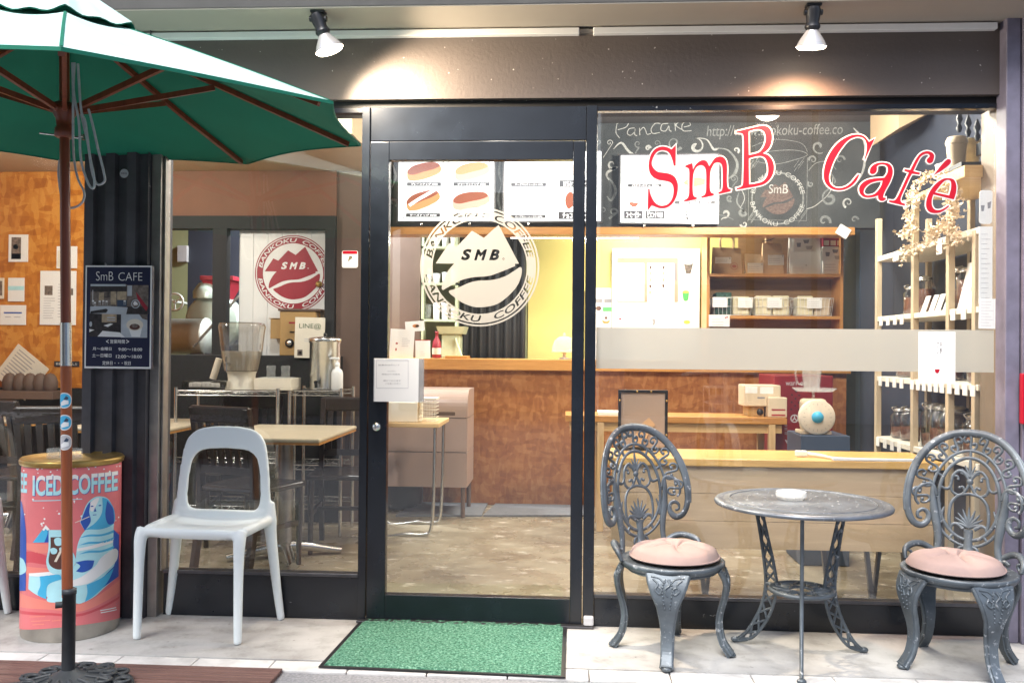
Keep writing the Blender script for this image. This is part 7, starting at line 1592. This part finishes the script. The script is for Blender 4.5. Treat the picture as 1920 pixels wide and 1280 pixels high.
# old iron mill
yy = shelfY(1822); zz0 = LV0+.17; b = MB(); x = XS+.12
b.box(x-.08, x+.08, yy-.06, yy+.06, zz0-.1, zz0-.04, .005); b.lathe([(.03, 0), (.075, .10), (.08, .105), (.07, .105), (.02, .01)], (x, yy, zz0-.04), 24); b.lathe([(.012, 0), (.012, .1), (.028, .12), (.03, .14), (.014, .16), (.018, .18), (0, .19)], (x, yy, zz0), 16)
b.tube(cr([(x, yy, zz0+.12), (x-.08, yy, zz0+.14), (x-.14, yy, zz0+.12)], 4), .006, 6); b.ball((x-.14, yy, zz0+.13), .016, 8)
for k in range(3): b.lathe([(.006, 0), (.014, .02), (.006, .04), (.016, .06), (.004, .1)], (x-.1-.04*k, yy, zz0-.04+.02*k), 10)
b.box(x-.2, x+.1, yy-.07, yy+.07, LV0+.001, LV0+.02); b.box(x-.02, x+.02, yy-.02, yy+.02, LV0+.02, zz0-.1); solo(b, 'coffee_mill', 'ornate black iron coffee mill at the top right corner of the window', 'coffee mill', 'iron')
# flower garland
def flower(b, c, s, q):
    for k in range(5):
        a = k*1.256+q.uniform(-.3, .3); n = Vector((q.uniform(-1, 1), q.uniform(-1, 0), q.uniform(-1, 1))).normalized(); u = n.orthogonal().normalized(); v = n.cross(u); d = u*math.cos(a)+v*math.sin(a); e = n.cross(d)
        b.add([c, c+d*s*.6+e*s*.35+n*s*.1, c+d*s*1.1+n*s*.3, c+d*s*.6-e*s*.35+n*s*.1], [(0, 1, 2, 3)], False)
q = random.Random(11); b = MB()
path = cr([(1712, 352), (1704, 385), (1706, 420), (1702, 440), (1712, 410), (1730, 335), (1772, 345), (1792, 372), (1782, 410), (1748, 440), (1760, 428), (1795, 440), (1792, 455), (1716, 462), (1705, 480)], 8)
for i in range(330):
    f = q.random()*(len(path)-1); p_ = path[int(f)]; px, py = p_.x+q.gauss(0, 7), p_.y+q.gauss(0, 7); xx = XS-.05+q.uniform(-.03, .03); d = ray(px, py); c = CAM+d*(xx/d.x); flower(b, c, q.uniform(.012, .024), q)
for i in range(0, len(path)-1, 2):
    d1, d2 = ray(path[i].x, path[i].y), ray(path[i+1].x, path[i+1].y); b.tube([CAM+d1*((XS-.05)/d1.x), CAM+d2*((XS-.05)/d2.x)], .003, 5)
solo(b, 'flower_garland', 'pale dried flower garland hanging over the rack behind the word Café', 'garland', 'flower')
# ---- papers by the right window edge and the poster
Yg = .045
card('cup_card', 1836, 357, 1860, 420, Yg, 'rounded white card with two dark cups, topmost by the right window edge', 'card', 'white', -1, [('grey', [corner_curve([(-.8, .1, 1), (-.2, .1, 1), (-.35, -.25, 1), (-.7, -.25, 1)]), corner_curve([(.2, .25, 1), (.8, .35, 1), (.7, -.05, 1), (.3, -.1, 1)])])], None, .003, .012)
card('price_list', 1835, 425, 1860, 569, Yg, 'tall narrow price list by the right window edge, middle one', 'notice', 'paper', 0, [('lgrey', lines(14, -.7, .7, .8, -.85, .006, 8))])
card('notice_sheet', 1835, 560, 1866, 616, Yg-.006, 'square white notice above the frosted band at the right window edge', 'notice', 'paper', -1, [('lgrey', lines(9, -.8, .8, .8, -.8, .012, 9))])
x0, x1, z0, z1 = R(1722, 622, 1791, 719, .026)
card('event_poster', 1722, 622, 1791, 719, .0285, 'white poster with a small red cup taped over the frosted band', 'poster', 'paper', 0, [('ink', ('中\n野', .16, .26, .15, .62)), ('ink', ('ブ\nレ', .0, .10, .15, .62)), ('red', [corner_curve([(-.12, -.44, 1), (.16, -.44, 1), (.1, -.56), (.02, -.6), (-.08, -.56)])]), ('lgrey', [rect(-.8, -.43, -.68, -.41), rect(.45, -.45, .65, -.43), rect(-.45, -.25, -.3, -.24)])], None, .0015)
# ================================================================== ACROSS THE STREET (seen as reflections)
ob_ = thing('opposite_building', 'blue grey rendered building across the street, seen only mirrored in the glass', 'building', (0, -11.5, 0))
b = MB(); b.box(-14, -3.21, -12.5, -11.5, 0, 7); b.build('wall', 'darkbldg', ob_)
b = MB(); b.box(.6, 14, -12.0, -11.2, 0, 7); b.build('wall', 'stone', ob_)
b = MB(); b.box(-3.2, .59, -13.5, -13.2, 0, 4.2); b.build('recessed_wall', M('pale_back_wall', (.32, .28, .22), .7, 0, .1, 1), ob_)
for x, r in ((3.05, .07), (4.1, .05)):
    b = MB(); b.tube([(x, -11.1, 0), (x, -11.1, 6.8)], r, 12); b.build('drain_pipe', 'column', ob_)
for x0, x1, z0, z1 in ((1.0, 2.4, .1, 2.3), (5.4, 6.6, 1.6, 4.2), (-9, -7.4, 1.2, 2.6)):
    b = MB(); b.box(x0, x1, -11.19 if x0 > 0 else -11.49, -11.12 if x0 > 0 else -11.42, z0, z1, .01); b.build('shutter', 'bluebox', ob_)
# hedge boxes
def hedge(x0, x1, y, lab, seed):
    t = thing('planter_hedge', lab, 'planter', ((x0+x1)/2, y, 0), 'planters mirrored in the left windows'); q = random.Random(seed)
    b = MB(); b.box(x0, x1, y-.2, y+.2, 0, .32, .02); b.build('planter_box', 'matblack', t)
    b = MB()
    for i in range(3600):
        c = Vector((q.uniform(x0, x1), y+q.uniform(-.22, .22), .34+abs(q.gauss(.38, .24)))); d = Vector((q.uniform(-1, 1), q.uniform(-1, 1), q.uniform(-.3, 1))).normalized(); e = d.orthogonal().normalized(); s = q.uniform(.03, .07)
        b.add([c, c+d*s*.5+e*s*.25, c+d*s, c+d*s*.5-e*s*.25], [(0, 1, 2, 3)])
    b.build('foliage', 'leaf', t)
hedge(-5.1, -2.5, -5.6, 'leafy planter box across the street, mirrored in the left window', 1)
hedge(-8.4, -5.3, -5.4, 'leafy planter box farther left, mirrored beside the drum', 2)
# bicycle
by = thing('bicycle', 'silver city bicycle with a front basket, parked on the street, mirrored in the big window', 'bicycle', (1.15, -3.00, 0)); 
bs = MB()
def wheel(cx, cy, nm):
    b = MB(); r = .33; b.tube([(cx, cy+r*math.cos(k*math.pi/20), r+r*math.sin(k*math.pi/20)) for k in range(40)], .017, 8, True)
    for k in range(14): a = k*math.pi/7; b.tube([(cx, cy, r), (cx, cy+r*math.cos(a), r+r*math.sin(a))], .002, 4)
    b.tube([(cx-.04, cy, r), (cx+.04, cy, r)], .02, 8); b.build('wheel', 'darksteel', by)
wheel(1.15, -2.40, 'w'); wheel(1.15, -3.50, 'w')
b = MB()
for L in ([(1.15, -2.40, .33), (1.15, -2.55, .95), (1.15, -2.57, 1.05)], [(1.15, -2.50, .8), (1.15, -2.95, .32), (1.15, -3.12, .85)], [(1.15, -2.95, .32), (1.15, -3.50, .33), (1.15, -3.08, .72)]): b.tube(L, .016, 8)
b.build('frame', 'white', by)
b = MB(); b.tube(cr([(.87, -2.75, 1.02), (.95, -2.60, 1.04), (1.15, -2.55, 1.05), (1.35, -2.60, 1.04), (1.43, -2.75, 1.02)], 4), .012, 8); b.build('handlebar', 'white', by)
b = MB(); b.box(1.07, 1.23, -3.24, -3.00, .86, .92, .03); b.build('saddle', 'black', by)
b = MB()
for z in (.72, .84, .95): b.tube([(.98, -2.20, z), (1.32, -2.20, z), (1.32, -2.45, z), (.98, -2.45, z)], .004, 5, True)
for i in range(9):
    for y in (-2.20, -2.45): b.tube([(.98+.0425*i, y, .72), (.98+.0425*i, y, .95)], .003, 4)
b.build('basket', 'white', by)
for cy in (-2.40, -3.50):
    b = MB(); b.strap([(1.15, cy+.365*math.cos(rad(a)), .33+.365*math.sin(rad(a))) for a in range(-10, 175, 12)], (1, 0, 0), .026, .003); b.build('fender', 'white', by)
# boxy cabinet standing before the counter
Y = 2.42; a, c, z0, z1 = R(700, 730, 876, 913, Y)
cb = thing('grey_cabinet', 'pinkish grey cabinet with rounded top edge before the counter, behind the door glass', 'cabinet', ((a+c)/2, Y+.2, 0))
K['cab'] = M('cabinet_paint', (.40, .29, .24), .28, 0, .05, 2, 0, .8)
def cabprof(z0, z1, r=0.0):
    q = [(Y+.45, z1), (Y+.45, z0), (Y, z0)]
    return q+([(Y+r-r*math.cos(rad(t)), z1-r+r*math.sin(rad(t))) for t in range(0, 91, 10)] if r else [(Y, z1)])
zs = [z0, P(790, 847, Y).z, P(790, 783, Y).z, z1]
for i in range(3):
    b = MB(); b.prism(cabprof(zs[i]+.003, zs[i+1]-(.003 if i < 2 else 0), .14 if i == 2 else 0), lambda u, v, t: Vector((t, u, v)), a, c); b.build(('cabinet_body', 'cabinet_drawer', 'cabinet_top')[i], 'cab', cb)
b = MB(); b.box(a+.01, c-.01, Y+.012, Y+.44, z0+.01, z1-.16); b.build('cabinet_core', 'darksteel', cb)
for x in (a+.03, c-.03):
    for y in (Y+.03, Y+.42): b = MB(); b.tube([(x, y, 0), (x, y, z0+.002)], .016, 10); b.build('leg', 'brownwall', cb)
p = P(835, 775, Y); b = MB(); b.box(p.x-.09, p.x+.07, Y-.004, Y+.004, p.z-.012, p.z+.012, .003); b.build('handle', 'brownwall', cb)
